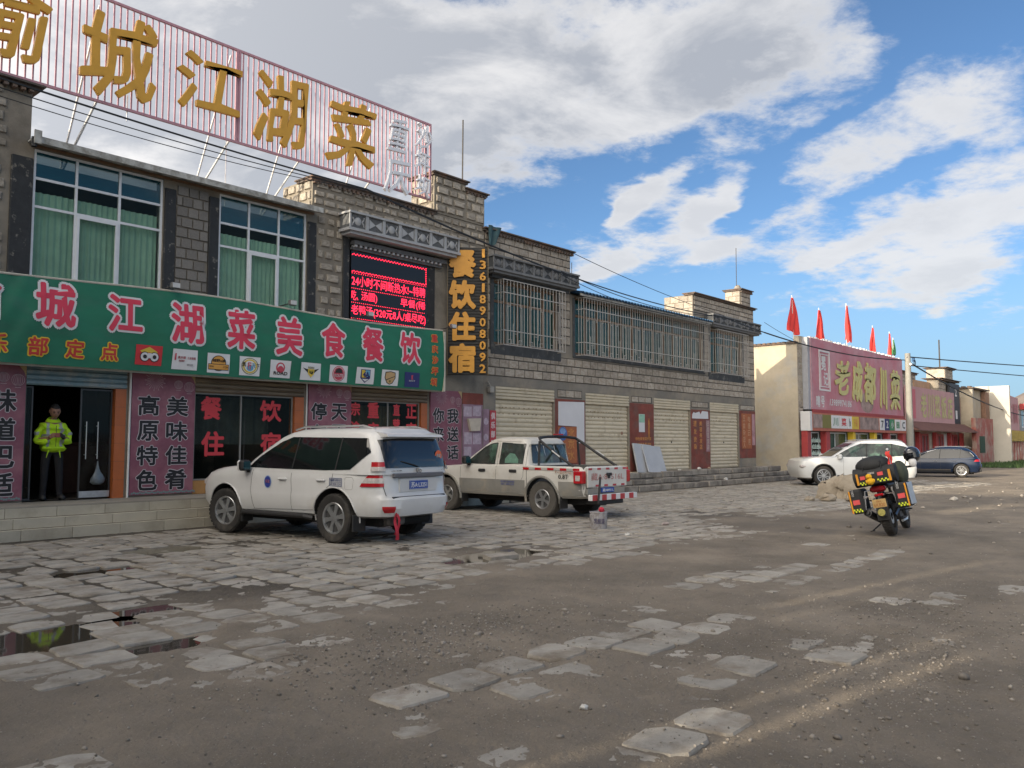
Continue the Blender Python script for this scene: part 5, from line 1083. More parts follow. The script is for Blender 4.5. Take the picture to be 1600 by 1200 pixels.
# ------------------------------------------------------------------ power lines
wire_m = pm('black_cable', (.012, .012, .012), rough=.6, var=0)
def wire(a, b, sag, r, label, n=24, group='cables strung along the fronts'):
    a, b = Vector(a), Vector(b); mb = MB(); mb.tube([a.lerp(b, i / n) + Vector((0, 0, -4 * sag * (i / n) * (1 - i / n))) for i in range(n + 1)], r, 4)
    t = obj('power_cable', mb, wire_m); tag(t, label, 'cable', group)
P0 = (47.5, 13.6, 6.0)
for k, (a, b, sag, r, l) in enumerate([((0, 15.5, 7.95), (12.6, 15.6, 7.62), .14, .020, 'thick cable bundle passing just below the billboard rail'), ((0, 15.5, 7.85), (12.6, 15.6, 7.60), .24, .011, 'thin cable sagging below the thick bundle at the billboard'), ((0, 15.5, 7.78), (12.6, 15.6, 7.58), .34, .009, 'lowest thin cable under the billboard'),
                                   ((12.6, 15.6, 7.62), (20.5, 15.85, 6.85), .08, .026, 'thick cable bundle passing over the carved lintel'), ((20.5, 15.85, 6.85), (31, 15.7, 6.62), .16, .020, 'upper cable over the blue corrugated roof'), ((20.5, 15.85, 6.9), (31, 15.7, 6.66), .34, .014, 'middle cable over the blue corrugated roof'), ((20.5, 15.85, 6.8), (31, 15.7, 6.64), .46, .011, 'lowest cable over the blue corrugated roof'),
                                   ((21.7, 16.3, 7.75), (31, 15.7, 6.70), .12, .011, 'thin cable coming down from the parapet corner'),
                                   ((31, 15.7, 6.64), (35.2, 15.9, 6.45), .02, .026, 'cable bundle along the end parapet'), ((35.2, 15.9, 6.45), P0, .28, .032, 'thick cable running from the corner past the flags to the pole'), ((35.2, 15.9, 6.9), (48.2, 15.5, 5.9), .4, .010, 'thin wire above the yellow side wall'),
                                   (P0, (90, 14.5, 3.9), .6, .04, 'thick cable leaving the pole towards the far shops'), ((47.5, 13.4, 6.15), (120, -6, 8.8), .5, .035, 'distant cable high over the far yard'), ((47.5, 13.4, 5.7), (120, -9, 6.9), .5, .03, 'lower distant cable over the far yard')]):
    wire(a, b, sag, r, l)

# ------------------------------------------------------------------ red fronted restaurant further along
yel_plaster = pm('yellow_ochre_plaster', (.43, .375, .285), rough=.92, var=.14, scale=1.2, bump=.3, bscale=14, col2=(.40, .38, .34), c2s=.55, c2lo=.50, c2hi=.62)
banner_pink = pm('faded_red_banner', (.47, .165, .20), rough=.6, var=.14, scale=.9, col2=(.48, .24, .27), c2s=.5)
red_post = pm('red_painted_post', (.36, .045, .045), rough=.6, var=.12, scale=4); yel_let = pm('yellow_green_letter', (.52, .48, .18), rough=.5, var=.08)
grey_side = pm('grey_sheet_side', (.34, .35, .38), rough=.6, var=.1)
rb = thing('red_signed_restaurant', 'yellow plastered building with a big faded red signboard and flags on its roof', 'building', (45, 18, 0))
mb = MB(); mb.box(38.1, 38.35, 15.66, 25, 0, 6.22); mb.box(38.35, 52.9, 15.66, 15.9, 3.3, 6.6); mb.box(52.6, 52.9, 15.9, 25, 0, 6.2); mb.box(38.1, 52.9, 25, 25.3, 0, 6.2); mb.box(38.35, 52.6, 15.91, 24.9, 5.9, 6.05)
obj('wall', mb, yel_plaster, rb)
mb = MB(); mb.box(38.0, 38.4, 15.60, 25.1, 6.221, 6.26); obj('coping', mb, coping_m, rb)
y = 15.7
while y < 22: obj('roof_tile', MB().bbox(37.99, 38.42, y, y + .17, 6.262, 6.33, .02), coping_m, rb); y += .24
ms = Masonry(rb, 'block', BLKM, BLK, block_i, .02); ms.lay(38.12, 38.62, .3, 6.2, .5, .30, .03, y=15.66, jit=.05); ms.finish()
sg = obj('signboard', MB().box(38.95, 52.9, 15.36, 15.42, 3.16, 6.55), banner_pink, rb)
obj('sign_side', MB().box(38.66, 38.949, 15.38, 15.65, 3.16, 6.55), grey_side, rb)
obj('sign_fold', MB().box(38.949, 39.05, 15.34, 15.359, 3.16, 6.55), pm('pale_pink_fold', (.45, .27, .30), rough=.6, var=.2), rb)
for s, a, b, c, d in [('老', 41.9, 44.0, 4.05, 5.80), ('成', 44.3, 45.9, 3.75, 5.95), ('都', 46.1, 48.1, 3.70, 5.85), ('川', 48.6, 49.9, 3.45, 5.75), ('菜', 50.4, 52.3, 3.45, 5.75)]:
    mb = MB(); put_text(mb, s, a, b, c, d, 15.32, bold=.03, depth=.03, shear=.12); 
    for i, (x, y, z) in enumerate(mb.v): mb.v[i] = (x + .05 * math.sin(z * 4), y, z + .07 * math.sin(x * 2.6))
    obj('character', mb, yel_let, sg).location = (0, 0, 0)
fr = MB()
for (a, b, c, d) in ((39.95, 41.35, 5.98, 6.06), (39.95, 41.35, 4.10, 4.18), (39.95, 40.05, 4.18, 5.98), (41.25, 41.35, 4.18, 5.98), (40.13, 41.17, 5.84, 5.88), (40.13, 41.17, 4.28, 4.32), (40.13, 40.17, 4.32, 5.84), (41.13, 41.17, 4.32, 5.84)): fr.box(a, b, 15.34, 15.358, c, d)
o = obj('emblem_frame', fr, sign_pale, sg); o.location = (0, 0, 0)
for s, a, b, c, d in [('冕', 40.22, 40.85, 5.08, 5.78), ('记', 40.5, 41.1, 4.38, 5.02), ('晴', 39.5, 40.0, 3.3, 3.85), ('号', 40.1, 40.55, 3.3, 3.85)]: obj('lettering', put_text(MB(), s, a, b, c, d, 15.35, bold=.03), sign_pale, sg).location = (0, 0, 0)
obj('lettering', put_text(MB(), '13989974186', 41.2, 44.2, 3.42, 3.75, 15.35, bold=.03, shear=.2), sign_pale, sg).location = (0, 0, 0)
obj('dish_print', flat(MB(), disc(46.6, 3.75, .55, 14, 1.9), 15.357), pm('food_print', (.30, .22, .20), rough=.7, var=.5, scale=2), sg).location = (0, 0, 0)
obj('banner_fringe', MB().box(38.95, 52.8, 15.30, 15.355, 3.02, 3.18), pm('dark_red_fringe', (.33, .05, .05), rough=.7), rb)
# lower board with print panels
lb = obj('lower_signboard', MB().box(38.2, 52.7, 15.10, 15.16, 2.16, 3.0), pm('orange_lower_board', (.42, .12, .07), rough=.6, var=.15), rb)
obj('side_fin', MB().box(37.95, 38.19, 15.05, 15.5, 2.16, 3.05), sign_pale, rb)
for (a, b, key, s, tm) in [(38.4, 39.5, 'tan', None, None), (39.5, 40.6, 'olive', None, None), (40.65, 41.7, 'white', '川', 'green'), (41.75, 42.8, 'white', '菜', 'red'), (42.85, 43.4, 'white', 'b', 'black'), (43.45, 44.4, 'yellow', '干锅', 'orange'), (44.6, 47.5, 'tan', None, None), (47.7, 48.5, 'white', '7', 'black'), (48.55, 49.3, 'navy', '2', 'white'), (49.35, 50.2, 'green', '小', 'white'), (50.3, 51.3, 'white', '88', 'green'), (51.4, 52.3, 'white', 'C', 'black')]:
    o = obj('print_panel', MB().box(a, b, 15.08, 15.098, 2.3, 2.93), pc[key] if key != 'tan' else MATS['food_print'], lb); o.location = (0, 0, 0)
    if s: k = obj('lettering', put_text(MB(), s, a + .2, b - .2, 2.42, 2.82, 15.07, bold=.03), pc[tm], lb); k.location = (0, 0, 0)
# ground floor front
mb = MB(); mb.box(38.2, 52.7, 15.9, 15.95, .2, 2.16); obj('shop_back', mb, pm('dim_shop_goods', (.10, .12, .11), rough=.7, var=.6, scale=3.5, col2=(.30, .27, .2), c2s=5), rb)
for (a, b, m) in [(37.98, 38.4, red_post), (40.25, 40.75, red_post), (43.9, 44.25, sign_yel), (47.2, 47.55, sign_yel), (49.4, 49.8, red_post), (52.1, 52.6, red_post)]: obj('post', MB().bbox(a, b, 15.2, 15.5, .1, 2.16, .02), m, rb)
for (a, b) in ((38.42, 40.23), (40.77, 43.88), (44.27, 47.18), (47.57, 49.38), (49.82, 52.08)):
    w = obj('shop_window', frame_boxes(MB(), a, b, .7, 2.12, 15.55, .06, .05, [(a + b) / 2]), alu, rb); obj('pane', MB().box(a + .06, b - .06, 15.57, 15.576, .76, 2.06), green_gl, w).location = (0, 0, 0)
obj('plinth', MB().box(38.0, 52.7, 15.2, 15.9, 0, .28), stepm, rb)
# windowed goods rack at the corner
mb = MB()
for i in range(5):
    for j in range(7): mb.lathe([(.001, 0), (.06, 0), (.06, .14), (.02, .18), (.02, .22), (.001, .22)], 6, 'z', (38.55 + j * .24, 15.44, .42 + i * .30))
o = obj('bottle_shelf', mb, pm('bottles', (.35, .45, .42), rough=.3, var=.6, scale=7), rb); o['kind'] = 'stuff'

flag_red = pm('flag_red', (.68, .05, .04), rough=.75, var=.10, scale=3); flag_white = pm('flag_pole_white', (.6, .6, .58), rough=.5); 
def flag(x, z0, z1, w, lean, label, seed, green=False, tip=None):
    """a flag hanging limp from its pole"""
    t = thing('flag', label, 'flag', (x, 15.9, z0 - 1.4), group='limp red flags on the red signed restaurant')
    mb = MB(); mb.tube([(x + .02, 15.9, 6.0), (x + lean * .2, 15.9, z1 + .12)], .022, 5); obj('pole', mb, flag_white, t)
    r = random.Random(seed); k1, k2 = r.uniform(8, 12), r.uniform(0, 6); h = z1 - z0
    def f(u, v):
        # v: 0 at the top; the cloth gathers in folds on the pole and swings open below, its fly corner lowest
        wd = w * (.16 + .84 * min(1, v * 1.25) ** .8)
        drop = h * v * (1.0 - .22 * abs(u - .38) ** 1.3 - .07 * math.sin(u * 9 + k2)) + .10 * u * v
        fold = math.sin(u * k1 + k2) * .5 + math.sin(u * 19 + v * 3) * .35
        xx = x + lean * .2 * (1 - v) + (u - .42) * wd + lean * v * .35 + .035 * w * math.sin(v * 7 + k2) + .02 * math.sin(u * 17 + v * 8)
        return (xx, 15.88 + .16 * fold * (.3 + v), z1 - drop)
    obj('cloth', MB().grid(f, 40, 24), pm('flag_green', (.05, .20, .08), rough=.8) if green else flag_red, t, smooth=60)
flag(38.35, 6.75, 8.4, 1.5, -.5, 'broad limp red flag nearest the block building', 1); flag(41.6, 6.35, 8.2, 1.0, -.35, 'red flag with folds second along the red signboard', 2); flag(45.3, 7.0, 8.9, .65, .35, 'highest thin red flag twisted round its pole', 3)
flag(49.5, 6.35, 8.15, .85, -.05, 'narrow red flag fourth along the signboard', 4); flag(52.5, 6.3, 8.1, .5, -.1, 'very thin red flag beside the green one', 5); flag(53.1, 6.9, 7.8, .28, .2, 'small green flag at the end of the flag row', 6, True)
for k in range(26):
    x = 38.9 + k * .55; mb = MB().ball((x, 15.45, 6.6), .10 + .05 * rng.random(), 6, 4, (1.4, 1, .6)); 
mb = MB(); r_ = random.Random(3)
x = 39.0
while x < 52.8: mb.box(x, x + .10, 15.38, 15.5, 6.552, 6.58 + r_.uniform(.02, .09)); x += r_.uniform(.2, .55)
o = obj('sandbag_scraps', mb, sign_pale, rb); o['kind'] = 'stuff'

# ------------------------------------------------------------------ the row beyond
far_pink = pm('sun_bleached_pink_board', (.47, .27, .27), rough=.7, var=.10, scale=.8, stretch=(3, 1, .5)); tile_roof = pm('brown_tile_roof', (.17, .085, .07), rough=.85, var=.25, scale=2, stretch=(4, 1, 1))
ow = pm('weathered_red_white_wall', (.34, .20, .16), rough=.85, var=.2, scale=1.1, col2=(.42, .38, .34), c2s=.8)
tea = thing('pink_boarded_inn', 'low inn with a sun bleached pink signboard and red door frames', 'building', (58, 18, 0))
mb = MB(); mb.box(52.95, 68.0, 15.8, 16.1, 0, 5.0); mb.box(52.95, 67.9, 24, 24.3, 0, 5.0); mb.box(67.7, 68.0, 16.1, 24, 0, 5.0); mb.box(52.95, 67.7, 16.1, 24, 4.6, 4.75); obj('wall', mb, ow, tea)
mb = MB(); mb.box(53.3, 59.6, 16.5, 17.4, 5.0, 6.15); obj('parapet', mb, render_grey, tea); coping(tea, 53.3, 59.6, 16.5, 17.4, 6.17, .15)
ms = Masonry(tea, 'block', BLKM, BLK, block_i, .03); ms.lay(53.35, 59.55, 5.02, 6.08, .55, .30, .03, y=16.5, jit=.05); ms.finish()
s2 = obj('signboard', MB().box(53.3, 64.4, 15.36, 15.42, 2.92, 5.06), far_pink, tea)
obj('sign_patch', MB().box(54.1, 55.3, 15.34, 15.358, 3.1, 4.9), pm('stronger_pink_patch', (.50, .13, .16), rough=.7, var=.15), tea)
for i, s in enumerate('老川菜饭店'): obj('character', put_text(MB(), s, 56.4 + i * 1.55, 57.7 + i * 1.55, 3.2, 4.75, 15.345, bold=.03), pm('bleached_yellow_letter', (.46, .42, .20), rough=.7), s2).location = (0, 0, 0)
mb = MB(); mb.add([(52.95, 14.5, 2.35), (67.0, 14.5, 2.35), (67.0, 15.4, 2.9), (52.95, 15.4, 2.9), (52.95, 15.4, 2.4), (67, 15.4, 2.4)], [(0, 1, 2, 3), (0, 4, 5, 1), (4, 3, 2, 5), (0, 3, 4), (1, 5, 2)]); obj('canopy', mb, tile_roof, tea)
for k in range(47): obj('roof_tile', MB().add([(53.0 + k * .3, 14.45, 2.37), (53.2 + k * .3, 14.45, 2.37), (53.2 + k * .3, 15.4, 2.95), (53.0 + k * .3, 15.4, 2.95), (53.0 + k * .3, 14.45, 2.31), (53.2 + k * .3, 14.45, 2.31)], [(0, 1, 2, 3), (4, 5, 1, 0)]), tile_roof, tea)
for (a, b) in ((54.0, 55.4), (57.6, 59.2), (61.4, 62.8), (65.2, 66.4)):
    d = obj('door', frame_boxes(MB(), a, b, .1, 2.2, 15.7, .14, .08, [(a + b) / 2]), red_post, tea); obj('pane', MB().box(a + .14, b - .14, 15.74, 15.76, .24, 2.06), pm('dark_red_door', (.14, .03, .03), rough=.6, var=.3, scale=3), d).location = (0, 0, 0)
for a in (53.2, 56.2, 60.0, 63.6, 66.8): obj('post', MB().box(a, a + .3, 15.45, 15.69, 0, 2.3), red_post, tea)
for a, b in ((55.5, 56.1), (59.5, 61.2), (63.0, 64.9)): obj('pale_panel', MB().box(a, b, 15.72, 15.79, 1.1, 2.2), sign_pale if a != 59.5 else pm('beige_panel', (.42, .38, .32), rough=.8, var=.2), tea)
tw = thing('brick_tower_shop', 'narrow dark fronted shop with a stepped brick chimney and a rod on top', 'building', (65.5, 18, 0))
mb = MB(); mb.box(62.6, 67.2, 15.9, 16.6, 5.01, 6.0); obj('chimney_base', mb, render_grey, tw)
mb = MB(); mb.box(64.5, 67.05, 15.62, 15.79, 2.9, 5.8); obj('dark_front', mb, pm('dark_slate_front', (.04, .045, .055), rough=.6, var=.2), tw)
mb = MB(); mb.box(64.8, 66.9, 16.0, 17.2, 6.05, 6.9); obj('chimney', mb, stone_m, tw); coping(tw, 64.8, 66.9, 16.0, 17.2, 6.93, .2); coping(tw, 62.6, 67.2, 15.9, 16.6, 6.02, .3)
mb = MB(); mb.box(58.9, 62.5, 16.4, 20, 4.76, 5.75); obj('side_wall', mb, rust, tw)
ms = Masonry(tw, 'block', BLKM, BLK, block_i, .03); ms.lay(62.65, 64.4, 5.02, 5.95, .55, .3, .03, y=15.9); ms.lay(64.85, 66.85, 6.08, 6.85, .6, .28, .03, y=16.0, jit=.05); ms.finish()
for (s, z) in (('2', 4.9), ('1', 3.3)): obj('digit', put_text(MB(), s, 65.7, 66.2, z, z + .6, 15.60, bold=.05), sign_pale, tw)
rod(65.6, 16.5, 6.9, 9.0, 'rod on the far stepped brick chimney', .05)
yb = thing('ochre_plastered_shop', 'ochre plastered two storey shop with its lit side wall and a red pillar', 'building', (71, 18, 0))
mb = MB(); mb.box(68.05, 68.4, 15.0, 24, 0, 5.55); mb.box(68.4, 73.0, 15.3, 15.6, 0, 5.55); mb.box(68.4, 73, 24, 24.3, 0, 5.5); mb.box(72.7, 73, 15.61, 24, 0, 5.5); obj('wall', mb, yel_plaster, yb)
obj('roof', MB().box(68.41, 72.69, 15.61, 23.99, 5.2, 5.35), roof_m, yb)
obj('coping', MB().box(67.9, 73.1, 14.9, 24.2, 5.56, 5.66), coping_m, yb)
y = 15.1
while y < 22: obj('roof_tile', MB().box(67.93, 68.5, y, y + .22, 5.665, 5.74), coping_m, yb); y += .4
obj('brick_pillar', MB().bbox(71.8, 73.0, 14.95, 15.29, 0, 5.5, .03), pm('brown_brick_pillar', (.22, .13, .09), rough=.9, var=.25, scale=3), yb)
obj('red_panel', MB().box(66.9, 72.2, 14.6, 14.9, 0, 3.4), pm('flaking_red_panel', (.32, .10, .08), rough=.85, var=.2, scale=1.2, col2=(.34, .24, .2), c2s=1), yb)
obj('opening', MB().box(67.8, 69.3, 14.56, 14.598, .9, 2.1), pm('dark_green_opening', (.02, .05, .025), rough=.7, var=.3), yb)
rb5 = thing('white_end_wall_shop', 'shop with a brightly lit white end wall and a long bleached pink signboard', 'building', (80, 18, 0))
mb = MB(); mb.box(73.6, 73.9, 13.7, 24, 0, 6.0); mb.box(73.9, 86.0, 15.6, 15.9, 0, 5.6); mb.box(85.7, 86, 15.9, 24, 0, 5.5); mb.box(73.9, 86, 24, 24.3, 0, 5.5); obj('wall', mb, pm('white_plaster', (.50, .47, .41), rough=.9, var=.06, scale=1.5), rb5)
obj('roof', MB().box(73.91, 85.69, 15.91, 23.9, 5.3, 5.45), roof_m, rb5)
mb = MB(); mb.add([(76.0, 15.3, 2.7), (86.0, 15.3, 2.7), (86.0, 15.35, 5.55), (76.0, 15.3, 5.95), (76, 15.4, 2.7), (86, 15.4, 2.7), (86, 15.4, 5.55), (76, 15.4, 5.95)], [(0, 1, 2, 3), (7, 6, 5, 4), (0, 3, 7, 4), (1, 5, 6, 2), (3, 2, 6, 7)]); obj('signboard', mb, far_pink, rb5)
for i, s in enumerate('藏餐茶园'): obj('character', put_text(MB(), s, 77 + i * 2.2, 78.6 + i * 2.2, 3.3, 5.0, 15.27, bold=.03), pm('dusty_rose_letter', (.42, .17, .18), rough=.7), rb5)
obj('awning_board', MB().box(73.95, 86.0, 14.9, 15.25, 1.75, 2.68), pm('yellow_brown_board', (.30, .22, .07), rough=.7, var=.2, stretch=(2, 1, 1)), rb5)
for k in range(24): obj('board_strip', MB().box(74.0 + k * .5, 74.25 + k * .5, 14.86, 14.895, 1.78, 2.64), pm('yellow_strip', (.40, .30, .08), rough=.7, var=.3), rb5)
for k in range(11): obj('red_shutter', MB().bbox(74.1 + k * 1.08, 74.9 + k * 1.08, 15.1, 15.4, -.05, 1.74, .03), red_post, rb5)
for k in range(11): obj('pillar', MB().box(74.92 + k * 1.08, 75.14 + k * 1.08, 15.0, 15.3, -.05, 1.74), ow, rb5)
gb = thing('grey_shop_end', 'grey two storey building at the far right end of the row with a blue window', 'building', (92, 18, 0))
mb = MB(); wall_boxes(mb, 86.3, 104, 0, 5.0, [(87.0, 89.6, 3.0, 4.6), (90.6, 93, 3.0, 4.6)], 15.3, 15.6); mb.box(86.3, 86.6, 15.6, 24, 0, 5); mb.box(103.7, 104, 15.6, 24, 0, 5); mb.box(86.3, 104, 24, 24.3, 0, 5); mb.box(86.61, 103.69, 15.61, 23.99, 4.7, 4.8); obj('wall', mb, pm('grey_tile_front', (.24, .25, .25), rough=.6, var=.2, scale=2), gb)
for (a, b) in ((87.0, 89.6), (90.6, 93)):
    w = obj('window', frame_boxes(MB(), a, b, 3.0, 4.6, 15.35, .10, .08, [(a + b) / 2]), alu, gb); obj('pane', MB().box(a + .1, b - .1, 15.38, 15.39, 3.1, 4.5), pane_teal, w).location = (0, 0, 0)
obj('cornice', MB().box(86.2, 104.1, 14.9, 15.29, 4.6, 5.1), red_post, gb); obj('canopy', MB().box(86.3, 104, 14.4, 15.29, 2.2, 2.5), grey_side, gb)
for k in range(8): obj('pillar', MB().box(86.5 + 2.4 * k, 86.9 + 2.4 * k, 14.9, 15.25, 0, 2.19), grey_side, gb)

# street pole
up = thing('utility_pole', 'round grey concrete pole carrying the cables beside the red signboard', 'pole', (47.5, 13.5, 0))
pole_m = pm('pole_concrete', (.27, .265, .24), rough=.85, var=.12, scale=3, bump=.3)
mb = MB(); mb.tube([(47.5, 13.5, -.1), (47.5, 13.5, 6.35)], [.20, .14], 16); obj('shaft', mb, pole_m, up, smooth=40)
mb = MB(); mb.tube([(47.3, 13.5, 6.15), (47.9, 13.3, 6.15)], .03, 6); mb.box(47.25, 47.75, 13.27, 13.33, 5.7, 5.8); obj('crossarm', mb, steel, up)
for x in (47.65, 47.82): obj('insulator', MB().lathe([(.001, 5.9), (.06, 5.9), (.045, 5.96), (.07, 6.0), (.045, 6.05), (.06, 6.1), (.001, 6.12)], 8, 'z', (x, 13.28, 0)), pm('blue_insulator', (.05, .12, .25), rough=.3), up)
mb = MB(); mb.tube([(47.85 + .12 * math.cos(a), 13.25, 5.85 + .16 * math.sin(a)) for a in [i * .5 for i in range(15)]], .02, 5); obj('cable_coil', mb, wire_m, up)

# grass strip at the far right
def grass():
    r = np.random.default_rng(2); n = 5200; X = r.uniform(62, 110, n); Y = 14.4 - r.uniform(0, 1, n) ** 1.5 * 3.2; h = r.uniform(.12, .35, n); a = r.uniform(0, 2 * PI, n); w = .05
    v = np.zeros((n, 3, 3)); v[:, 0] = np.stack([X - w * np.cos(a), Y - w * np.sin(a), -.02 + 0 * X], -1); v[:, 1] = np.stack([X + w * np.cos(a), Y + w * np.sin(a), -.02 + 0 * X], -1); v[:, 2] = np.stack([X + .1 * np.sin(a), Y + .1 * np.cos(a), h], -1)
    me = bpy.data.meshes.new('grass'); me.from_pydata(v.reshape(-1, 3).tolist(), [], [(3 * i, 3 * i + 1, 3 * i + 2) for i in range(n)]); me.materials.append(pm('grass_blade', (.045, .085, .025), rough=.8, var=.3, scale=.6, rnd=.3, island=True)); o = bpy.data.objects.new('grass', me); C.objects.link(o); o['kind'] = 'stuff'
grass()
mb = MB(); mb.grid(lambda u, v: (62 + 48 * u, 11.4 + 3.2 * v, .012 + .03 * math.sin(u * 40) * v), 30, 4); o = obj('grass_ground', mb, pm('turf', (.06, .085, .035), rough=.95, var=.3, scale=.8)); o['kind'] = 'structure'

# broken concrete lump with rubble
def boulder():
    mb = MB(); r = random.Random(8)
    def f(u, v):
        a = 2 * PI * u; e = v * PI / 2; k = 1 + .16 * math.sin(3 * a + 1) + .10 * math.sin(5 * a + 4 * v) + .05 * math.sin(11 * a + 9 * v)
        rr = math.cos(e) ** .55 * k; return (24.9 + (.98 * rr * math.cos(a)) * .66 - rr * .55 * math.sin(a) * -.0 , 8.55 - .98 * rr * math.cos(a) * .72 + .42 * rr * math.sin(a), -.03 + .66 * math.sin(e) ** .7 * (1 + .10 * math.sin(a * 2 + 1)))
    mb.grid(f, 40, 12)
    for i in range(len(mb.v)):
        x, y, z = mb.v[i]; q = .035 * math.sin(x * 17 + z * 9) + .03 * math.sin(y * 23 - z * 13) + .02 * math.sin((x + y) * 41); mb.v[i] = (x + q, y - q, z + (q * 1.2 if z > .05 else 0) - (.22 * max(0, 8.4 - y) if z > .3 else 0))
    t = obj('broken_concrete_lump', mb, pm('sandy_lump', (.36, .31, .24), rough=.95, var=.18, scale=2, bump=.8, bscale=12, col2=(.24, .20, .15), c2s=2), smooth=20); tag(t, 'big sandy broken concrete lump on the ground behind the motorcycle', 'boulder')
    for i, (x, y, s) in enumerate([(23.3, 8.8, .22), (23.7, 8.3, .17), (24.3, 7.9, .2), (25.2, 7.5, .16), (23.0, 9.2, .13)]):
        mb = MB().ball((x, y, s * .3), s, 7, 5, (1.3, 1, .6)); 
        for k in range(len(mb.v)): mb.v[k] = tuple(c + r.uniform(-.2, .2) * s for c in mb.v[k])
        t = obj('rubble_piece', mb, MATS['sandy_lump']); tag(t, ['rubble piece nearest the left side of the sandy lump', 'small rubble lump before the left half of the sandy lump', 'rubble lump before the middle of the sandy lump', 'rubble lump between the sandy block and the motorcycle', 'rubble crumb farthest to the left of the sandy lump'][i], 'rubble', 'loose rubble round the concrete lump')
boulder()

# ------------------------------------------------------------------ added wall outside the frame, its openings shaped to shade and dapple the yard
shade_wall_m = pm('shade_wall_plaster', (.50, .45, .38), rough=.9, var=.1, scale=.5)
ht = thing('added_shade_wall', 'added unseen wall with openings that shape the shade and sun streaks on the yard', 'wall', (-9.2, 4, 0))
def shade_wall(y0, y1, z1, holes, x0=-9.4, x1=-9.0):
    mb = MB(); ys = sorted({y0, y1} | {h[0] for h in holes} | {h[1] for h in holes})
    for a, b in zip(ys[:-1], ys[1:]):
        hs = sorted([(h[2], h[3]) for h in holes if h[0] <= a + 1e-6 and h[1] >= b - 1e-6]); z = -.1
        for (p, q) in hs: mb.box(x0, x1, a, b, z, p); z = q
        if z < z1: mb.box(x0, x1, a, b, z, z1)
    return mb
obj('wall', shade_wall(-16, 24, 11.0, [(4.46, 4.62, 3.3, 4.8), (4.84, 4.96, 3.2, 5.0), (6.14, 6.24, 4.7, 6.0), (6.52, 6.68, 4.9, 6.5), (3.1, 3.22, 4.6, 5.2), (10.35, 11.05, 8.7, 10.1)]), shade_wall_m, ht)

# ------------------------------------------------------------------ vehicles
car_white = pm('white_car_paint', (.63, .63, .62), rough=.28, var=.05, scale=1.4, coat=.6, col2=(.52, .50, .46), c2s=1.6, c2lo=.55, c2hi=.8)
car_white2 = pm('bright_white_car_paint', (.66, .67, .66), rough=.25, var=.03, scale=2, coat=.6)
old_white = pm('dusty_white_paint', (.60, .585, .54), rough=.45, var=.08, scale=2, coat=.2, col2=(.45, .41, .33), c2s=2.5, c2lo=.55, c2hi=.8)
two_grey = pm('dusty_grey_lower_paint', (.24, .235, .215), rough=.5, var=.12, scale=3, col2=(.31, .28, .23), c2s=2)
car_blue = pm('dark_blue_car_paint', (.006, .016, .042), rough=.25, var=.05, coat=.35)
privacy = pm('privacy_glass', (.008, .009, .010), rough=.04, var=0, spec=.8)
cab_glass = pm('reflecting_cab_glass', (.035, .042, .038), rough=.06, var=.6, scale=3, spec=.8, col2=(.07, .12, .09), c2s=2.4, c2lo=.5, c2hi=.6)
rubber = pm('tyre_rubber', (.028, .026, .024), rough=.85, var=.25, scale=8, col2=(.075, .066, .055), c2s=5, c2lo=.48, c2hi=.7, bump=.3)
dusty_rubber = pm('dusty_tyre_rubber', (.085, .078, .068), rough=.9, var=.2, scale=8, bump=.3)
well_m = pm('wheel_well_black', (.010, .010, .010), rough=.9, var=0); plastic_k = pm('black_plastic', (.022, .022, .023), rough=.55, var=.15, scale=6)
rim_m = pm('alloy_rim', (.50, .51, .52), rough=.28, metal=.85, var=.08); rim_d = pm('dark_wheel_face', (.05, .05, .05), rough=.5, var=.2)
lamp_red = pm('red_lamp_lens', (.42, .012, .018), rough=.12, var=.15, scale=14, coat=.5); lamp_clear = pm('clear_lamp_lens', (.50, .46, .44), rough=.12, var=.25, scale=22, coat=.5)
chrome = pm('chrome', (.6, .6, .6), rough=.12, metal=1.0, var=0); seam_m = pm('panel_gap', (.05, .048, .045), rough=.8, var=0)
plate_blue = pm('plate_blue', (.02, .07, .33), rough=.4, var=.05); plate_white = pm('plate_white', (.68, .68, .68), rough=.5, var=0)

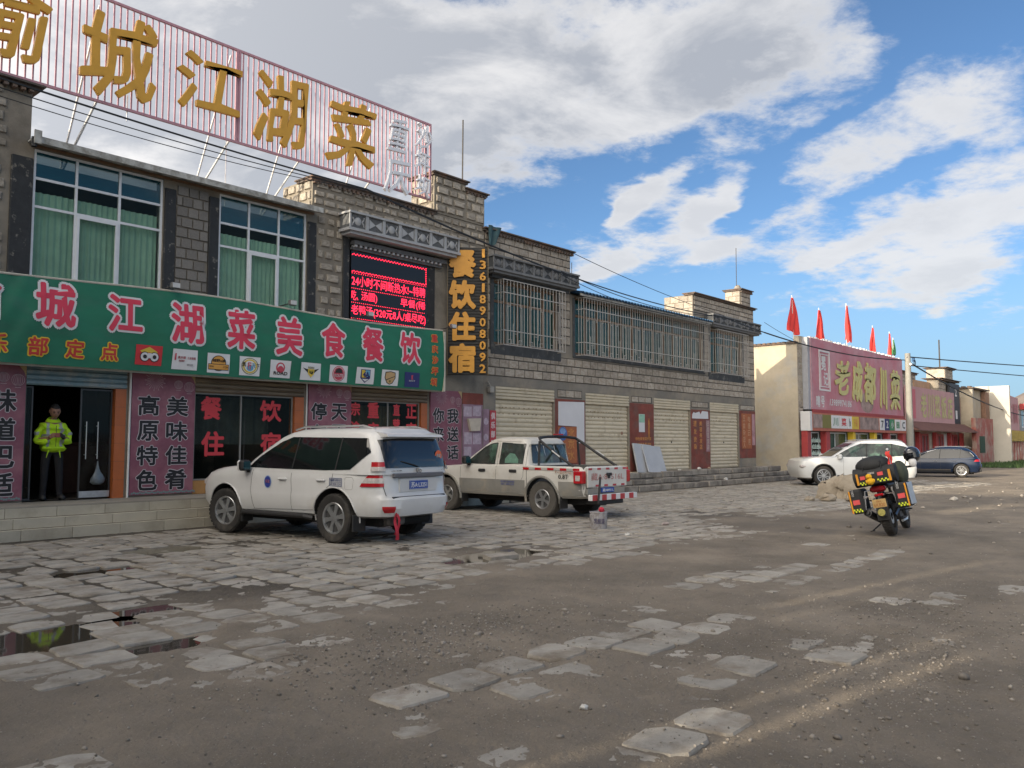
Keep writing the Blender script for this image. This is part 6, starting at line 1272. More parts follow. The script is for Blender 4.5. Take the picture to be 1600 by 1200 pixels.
class Shell:
    """levels: (z, x_rear, x_front, half_width, squareness); rings of superellipses stacked upwards"""
    def __init__(s, levels, N=72): s.L = levels; s.N = N
    def at(s, z):
        L = s.L
        if z <= L[0][0]: return L[0][1:]
        for a, b in zip(L[:-1], L[1:]):
            if z <= b[0]:
                t = (z - a[0]) / max(1e-6, b[0] - a[0]); return tuple(a[i] + (b[i] - a[i]) * t for i in range(1, 5))
        return L[-1][1:]
    def side(s, x, z):
        xr, xf, hw, n = s.at(z); u = abs((x - (xr + xf) / 2) / ((xf - xr) / 2)); return hw * max(0, 1 - min(1, u) ** n) ** (1 / n)
    def rear(s, y, z):
        xr, xf, hw, n = s.at(z); u = abs(y / hw); c = (xr + xf) / 2; return c - (xf - xr) / 2 * max(0, 1 - min(1, u) ** n) ** (1 / n)
    def front(s, y, z):
        xr, xf, hw, n = s.at(z); u = abs(y / hw); c = (xr + xf) / 2; return c + (xf - xr) / 2 * max(0, 1 - min(1, u) ** n) ** (1 / n)
    def corner(s, a, z):
        """point on the ring at angle a"""
        xr, xf, hw, n = s.at(z); c, sn = math.cos(a), math.sin(a)
        return ((xr + xf) / 2 + (xf - xr) / 2 * math.copysign(abs(c) ** (2 / n), c), hw * math.copysign(abs(sn) ** (2 / n), sn))
    def mesh(s, deform=None, capb=True):
        mb = MB(); N = s.N; zs = []
        for a, b in zip(s.L[:-1], s.L[1:]):
            k = max(1, int((b[0] - a[0]) / .10)); zs += [a[0] + (b[0] - a[0]) * i / k for i in range(k)]
        zs.append(s.L[-1][0])
        # ring angles biased so that flat sides get enough points
        angs = []
        for q in range(4):
            for i in range(N // 4):
                t = i / (N // 4); angs.append(q * PI / 2 + PI / 2 * (t + .0 * math.sin(2 * PI * t)))
        for z in zs:
            for a in angs:
                x, y = s.corner(a + .0001, z); mb.v.append((x, y, z))
        R_ = len(angs)
        for k in range(len(zs) - 1):
            for j in range(R_):
                mb.f.append((k * R_ + j, k * R_ + (j + 1) % R_, (k + 1) * R_ + (j + 1) % R_, (k + 1) * R_ + j)); mb.mi.append(0)
        for k in (0, len(zs) - 1):
            xr, xf, hw, n = s.at(zs[k]); 
            # strip cap across the width so that the lid can be bent
            o = k * R_; h = R_ // 2
            prs = [(o + j, o + (R_ - j) % R_) for j in range(0, h + 1)]
            for (a, b), (c, d) in zip(prs[:-1], prs[1:]):
                f = [a, c, d, b]; f = [v for i, v in enumerate(f) if v not in f[:i]]
                if len(f) > 2: mb.f.append(tuple(f)); mb.mi.append(0)
        if deform: mb.v = [deform(*p) for p in mb.v]
        return mb
def cut(o, cutters):
    bpy.context.view_layer.update()
    for mbc, mat in cutters:
        me = mbc.mesh('cutter', [mat]); c = bpy.data.objects.new('cutter', me); C.objects.link(c); c.matrix_world = o.matrix_world
        m_ = o.modifiers.new('cut', 'BOOLEAN'); m_.operation = 'DIFFERENCE'; m_.object = c; m_.solver = 'EXACT'; m_.material_mode = 'TRANSFER'
        bpy.context.view_layer.update()
        ne = bpy.data.meshes.new_from_object(o.evaluated_get(bpy.context.evaluated_depsgraph_get())); o.modifiers.clear(); old = o.data; o.data = ne
        bpy.data.meshes.remove(old); bpy.data.objects.remove(c); bpy.data.meshes.remove(me)
def grid_side(shell, xs, zlo, zhi, sgn, off, nz=5):
    """window sheet: at each x from zlo(x) to zhi(x) on the side of the shell"""
    mb = MB(); k = len(xs)
    for x, a, b in zip(xs, zlo, zhi):
        for j in range(nz + 1):
            z = a + (b - a) * j / nz; mb.v.append((x, sgn * (shell.side(x, z) + off), z))
    for i in range(k - 1):
        for j in range(nz): mb.f.append((i * (nz + 1) + j, (i + 1) * (nz + 1) + j, (i + 1) * (nz + 1) + j + 1, i * (nz + 1) + j + 1)); mb.mi.append(0)
    return mb
def interp(pts, x):
    if x <= pts[0][0]: return pts[0][1]
    for a, b in zip(pts[:-1], pts[1:]):
        if x <= b[0]: return a[1] + (b[1] - a[1]) * (x - a[0]) / max(1e-6, b[0] - a[0])
    return pts[-1][1]
def side_panel(shell, top, bot, sgn, off, n=14):
    x0, x1 = max(top[0][0], bot[0][0]), min(top[-1][0], bot[-1][0]); xs = sorted({x0 + (x1 - x0) * i / n for i in range(n + 1)} | {p[0] for p in top + bot if x0 <= p[0] <= x1})
    return grid_side(shell, xs, [interp(bot, x) for x in xs], [interp(top, x) for x in xs], sgn, off)
def rear_panel(shell, ys, zlo, zhi, off, nz=5, fr=False):
    mb = MB()
    for y, a, b in zip(ys, zlo, zhi):
        for j in range(nz + 1):
            z = a + (b - a) * j / nz; mb.v.append(((shell.front(y, z) + off) if fr else (shell.rear(y, z) - off), y, z))
    for i in range(len(ys) - 1):
        for j in range(nz): mb.f.append((i * (nz + 1) + j, (i + 1) * (nz + 1) + j, (i + 1) * (nz + 1) + j + 1, i * (nz + 1) + j + 1)); mb.mi.append(0)
    return mb
def seam(mb, shell, pts, sgn, r=.004, sub=6, off=.000):
    P = []
    for (a, b) in zip(pts[:-1], pts[1:]):
        for i in range(sub): t = i / sub; x, z = a[0] + (b[0] - a[0]) * t, a[1] + (b[1] - a[1]) * t; P.append((x, sgn * (shell.side(x, z) + off), z))
    x, z = pts[-1]; P.append((x, sgn * (shell.side(x, z) + off), z)); mb.tube(P, r, 4)
def wheel(parent, x, y, R_, w, rim_r, spokes, tyre_m, style='six', steer=0.0, rimmat=None):
    sg = 1 if y > 0 else -1; t = obj('wheel', MB().lathe([(.001, -w * .3), (rim_r * .96, -w * .3), (rim_r * .96, w * .30), (.001, w * .30)], 20, 'y'), rim_d, parent, smooth=40, local=True)
    t.location = (x, y, R_); t.rotation_euler = (0, 0, steer)
    prof = [(rim_r, -w * .42), (R_ * .80, -w * .5), (R_ * .93, -w * .49), (R_ * .985, -w * .40), (R_, -w * .2), (R_, w * .2), (R_ * .985, w * .40), (R_ * .93, w * .49), (R_ * .80, w * .5), (rim_r, w * .42)]
    ty = MB().lathe(prof, 44, 'y')
    obj('tyre', ty, tyre_m, t, smooth=35)
    tr = MB(); n = 34
    for i in range(n):
        a = 2 * PI * i / n; s0 = len(tr.v)
        for (ya, yb, sh) in ((-w * .44, -w * .12, 0), (w * .12, w * .44, .5)):
            aa = a + sh * 2 * PI / n; s1 = len(tr.v); tr.box(-R_ * .055, R_ * .055, ya, yb, R_ * .985, R_ * 1.004); tr.xf(Matrix.Rotation(aa, 4, 'Y'), s1)
    o = obj('tread', tr, tyre_m, t); o['kind'] = 'stuff'
    rm = MB(); rm.lathe([(rim_r * .88, sg * w * .30), (rim_r * .90, sg * w * .42), (rim_r * .99, sg * w * .45), (rim_r * 1.03, sg * w * .43), (rim_r * 1.0, sg * w * .36)], 32, 'y')
    rm.lathe([(.001, sg * w * .42), (rim_r * .17, sg * w * .41), (rim_r * .22, sg * w * .33)], 16, 'y')
    for i in range(spokes):
        s1 = len(rm.v); wo = rim_r * (.20 if style == 'six' else .15); wi = rim_r * .14
        if style == 'twin':
            for dd in (-.11, .11):
                rm.prism([(rim_r * .12, -wi * .4 + dd * rim_r * .6), (rim_r * .93, -wo * .35 + dd * rim_r * 1.7), (rim_r * .93, wo * .35 + dd * rim_r * 1.7), (rim_r * .12, wi * .4 + dd * rim_r * .6)], sg * w * .33, sg * w * .40)
        else: rm.prism([(rim_r * .12, -wi), (rim_r * .55, -wo * .62), (rim_r * .93, -wo), (rim_r * .93, wo), (rim_r * .55, wo * .62), (rim_r * .12, wi)], sg * w * .31, sg * w * .40)
        rm.xf(Matrix.Rotation(2 * PI * i / spokes + .2, 4, 'Y'), s1)
    obj('rim', rm, rimmat or rim_m, t, smooth=35)
    return t
def arch_cut(x, r, w_in, z=.38):
    mb = MB(); mb.lathe([(.001, w_in), (r, w_in), (r, 1.3), (.001, 1.3)], 40, 'y', (x, 0, z), closed=True); mb2 = MB(); mb2.lathe([(.001, -1.3), (r, -1.3), (r, -w_in), (.001, -w_in)], 40, 'y', (x, 0, z), closed=True); return [(mb, well_m), (mb2, well_m)]
def rear_text(s, yc, w, z0, z1, x, bold=.02):
    """lettering on a plane facing backwards (-x)"""
    mb = MB(); put_text(mb, s, -w / 2, w / 2, z0, z1, 0, bold=bold)
    mb.v = [(x + p[1], yc - p[0], p[2]) for p in mb.v]; return mb
def left_text(s, xc, w, z0, z1, y, bold=.02):
    """lettering on the left flank, reading towards the rear of the vehicle"""
    mb = MB(); put_text(mb, s, -w / 2, w / 2, z0, z1, 0, bold=bold)
    mb.v = [(xc - p[0], y - p[1], p[2]) for p in mb.v]; return mb
def lamp_wrap(sh, sg, z0, z1, xs0, xs1, yin, mat, par, name='tail_lamp', off=.014):
    """lens that runs along the flank and wraps round the rear corner"""
    m2 = MB(); nz = 6; k = 14
    for j in range(nz + 1):
        z = z0 + (z1 - z0) * j / nz; xa = xs0 + (xs1 - xs0) * j / nz; xr, xf, hw, n = sh.at(z); xc, a = (xr + xf) / 2, (xf - xr) / 2
        ys_ = sh.side(xa, z)
        # ring angles from the flank to the tail
        t0 = PI - math.asin(min(1, (ys_ / hw) ** (n / 2))) if xa < xc else PI / 2
        t1 = PI - math.asin(min(1, (yin / hw) ** (n / 2)))
        t0 = PI - math.acos(min(1, abs((xa - xc) / a) ** (n / 2)))
        for i in range(k):
            an = t0 + (t1 - t0) * i / (k - 1); x, y = sh.corner(an, z); u = i / (k - 1)
            m2.v.append((x - off * min(1, u * 2), sg * (abs(y) + off * min(1, (1 - u) * 2)), z))
    for j in range(nz):
        for i in range(k - 1): m2.f.append((j * k + i, j * k + i + 1, (j + 1) * k + i + 1, (j + 1) * k + i)); m2.mi.append(0)
    return obj(name, m2, mat, par, smooth=60, local=True)
def mirror(parent, x, y, z, mat):
    sg = 1 if y > 0 else -1
    m_ = obj('side_mirror', MB().bbox(x - .06, x + .09, y - .02 if sg > 0 else y - .17, y + .17 if sg > 0 else y + .02, z, z + .19, .04), mat, parent, local=True)
    obj('mirror_glass', MB().box(x - .066, x - .062, (y + .01) if sg > 0 else y - .15, (y + .15) if sg > 0 else y - .01, z + .025, z + .165), pane_teal, m_)
    obj('stalk', MB().box(x - .02, x + .05, y - .10 if sg > 0 else y - .0, y + .0 if sg > 0 else y + .10, z - .03, z + .02), plastic_k, m_)

# --- white off-roader in front of the shop windows
def offroader():
    t = thing('parked_offroader', 'big white off-roader parked nose to the restaurant steps with blue plate and red ribbon', 'car', (9.22, 11.08, 0), R(95.5))
    low = Shell([(.40, -.86, 3.50, .80, 5), (.44, -1.03, 3.66, .89, 5.5), (.56, -1.08, 3.72, .925, 6), (.70, -1.07, 3.72, .935, 6), (.745, -1.00, 3.70, .932, 6.5), (.80, -.965, 3.68, .925, 7), (.98, -.955, 3.62, .928, 7), (1.10, -.948, 3.52, .912, 7), (1.16, -.93, 3.42, .885, 6), (1.19, -.89, 3.30, .85, 5.5), (1.205, -.8, 3.15, .79, 5)], 96)
    def hood(x, y, z):
        if z > .85 and x > 2.0: z -= (z - .85) / .35 * .10 * ((x - 2.0) / 1.6) ** 1.6
        return (x, y, z)
    b = obj('body', low.mesh(hood), car_white, t, smooth=28, local=True)
    cut(b, arch_cut(0, .465, .62, .40) + arch_cut(2.79, .465, .62, .40))
    b.data.polygons.foreach_set('use_smooth', [True] * len(b.data.polygons)); b.data.set_sharp_from_angle(angle=R(28))
    gh = Shell([(1.085, -.954, 2.52, .915, 8), (1.14, -.952, 2.46, .905, 8), (1.30, -.93, 2.26, .868, 8), (1.50, -.875, 1.92, .815, 8), (1.68, -.81, 1.58, .760, 8), (1.75, -.77, 1.40, .725, 7), (1.79, -.72, 1.22, .66, 6), (1.815, -.60, .95, .54, 5)], 96)
    g = obj('cabin', gh.mesh(lambda x, y, z: (x, y, z + (.018 * math.cos(y * 1.6) if z > 1.78 else 0))), car_white, t, smooth=30, local=True)
    for sg in (1, -1):
        top = [(-.70, 1.44), (-.60, 1.655), (1.15, 1.68), (1.42, 1.60), (1.90, 1.36), (2.18, 1.17)]; bot = [(-.70, 1.43), (-.35, 1.16), (.2, 1.145), (1.0, 1.15), (2.18, 1.165)]
        w = obj('side_glass', side_panel(gh, top, bot, sg, .009, 70), privacy, t, smooth=40, local=True)
        for (xa, xb) in (((.02, .10), (.0, .02)),): pass
        for x in (1.02, .98 - .99):
            zt, zb = interp(top, x), interp(bot, x); mb = MB(); mb.tube([(x - .02, sg * (gh.side(x, zb) + .008), zb), (x - .05, sg * (gh.side(x, zt) + .008), zt)], .016, 4); obj('window_pillar', mb, plastic_k, w)
        sm = MB(); seam(sm, low, [(2.02, 1.12), (2.06, .80), (1.98, .46)], sg); seam(sm, low, [(1.02, 1.13), (1.00, .8), (1.0, .46)], sg); seam(sm, low, [(.02, 1.13), (.05, .93), (.36, .74), (.44, .50)], sg); seam(sm, low, [(.44, .50), (2.0, .46)], sg)
        obj('door_seam', sm, seam_m, t, local=True)
        for x in (.28, 1.22): obj('door_handle', MB().bbox(x - .10, x + .10, (sg * low.side(x, .98) - .01), (sg * low.side(x, .98) + .035) if sg > 0 else (sg * low.side(x, .98) + .01), .965, 1.0, .012) if sg > 0 else MB().bbox(x - .10, x + .10, -low.side(x, .98) - .035, -low.side(x, .98) + .01, .965, 1.0, .012), car_white, t, local=True)
        mb = MB(); mb.tube([(2.30, sg * .90, .36), (2.20, sg * .97, .40), (.62, sg * .97, .40), (.50, sg * .90, .37)], .038, 8); mb.box(.6, 2.2, sg * .93 - .05, sg * .93 + .05, .385, .425); obj('side_step', mb, plastic_k, t, local=True)
        mirror(t, 2.12, sg * .93, 1.10, plastic_k if sg > 0 else plastic_k)
        obj('mirror_cap', MB().bbox(2.16, 2.235, sg * 1.02 - .085, sg * 1.02 + .085, 1.105, 1.285, .03), car_white, t, local=True)
        # flared arches
        for xa in (0, 2.79):
            mb = MB(); pts = []; 
            for i in range(19):
                a = R(-8) + R(196) * i / 18; X, Z = xa + .478 * math.cos(a), .40 + .478 * math.sin(a)
                pts.append((X, sg * (low.side(X, max(Z, .42)) + .004), Z))
            mb.tube(pts, .013, 6); obj('wheel_arch', mb, car_white, t, local=True, smooth=50)
        obj('mud_flap', MB().bbox(-.47, -.44, sg * .80 - .14, sg * .80 + .14, .20, .46, .008), plastic_k, t, local=True); obj('mud_flap', MB().bbox(2.29, 2.32, sg * .80 - .12, sg * .80 + .12, .22, .44, .008), plastic_k, t, local=True)
        # tail lamp wraps round the corner
        l = lamp_wrap(low, sg, .90, .955, -.56, -.60, .72, lamp_red, t); lamp_wrap(low, sg, .955, 1.035, -.60, -.66, .72, lamp_clear, l, 'clear_lens'); lamp_wrap(low, sg, 1.035, 1.145, -.66, -.76, .73, lamp_red, l, 'red_lens'); lamp_wrap(gh, sg, 1.145, 1.21, -.77, -.77, .72, lamp_clear, l, 'clear_lens', .03); lamp_wrap(gh, sg, 1.21, 1.285, -.77, -.76, .72, lamp_red, l, 'red_lens', .028)
        lamp_wrap(low, sg, .50, .60, -.93, -.93, .60, lamp_red, t, 'reflector', .006)
        hl = MB(); nz = 5; k = 10
        for j in range(nz + 1):
            z = .84 + .16 * j / nz
            for i in range(k):
                an = R(34) - R(26) * i / (k - 1) + R(6) * j / nz; x, y = low.corner(an, z); hx = hood(x, y, z); hl.v.append((hx[0] + .006, sg * (abs(y) + .008), hx[2]))
        for j in range(nz):
            for i in range(k - 1): hl.f.append((j * k + i, j * k + i + 1, (j + 1) * k + i + 1, (j + 1) * k + i)); hl.mi.append(0)
        obj('headlight_lens', hl, pm('smoky_lens', (.16, .16, .16), rough=.1, var=.3, scale=16, coat=.6), t, smooth=60, local=True)
        mb = MB(); mb.bbox(3.34, 3.585, sg * .68 - .14, sg * .68 + .14, .80, .95, .05); obj('headlight', mb, lamp_clear, t, local=True)
        mb = MB(); mb.tube([(1.25, sg * .63, 1.80), (1.0, sg * .64, 1.85), (-.35, sg * .62, 1.855), (-.6, sg * .60, 1.80)], .017, 6); obj('roof_rail', mb, steel, t, local=True, smooth=50)
    # rear
    ys = [.71 * math.sin(PI / 2 * (-1 + 2 * i / 40)) for i in range(41)]
    obj('rear_glass', rear_panel(gh, ys, [1.19] * 41, [1.655 - .03 * abs(y / .73) ** 3 for y in ys], .014), privacy, t, smooth=40, local=True)
    mb = MB(); mb.prism([(-.58, 1.808), (-.90, 1.750), (-.925, 1.712), (-.80, 1.700), (-.60, 1.72)], -.655, .655)
    mb.v = [(x, y, z - .035 * abs(y / .655) ** 3) for x, y, z in mb.v]; obj('roof_spoiler', mb, car_white, t, smooth=40, local=True)
    mb = MB(); P = [(low.rear(.70, .745) - .002, .70, .76), (low.rear(.72, .9) - .002, .725, .9), (low.rear(.73, 1.1) - .002, .735, 1.12)]; mb.tube(P, .005, 4); mb.tube([(p[0], -p[1], p[2]) for p in P], .005, 4); obj('tailgate_seam', mb, seam_m, t, local=True)
    mb = MB(); mb.bbox(-1.015, -.95, -.62, .62, .705, .745, .01); obj('step_pad', mb, plastic_k, t, local=True)
    mb = MB(); ys2 = [-.58 + 1.16 * i / 10 for i in range(11)]
    for i in range(10): mb.bbox(-1.012, -.945, ys2[i], ys2[i + 1] + .0005, 1.03, 1.105, .012) if False else None
    mb.bbox(-1.006, -.945, -.585, .585, 1.035, 1.105, .012); obj('number_plate_garnish', mb, pm('grey_garnish', (.13, .13, .14), rough=.35, var=.1), t, local=True)
    mb = MB(); mb.bbox(-.975, -.94, -.44, .44, .80, 1.03, .05); obj('plate_recess', mb, car_white, t, local=True)
    p = obj('number_plate', MB().bbox(-.992, -.976, -.22, .22, .845, .985, .004), plate_blue, t, local=True)
    fr_ = MB(); 
    for (a, b, c, d) in ((-.215, .215, .850, .853), (-.215, .215, .977, .980), (-.215, -.212, .853, .977), (.212, .215, .853, .977)): fr_.box(-.9935, -.9925, a, b, c, d)
    obj('plate_border', fr_, plate_white, p)
    obj('lettering', rear_text('苏A·L3251', 0, .38, .87, .962, -.994, .03), plate_white, p)
    em = MB(); 
    for (rx, rz, zc) in ((.060, .042, 1.14), (.026, .042, 1.14), (.045, .016, 1.155)): em.tube([(-.985, rx * math.cos(a), zc + rz * math.sin(a)) for a in [2 * PI * i / 20 for i in range(21)]], .006, 4, False)
    obj('oval_emblem', em, chrome, t, local=True)
    obj('lettering', rear_text('LAND CRUISER', .50, .24, 1.135, 1.152, -.972, .02), chrome, t, local=True)
    obj('lettering', rear_text('VX', -.60, .08, 1.135, 1.155, -.972, .02), chrome, t, local=True)
    st_ = MB(); st_.mi = []; flat(st_, disc(0, 0, .085, 20), 0); st_.v = [(gh.rear(-.55, 1.36) - .016 - .0, -.545 - q[0], 1.37 + q[2] * 1.05) for q in st_.v]; s_ = obj('sticker', st_, pm('orange_sticker', (.72, .14, .05), rough=.6), t, local=True)
    st_ = MB(); put_text(st_, '救援', -.05, .05, -.03, .03, 0, bold=.03); st_.v = [(gh.rear(-.55, 1.36) - .021, -.545 - q[0], 1.37 + q[2]) for q in st_.v]; obj('lettering', st_, plate_white, s_)
    # door badge and side lettering, fuel flap
    bd_ = MB(); flat(bd_, disc(0, 0, .095, 24), 0); bd_.v = [(1.60 - q[0], low.side(1.6, .9) + .006, .925 + q[2] * 1.15) for q in bd_.v]; s_ = obj('round_badge', bd_, pm('badge_pale_blue', (.30, .42, .60), rough=.6), t, local=True)
    bd_ = MB(); flat(bd_, disc(0, 0, .082, 24), 0); bd_.v = [(1.60 - q[0], low.side(1.6, .9) + .009, .925 + q[2] * 1.15) for q in bd_.v]; obj('badge_disc', bd_, pm('badge_blue', (.03, .05, .28), rough=.5), s_)
    bd_ = MB(); put_text(bd_, '车友', -.055, .055, -.03, .03, 0, bold=.03); bd_.v = [(1.60 - q[0], low.side(1.6, .9) + .013, .935 + q[2]) for q in bd_.v]; obj('lettering', bd_, pm('badge_pink', (.7, .3, .4), rough=.5), s_)
    sq = MB(); 
    for (a, b, c, d) in ((-.14, .14, .895, .903), (-.14, .14, 1.017, 1.025), (-.14, -.132, .903, 1.017), (.132, .14, .903, 1.017), (-.14, .14, .955, .961)): sq.box(-.05 + a, -.05 + b, low.side(-.05, .96) + .001, low.side(-.05, .96) + .005, c, d)
    d_ = obj('side_decal', sq, pm('decal_grey_blue', (.10, .13, .25), rough=.6), t, local=True)
    obj('lettering', left_text('西藏越野 自驾俱乐部', -.05, .24, .972, 1.008, low.side(-.05, .96) + .008, .02), MATS['decal_grey_blue'], d_); obj('lettering', left_text('138 9090 1234', -.05, .24, .912, .945, low.side(-.05, .96) + .008, .02), MATS['decal_grey_blue'], d_)
    fl = MB(); pts = [(-.25, .87), (-.25, 1.02), (-.27, 1.04), (-.40, 1.04), (-.43, 1.0), (-.41, .87), (-.39, .85), (-.27, .85), (-.25, .87)]; seam(fl, low, pts, 1, .003, 2); obj('fuel_flap', fl, pm('soft_panel_gap', (.28, .27, .25), rough=.7), t, local=True)
    obj('under_body', MB().bbox(-.75, 3.3, -.6, .6, .26, .41, .05), well_m, t, local=True)
    mb = MB(); mb.tube([(-.9, .45, .36), (-1.04, .46, .35)], .03, 8); mb.bbox(-.85, -.55, .15, .55, .28, .42, .03); obj('exhaust', mb, pm('dull_exhaust', (.12, .11, .10), rough=.6, metal=.5), t, local=True)
    obj('wiper', MB().tube([(-.97, 0, 1.20), (-.975, .12, 1.235), (-.955, .38, 1.29)], .008, 4), plastic_k, t, local=True)
    wheel(t, 0, .80, .39, .265, .245, 6, rubber); wheel(t, 0, -.80, .39, .265, .245, 6, rubber); wheel(t, 2.79, .80, .39, .265, .245, 6, rubber, steer=R(9)); wheel(t, 2.79, -.80, .39, .265, .245, 6, rubber, steer=R(9))
    mb = MB(); mb.tube([(2.85, .50, 1.08), (2.84, .50, 1.5), (2.82, .50, 1.98)], .006, 4); obj('aerial', mb, plastic_k, t, local=True)
    # red ribbon tied below the bumper
    rb_ = MB(); rb_.grid(lambda u, v: (-1.03 + .02 * math.sin(v * 7), .55 + (.05 + .03 * v) * (u - .5) + .03 * math.sin(v * 4), .50 - .42 * v), 2, 10); rb_.grid(lambda u, v: (-1.02 - .02 * math.sin(v * 5), .55 + (.05 + .02 * v) * (u - .5) - .05 * math.sin(v * 3), .50 - .34 * v), 2, 10)
    r_ = obj('red_ribbon', rb_, pm('red_ribbon_cloth', (.55, .03, .05), rough=.7), smooth=60); r_.matrix_world = Matrix.LocRotScale(t.location, t.rotation_euler, None); tag(r_, 'red ribbon hanging from the rear bumper of the white off-roader almost to the ground', 'ribbon')
offroader()

# --- two tone double cab pickup
def pickup():
    t = thing('parked_pickup', 'dusty two tone double cab pickup with black roll bar and red white warning strips', 'pickup truck', (14.93, 11.42, 0), R(88))
    TX = -1.10
    low = Shell([(.42, TX + .10, 3.72, .76, 6), (.47, TX + .02, 3.86, .815, 7), (.60, TX, 3.92, .84, 8), (.735, TX, 3.92, .846, 9), (.90, TX, 3.88, .848, 9), (1.02, TX, 3.80, .84, 9), (1.07, TX + .005, 3.72, .825, 8), (1.09, TX + .02, 3.6, .80, 7)], 96)
    def hood(x, y, z):
        if z > .85 and x > 2.2: z -= (z - .85) / .24 * .10 * ((x - 2.2) / 1.6) ** 1.4
        if x < 2.2 and z > 1.03 and x > .45: z -= .0
        return (x, y, z)
    b = obj('body', low.mesh(hood), old_white, t, smooth=28, local=True)
    bed = MB().box(TX + .06, .40, -.70, .70, .62, 1.3)
    cut(b, arch_cut(0, .45, .58, .39) + arch_cut(3.0, .45, .58, .39) + [(bed, pm('bed_floor', (.10, .10, .095), rough=.8, var=.2))])
    b.data.polygons.foreach_set('use_smooth', [True] * len(b.data.polygons)); b.data.set_sharp_from_angle(angle=R(28))
    gh = Shell([(1.06, .44, 2.66, .80, 9), (1.20, .46, 2.45, .775, 9), (1.45, .50, 2.04, .715, 9), (1.60, .54, 1.80, .675, 8), (1.665, .58, 1.68, .64, 7), (1.70, .66, 1.52, .57, 6), (1.715, .80, 1.3, .46, 5)], 96)
    obj('cabin', gh.mesh(), old_white, t, smooth=30, local=True)
    for sg in (1, -1):
        # grey lower flank laid on the body
        for (xa, xb) in ((TX + .03, -.47), (.47, 2.53), (3.47, 3.80)):
            xs = [xa + (xb - xa) * i / 8 for i in range(9)]; obj('lower_flank', grid_side(low, xs, [.475] * 9, [.775] * 9, sg, .005, 6), two_grey, t, smooth=40, local=True)
        for xa in (0, 3.0):
            mb = MB(); pts = []
            for i in range(21):
                a = R(-10) + R(200) * i / 20; X, Z = xa + .475 * math.cos(a), .39 + .475 * math.sin(a); pts.append((X, sg * (low.side(X, max(Z, .45)) + .012), Z))
            mb.tube(pts, [.028] * 21, 6); obj('wheel_arch', mb, two_grey, t, local=True, smooth=50)
        for (top, bot) in (([(.60, 1.56), (1.28, 1.59)], [(.60, 1.13), (1.28, 1.12)]), ([(1.42, 1.585), (1.60, 1.565), (1.80, 1.49), (2.34, 1.13)], [(1.42, 1.12), (2.34, 1.12)])):
            w = obj('side_glass', side_panel(gh, top, bot, sg, .006, 10), cab_glass, t, smooth=40, local=True)
            mb = MB(); T_ = [(p[0], sg * (gh.side(*p) + .008), p[1]) for p in top]; B_ = [(p[0], sg * (gh.side(*p) + .008), p[1]) for p in bot]; mb.tube(T_ + B_[::-1] + [T_[0]], .012, 4); obj('window_seal', mb, plastic_k, w)
        sh_ = MB(); xs = [.72, .85, 1.0, 1.12]; s2 = grid_side(gh, xs, [1.14, 1.14, 1.14, 1.14], [1.22, 1.34, 1.36, 1.24], sg, .009, 3); o = obj('sun_shade', s2, pm('green_sunshade', (.12, .24, .18), rough=.5, var=.3, scale=14), t, local=True)
        sm = MB(); seam(sm, low, [(1.35, 1.07), (1.35, .52)], sg); seam(sm, low, [(2.50, 1.04), (2.50, .80), (2.42, .52)], sg); seam(sm, low, [(.52, 1.06), (.52, .86), (.66, .66), (.66, .52)], sg); seam(sm, low, [(.66, .52), (2.42, .52)], sg); seam(sm, low, [(.42, 1.07), (.42, .55)], sg, .007); seam(sm, gh, [(1.35, 1.08), (1.35, 1.62)], sg); seam(sm, gh, [(.53, 1.08), (.55, 1.60), (1.62, 1.63)], sg)
        obj('door_seam', sm, seam_m, t, local=True)
        for x in (.82, 1.78): 
            yy = sg * (low.side(x, .97)); obj('door_handle', MB().bbox(x - .11, x + .11, min(yy, yy + sg * .035), max(yy, yy + sg * .035), .935, 1.0, .015), plastic_k, t, local=True)
        # red and white reflecting strip along the bed
        x = TX + .05; k = 0
        while x < .38:
            o = obj('reflective_strip', MB().box(x, x + .17, min(sg * .847, sg * .853), max(sg * .847, sg * .853), 1.005, 1.055), lamp_red if k % 2 == 0 else pm('strip_grey_white', (.40, .39, .36), rough=.6, var=.2), t, local=True); x += .175; k += 1
        l = obj('tail_lamp', MB().bbox(TX - .015, TX + .22, min(sg * .70, sg * .862), max(sg * .70, sg * .862), .74, 1.0, .02), lamp_red, t, local=True)
        obj('clear_lens', MB().box(TX + .03, TX + .15, min(sg * .80, sg * .867), max(sg * .80, sg * .867), .80, .91), lamp_clear, l)
        mirror(t, 2.22, sg * .84, 1.10, plastic_k)
        obj('mud_flap', MB().bbox(-.50, -.47, sg * .68 - .13, sg * .68 + .13, .2, .45, .008), plastic_k, t, local=True); obj('mud_flap', MB().bbox(2.5, 2.53, sg * .68 - .11, sg * .68 + .11, .22, .42, .008), plastic_k, t, local=True)
        mb = MB(); mb.bbox(3.66, 3.86, sg * .60 - .13, sg * .62 + .14, .78, .94, .04); obj('headlight', mb, lamp_clear, t, local=True)
        # roll bar legs
        mb = MB(); mb.tube([(-.82, sg * .74, 1.08), (-.30, sg * .72, 1.36), (.14, sg * .69, 1.62), (.24, sg * .62, 1.695), (.26, sg * .3, 1.72), (.26, 0, 1.72)], .031, 8); mb.tube([(.18, sg * .71, 1.09), (.20, sg * .66, 1.62)], .026, 8); obj('roll_bar', mb, plastic_k, t, smooth=50, local=True)
        mb = MB(); mb.tube([(-.46, sg * .775, 1.29), (-.24, sg * .765, 1.42)], .014, 5); obj('roll_bar_strip', mb, pm('strip_bright', (.6, .6, .58), rough=.4), t, local=True)
    ys = [-.60 + 1.2 * i / 10 for i in range(11)]
    w = obj('rear_glass', rear_panel(gh, ys, [1.14] * 11, [1.55] * 11, .008), cab_glass, t, smooth=40, local=True)
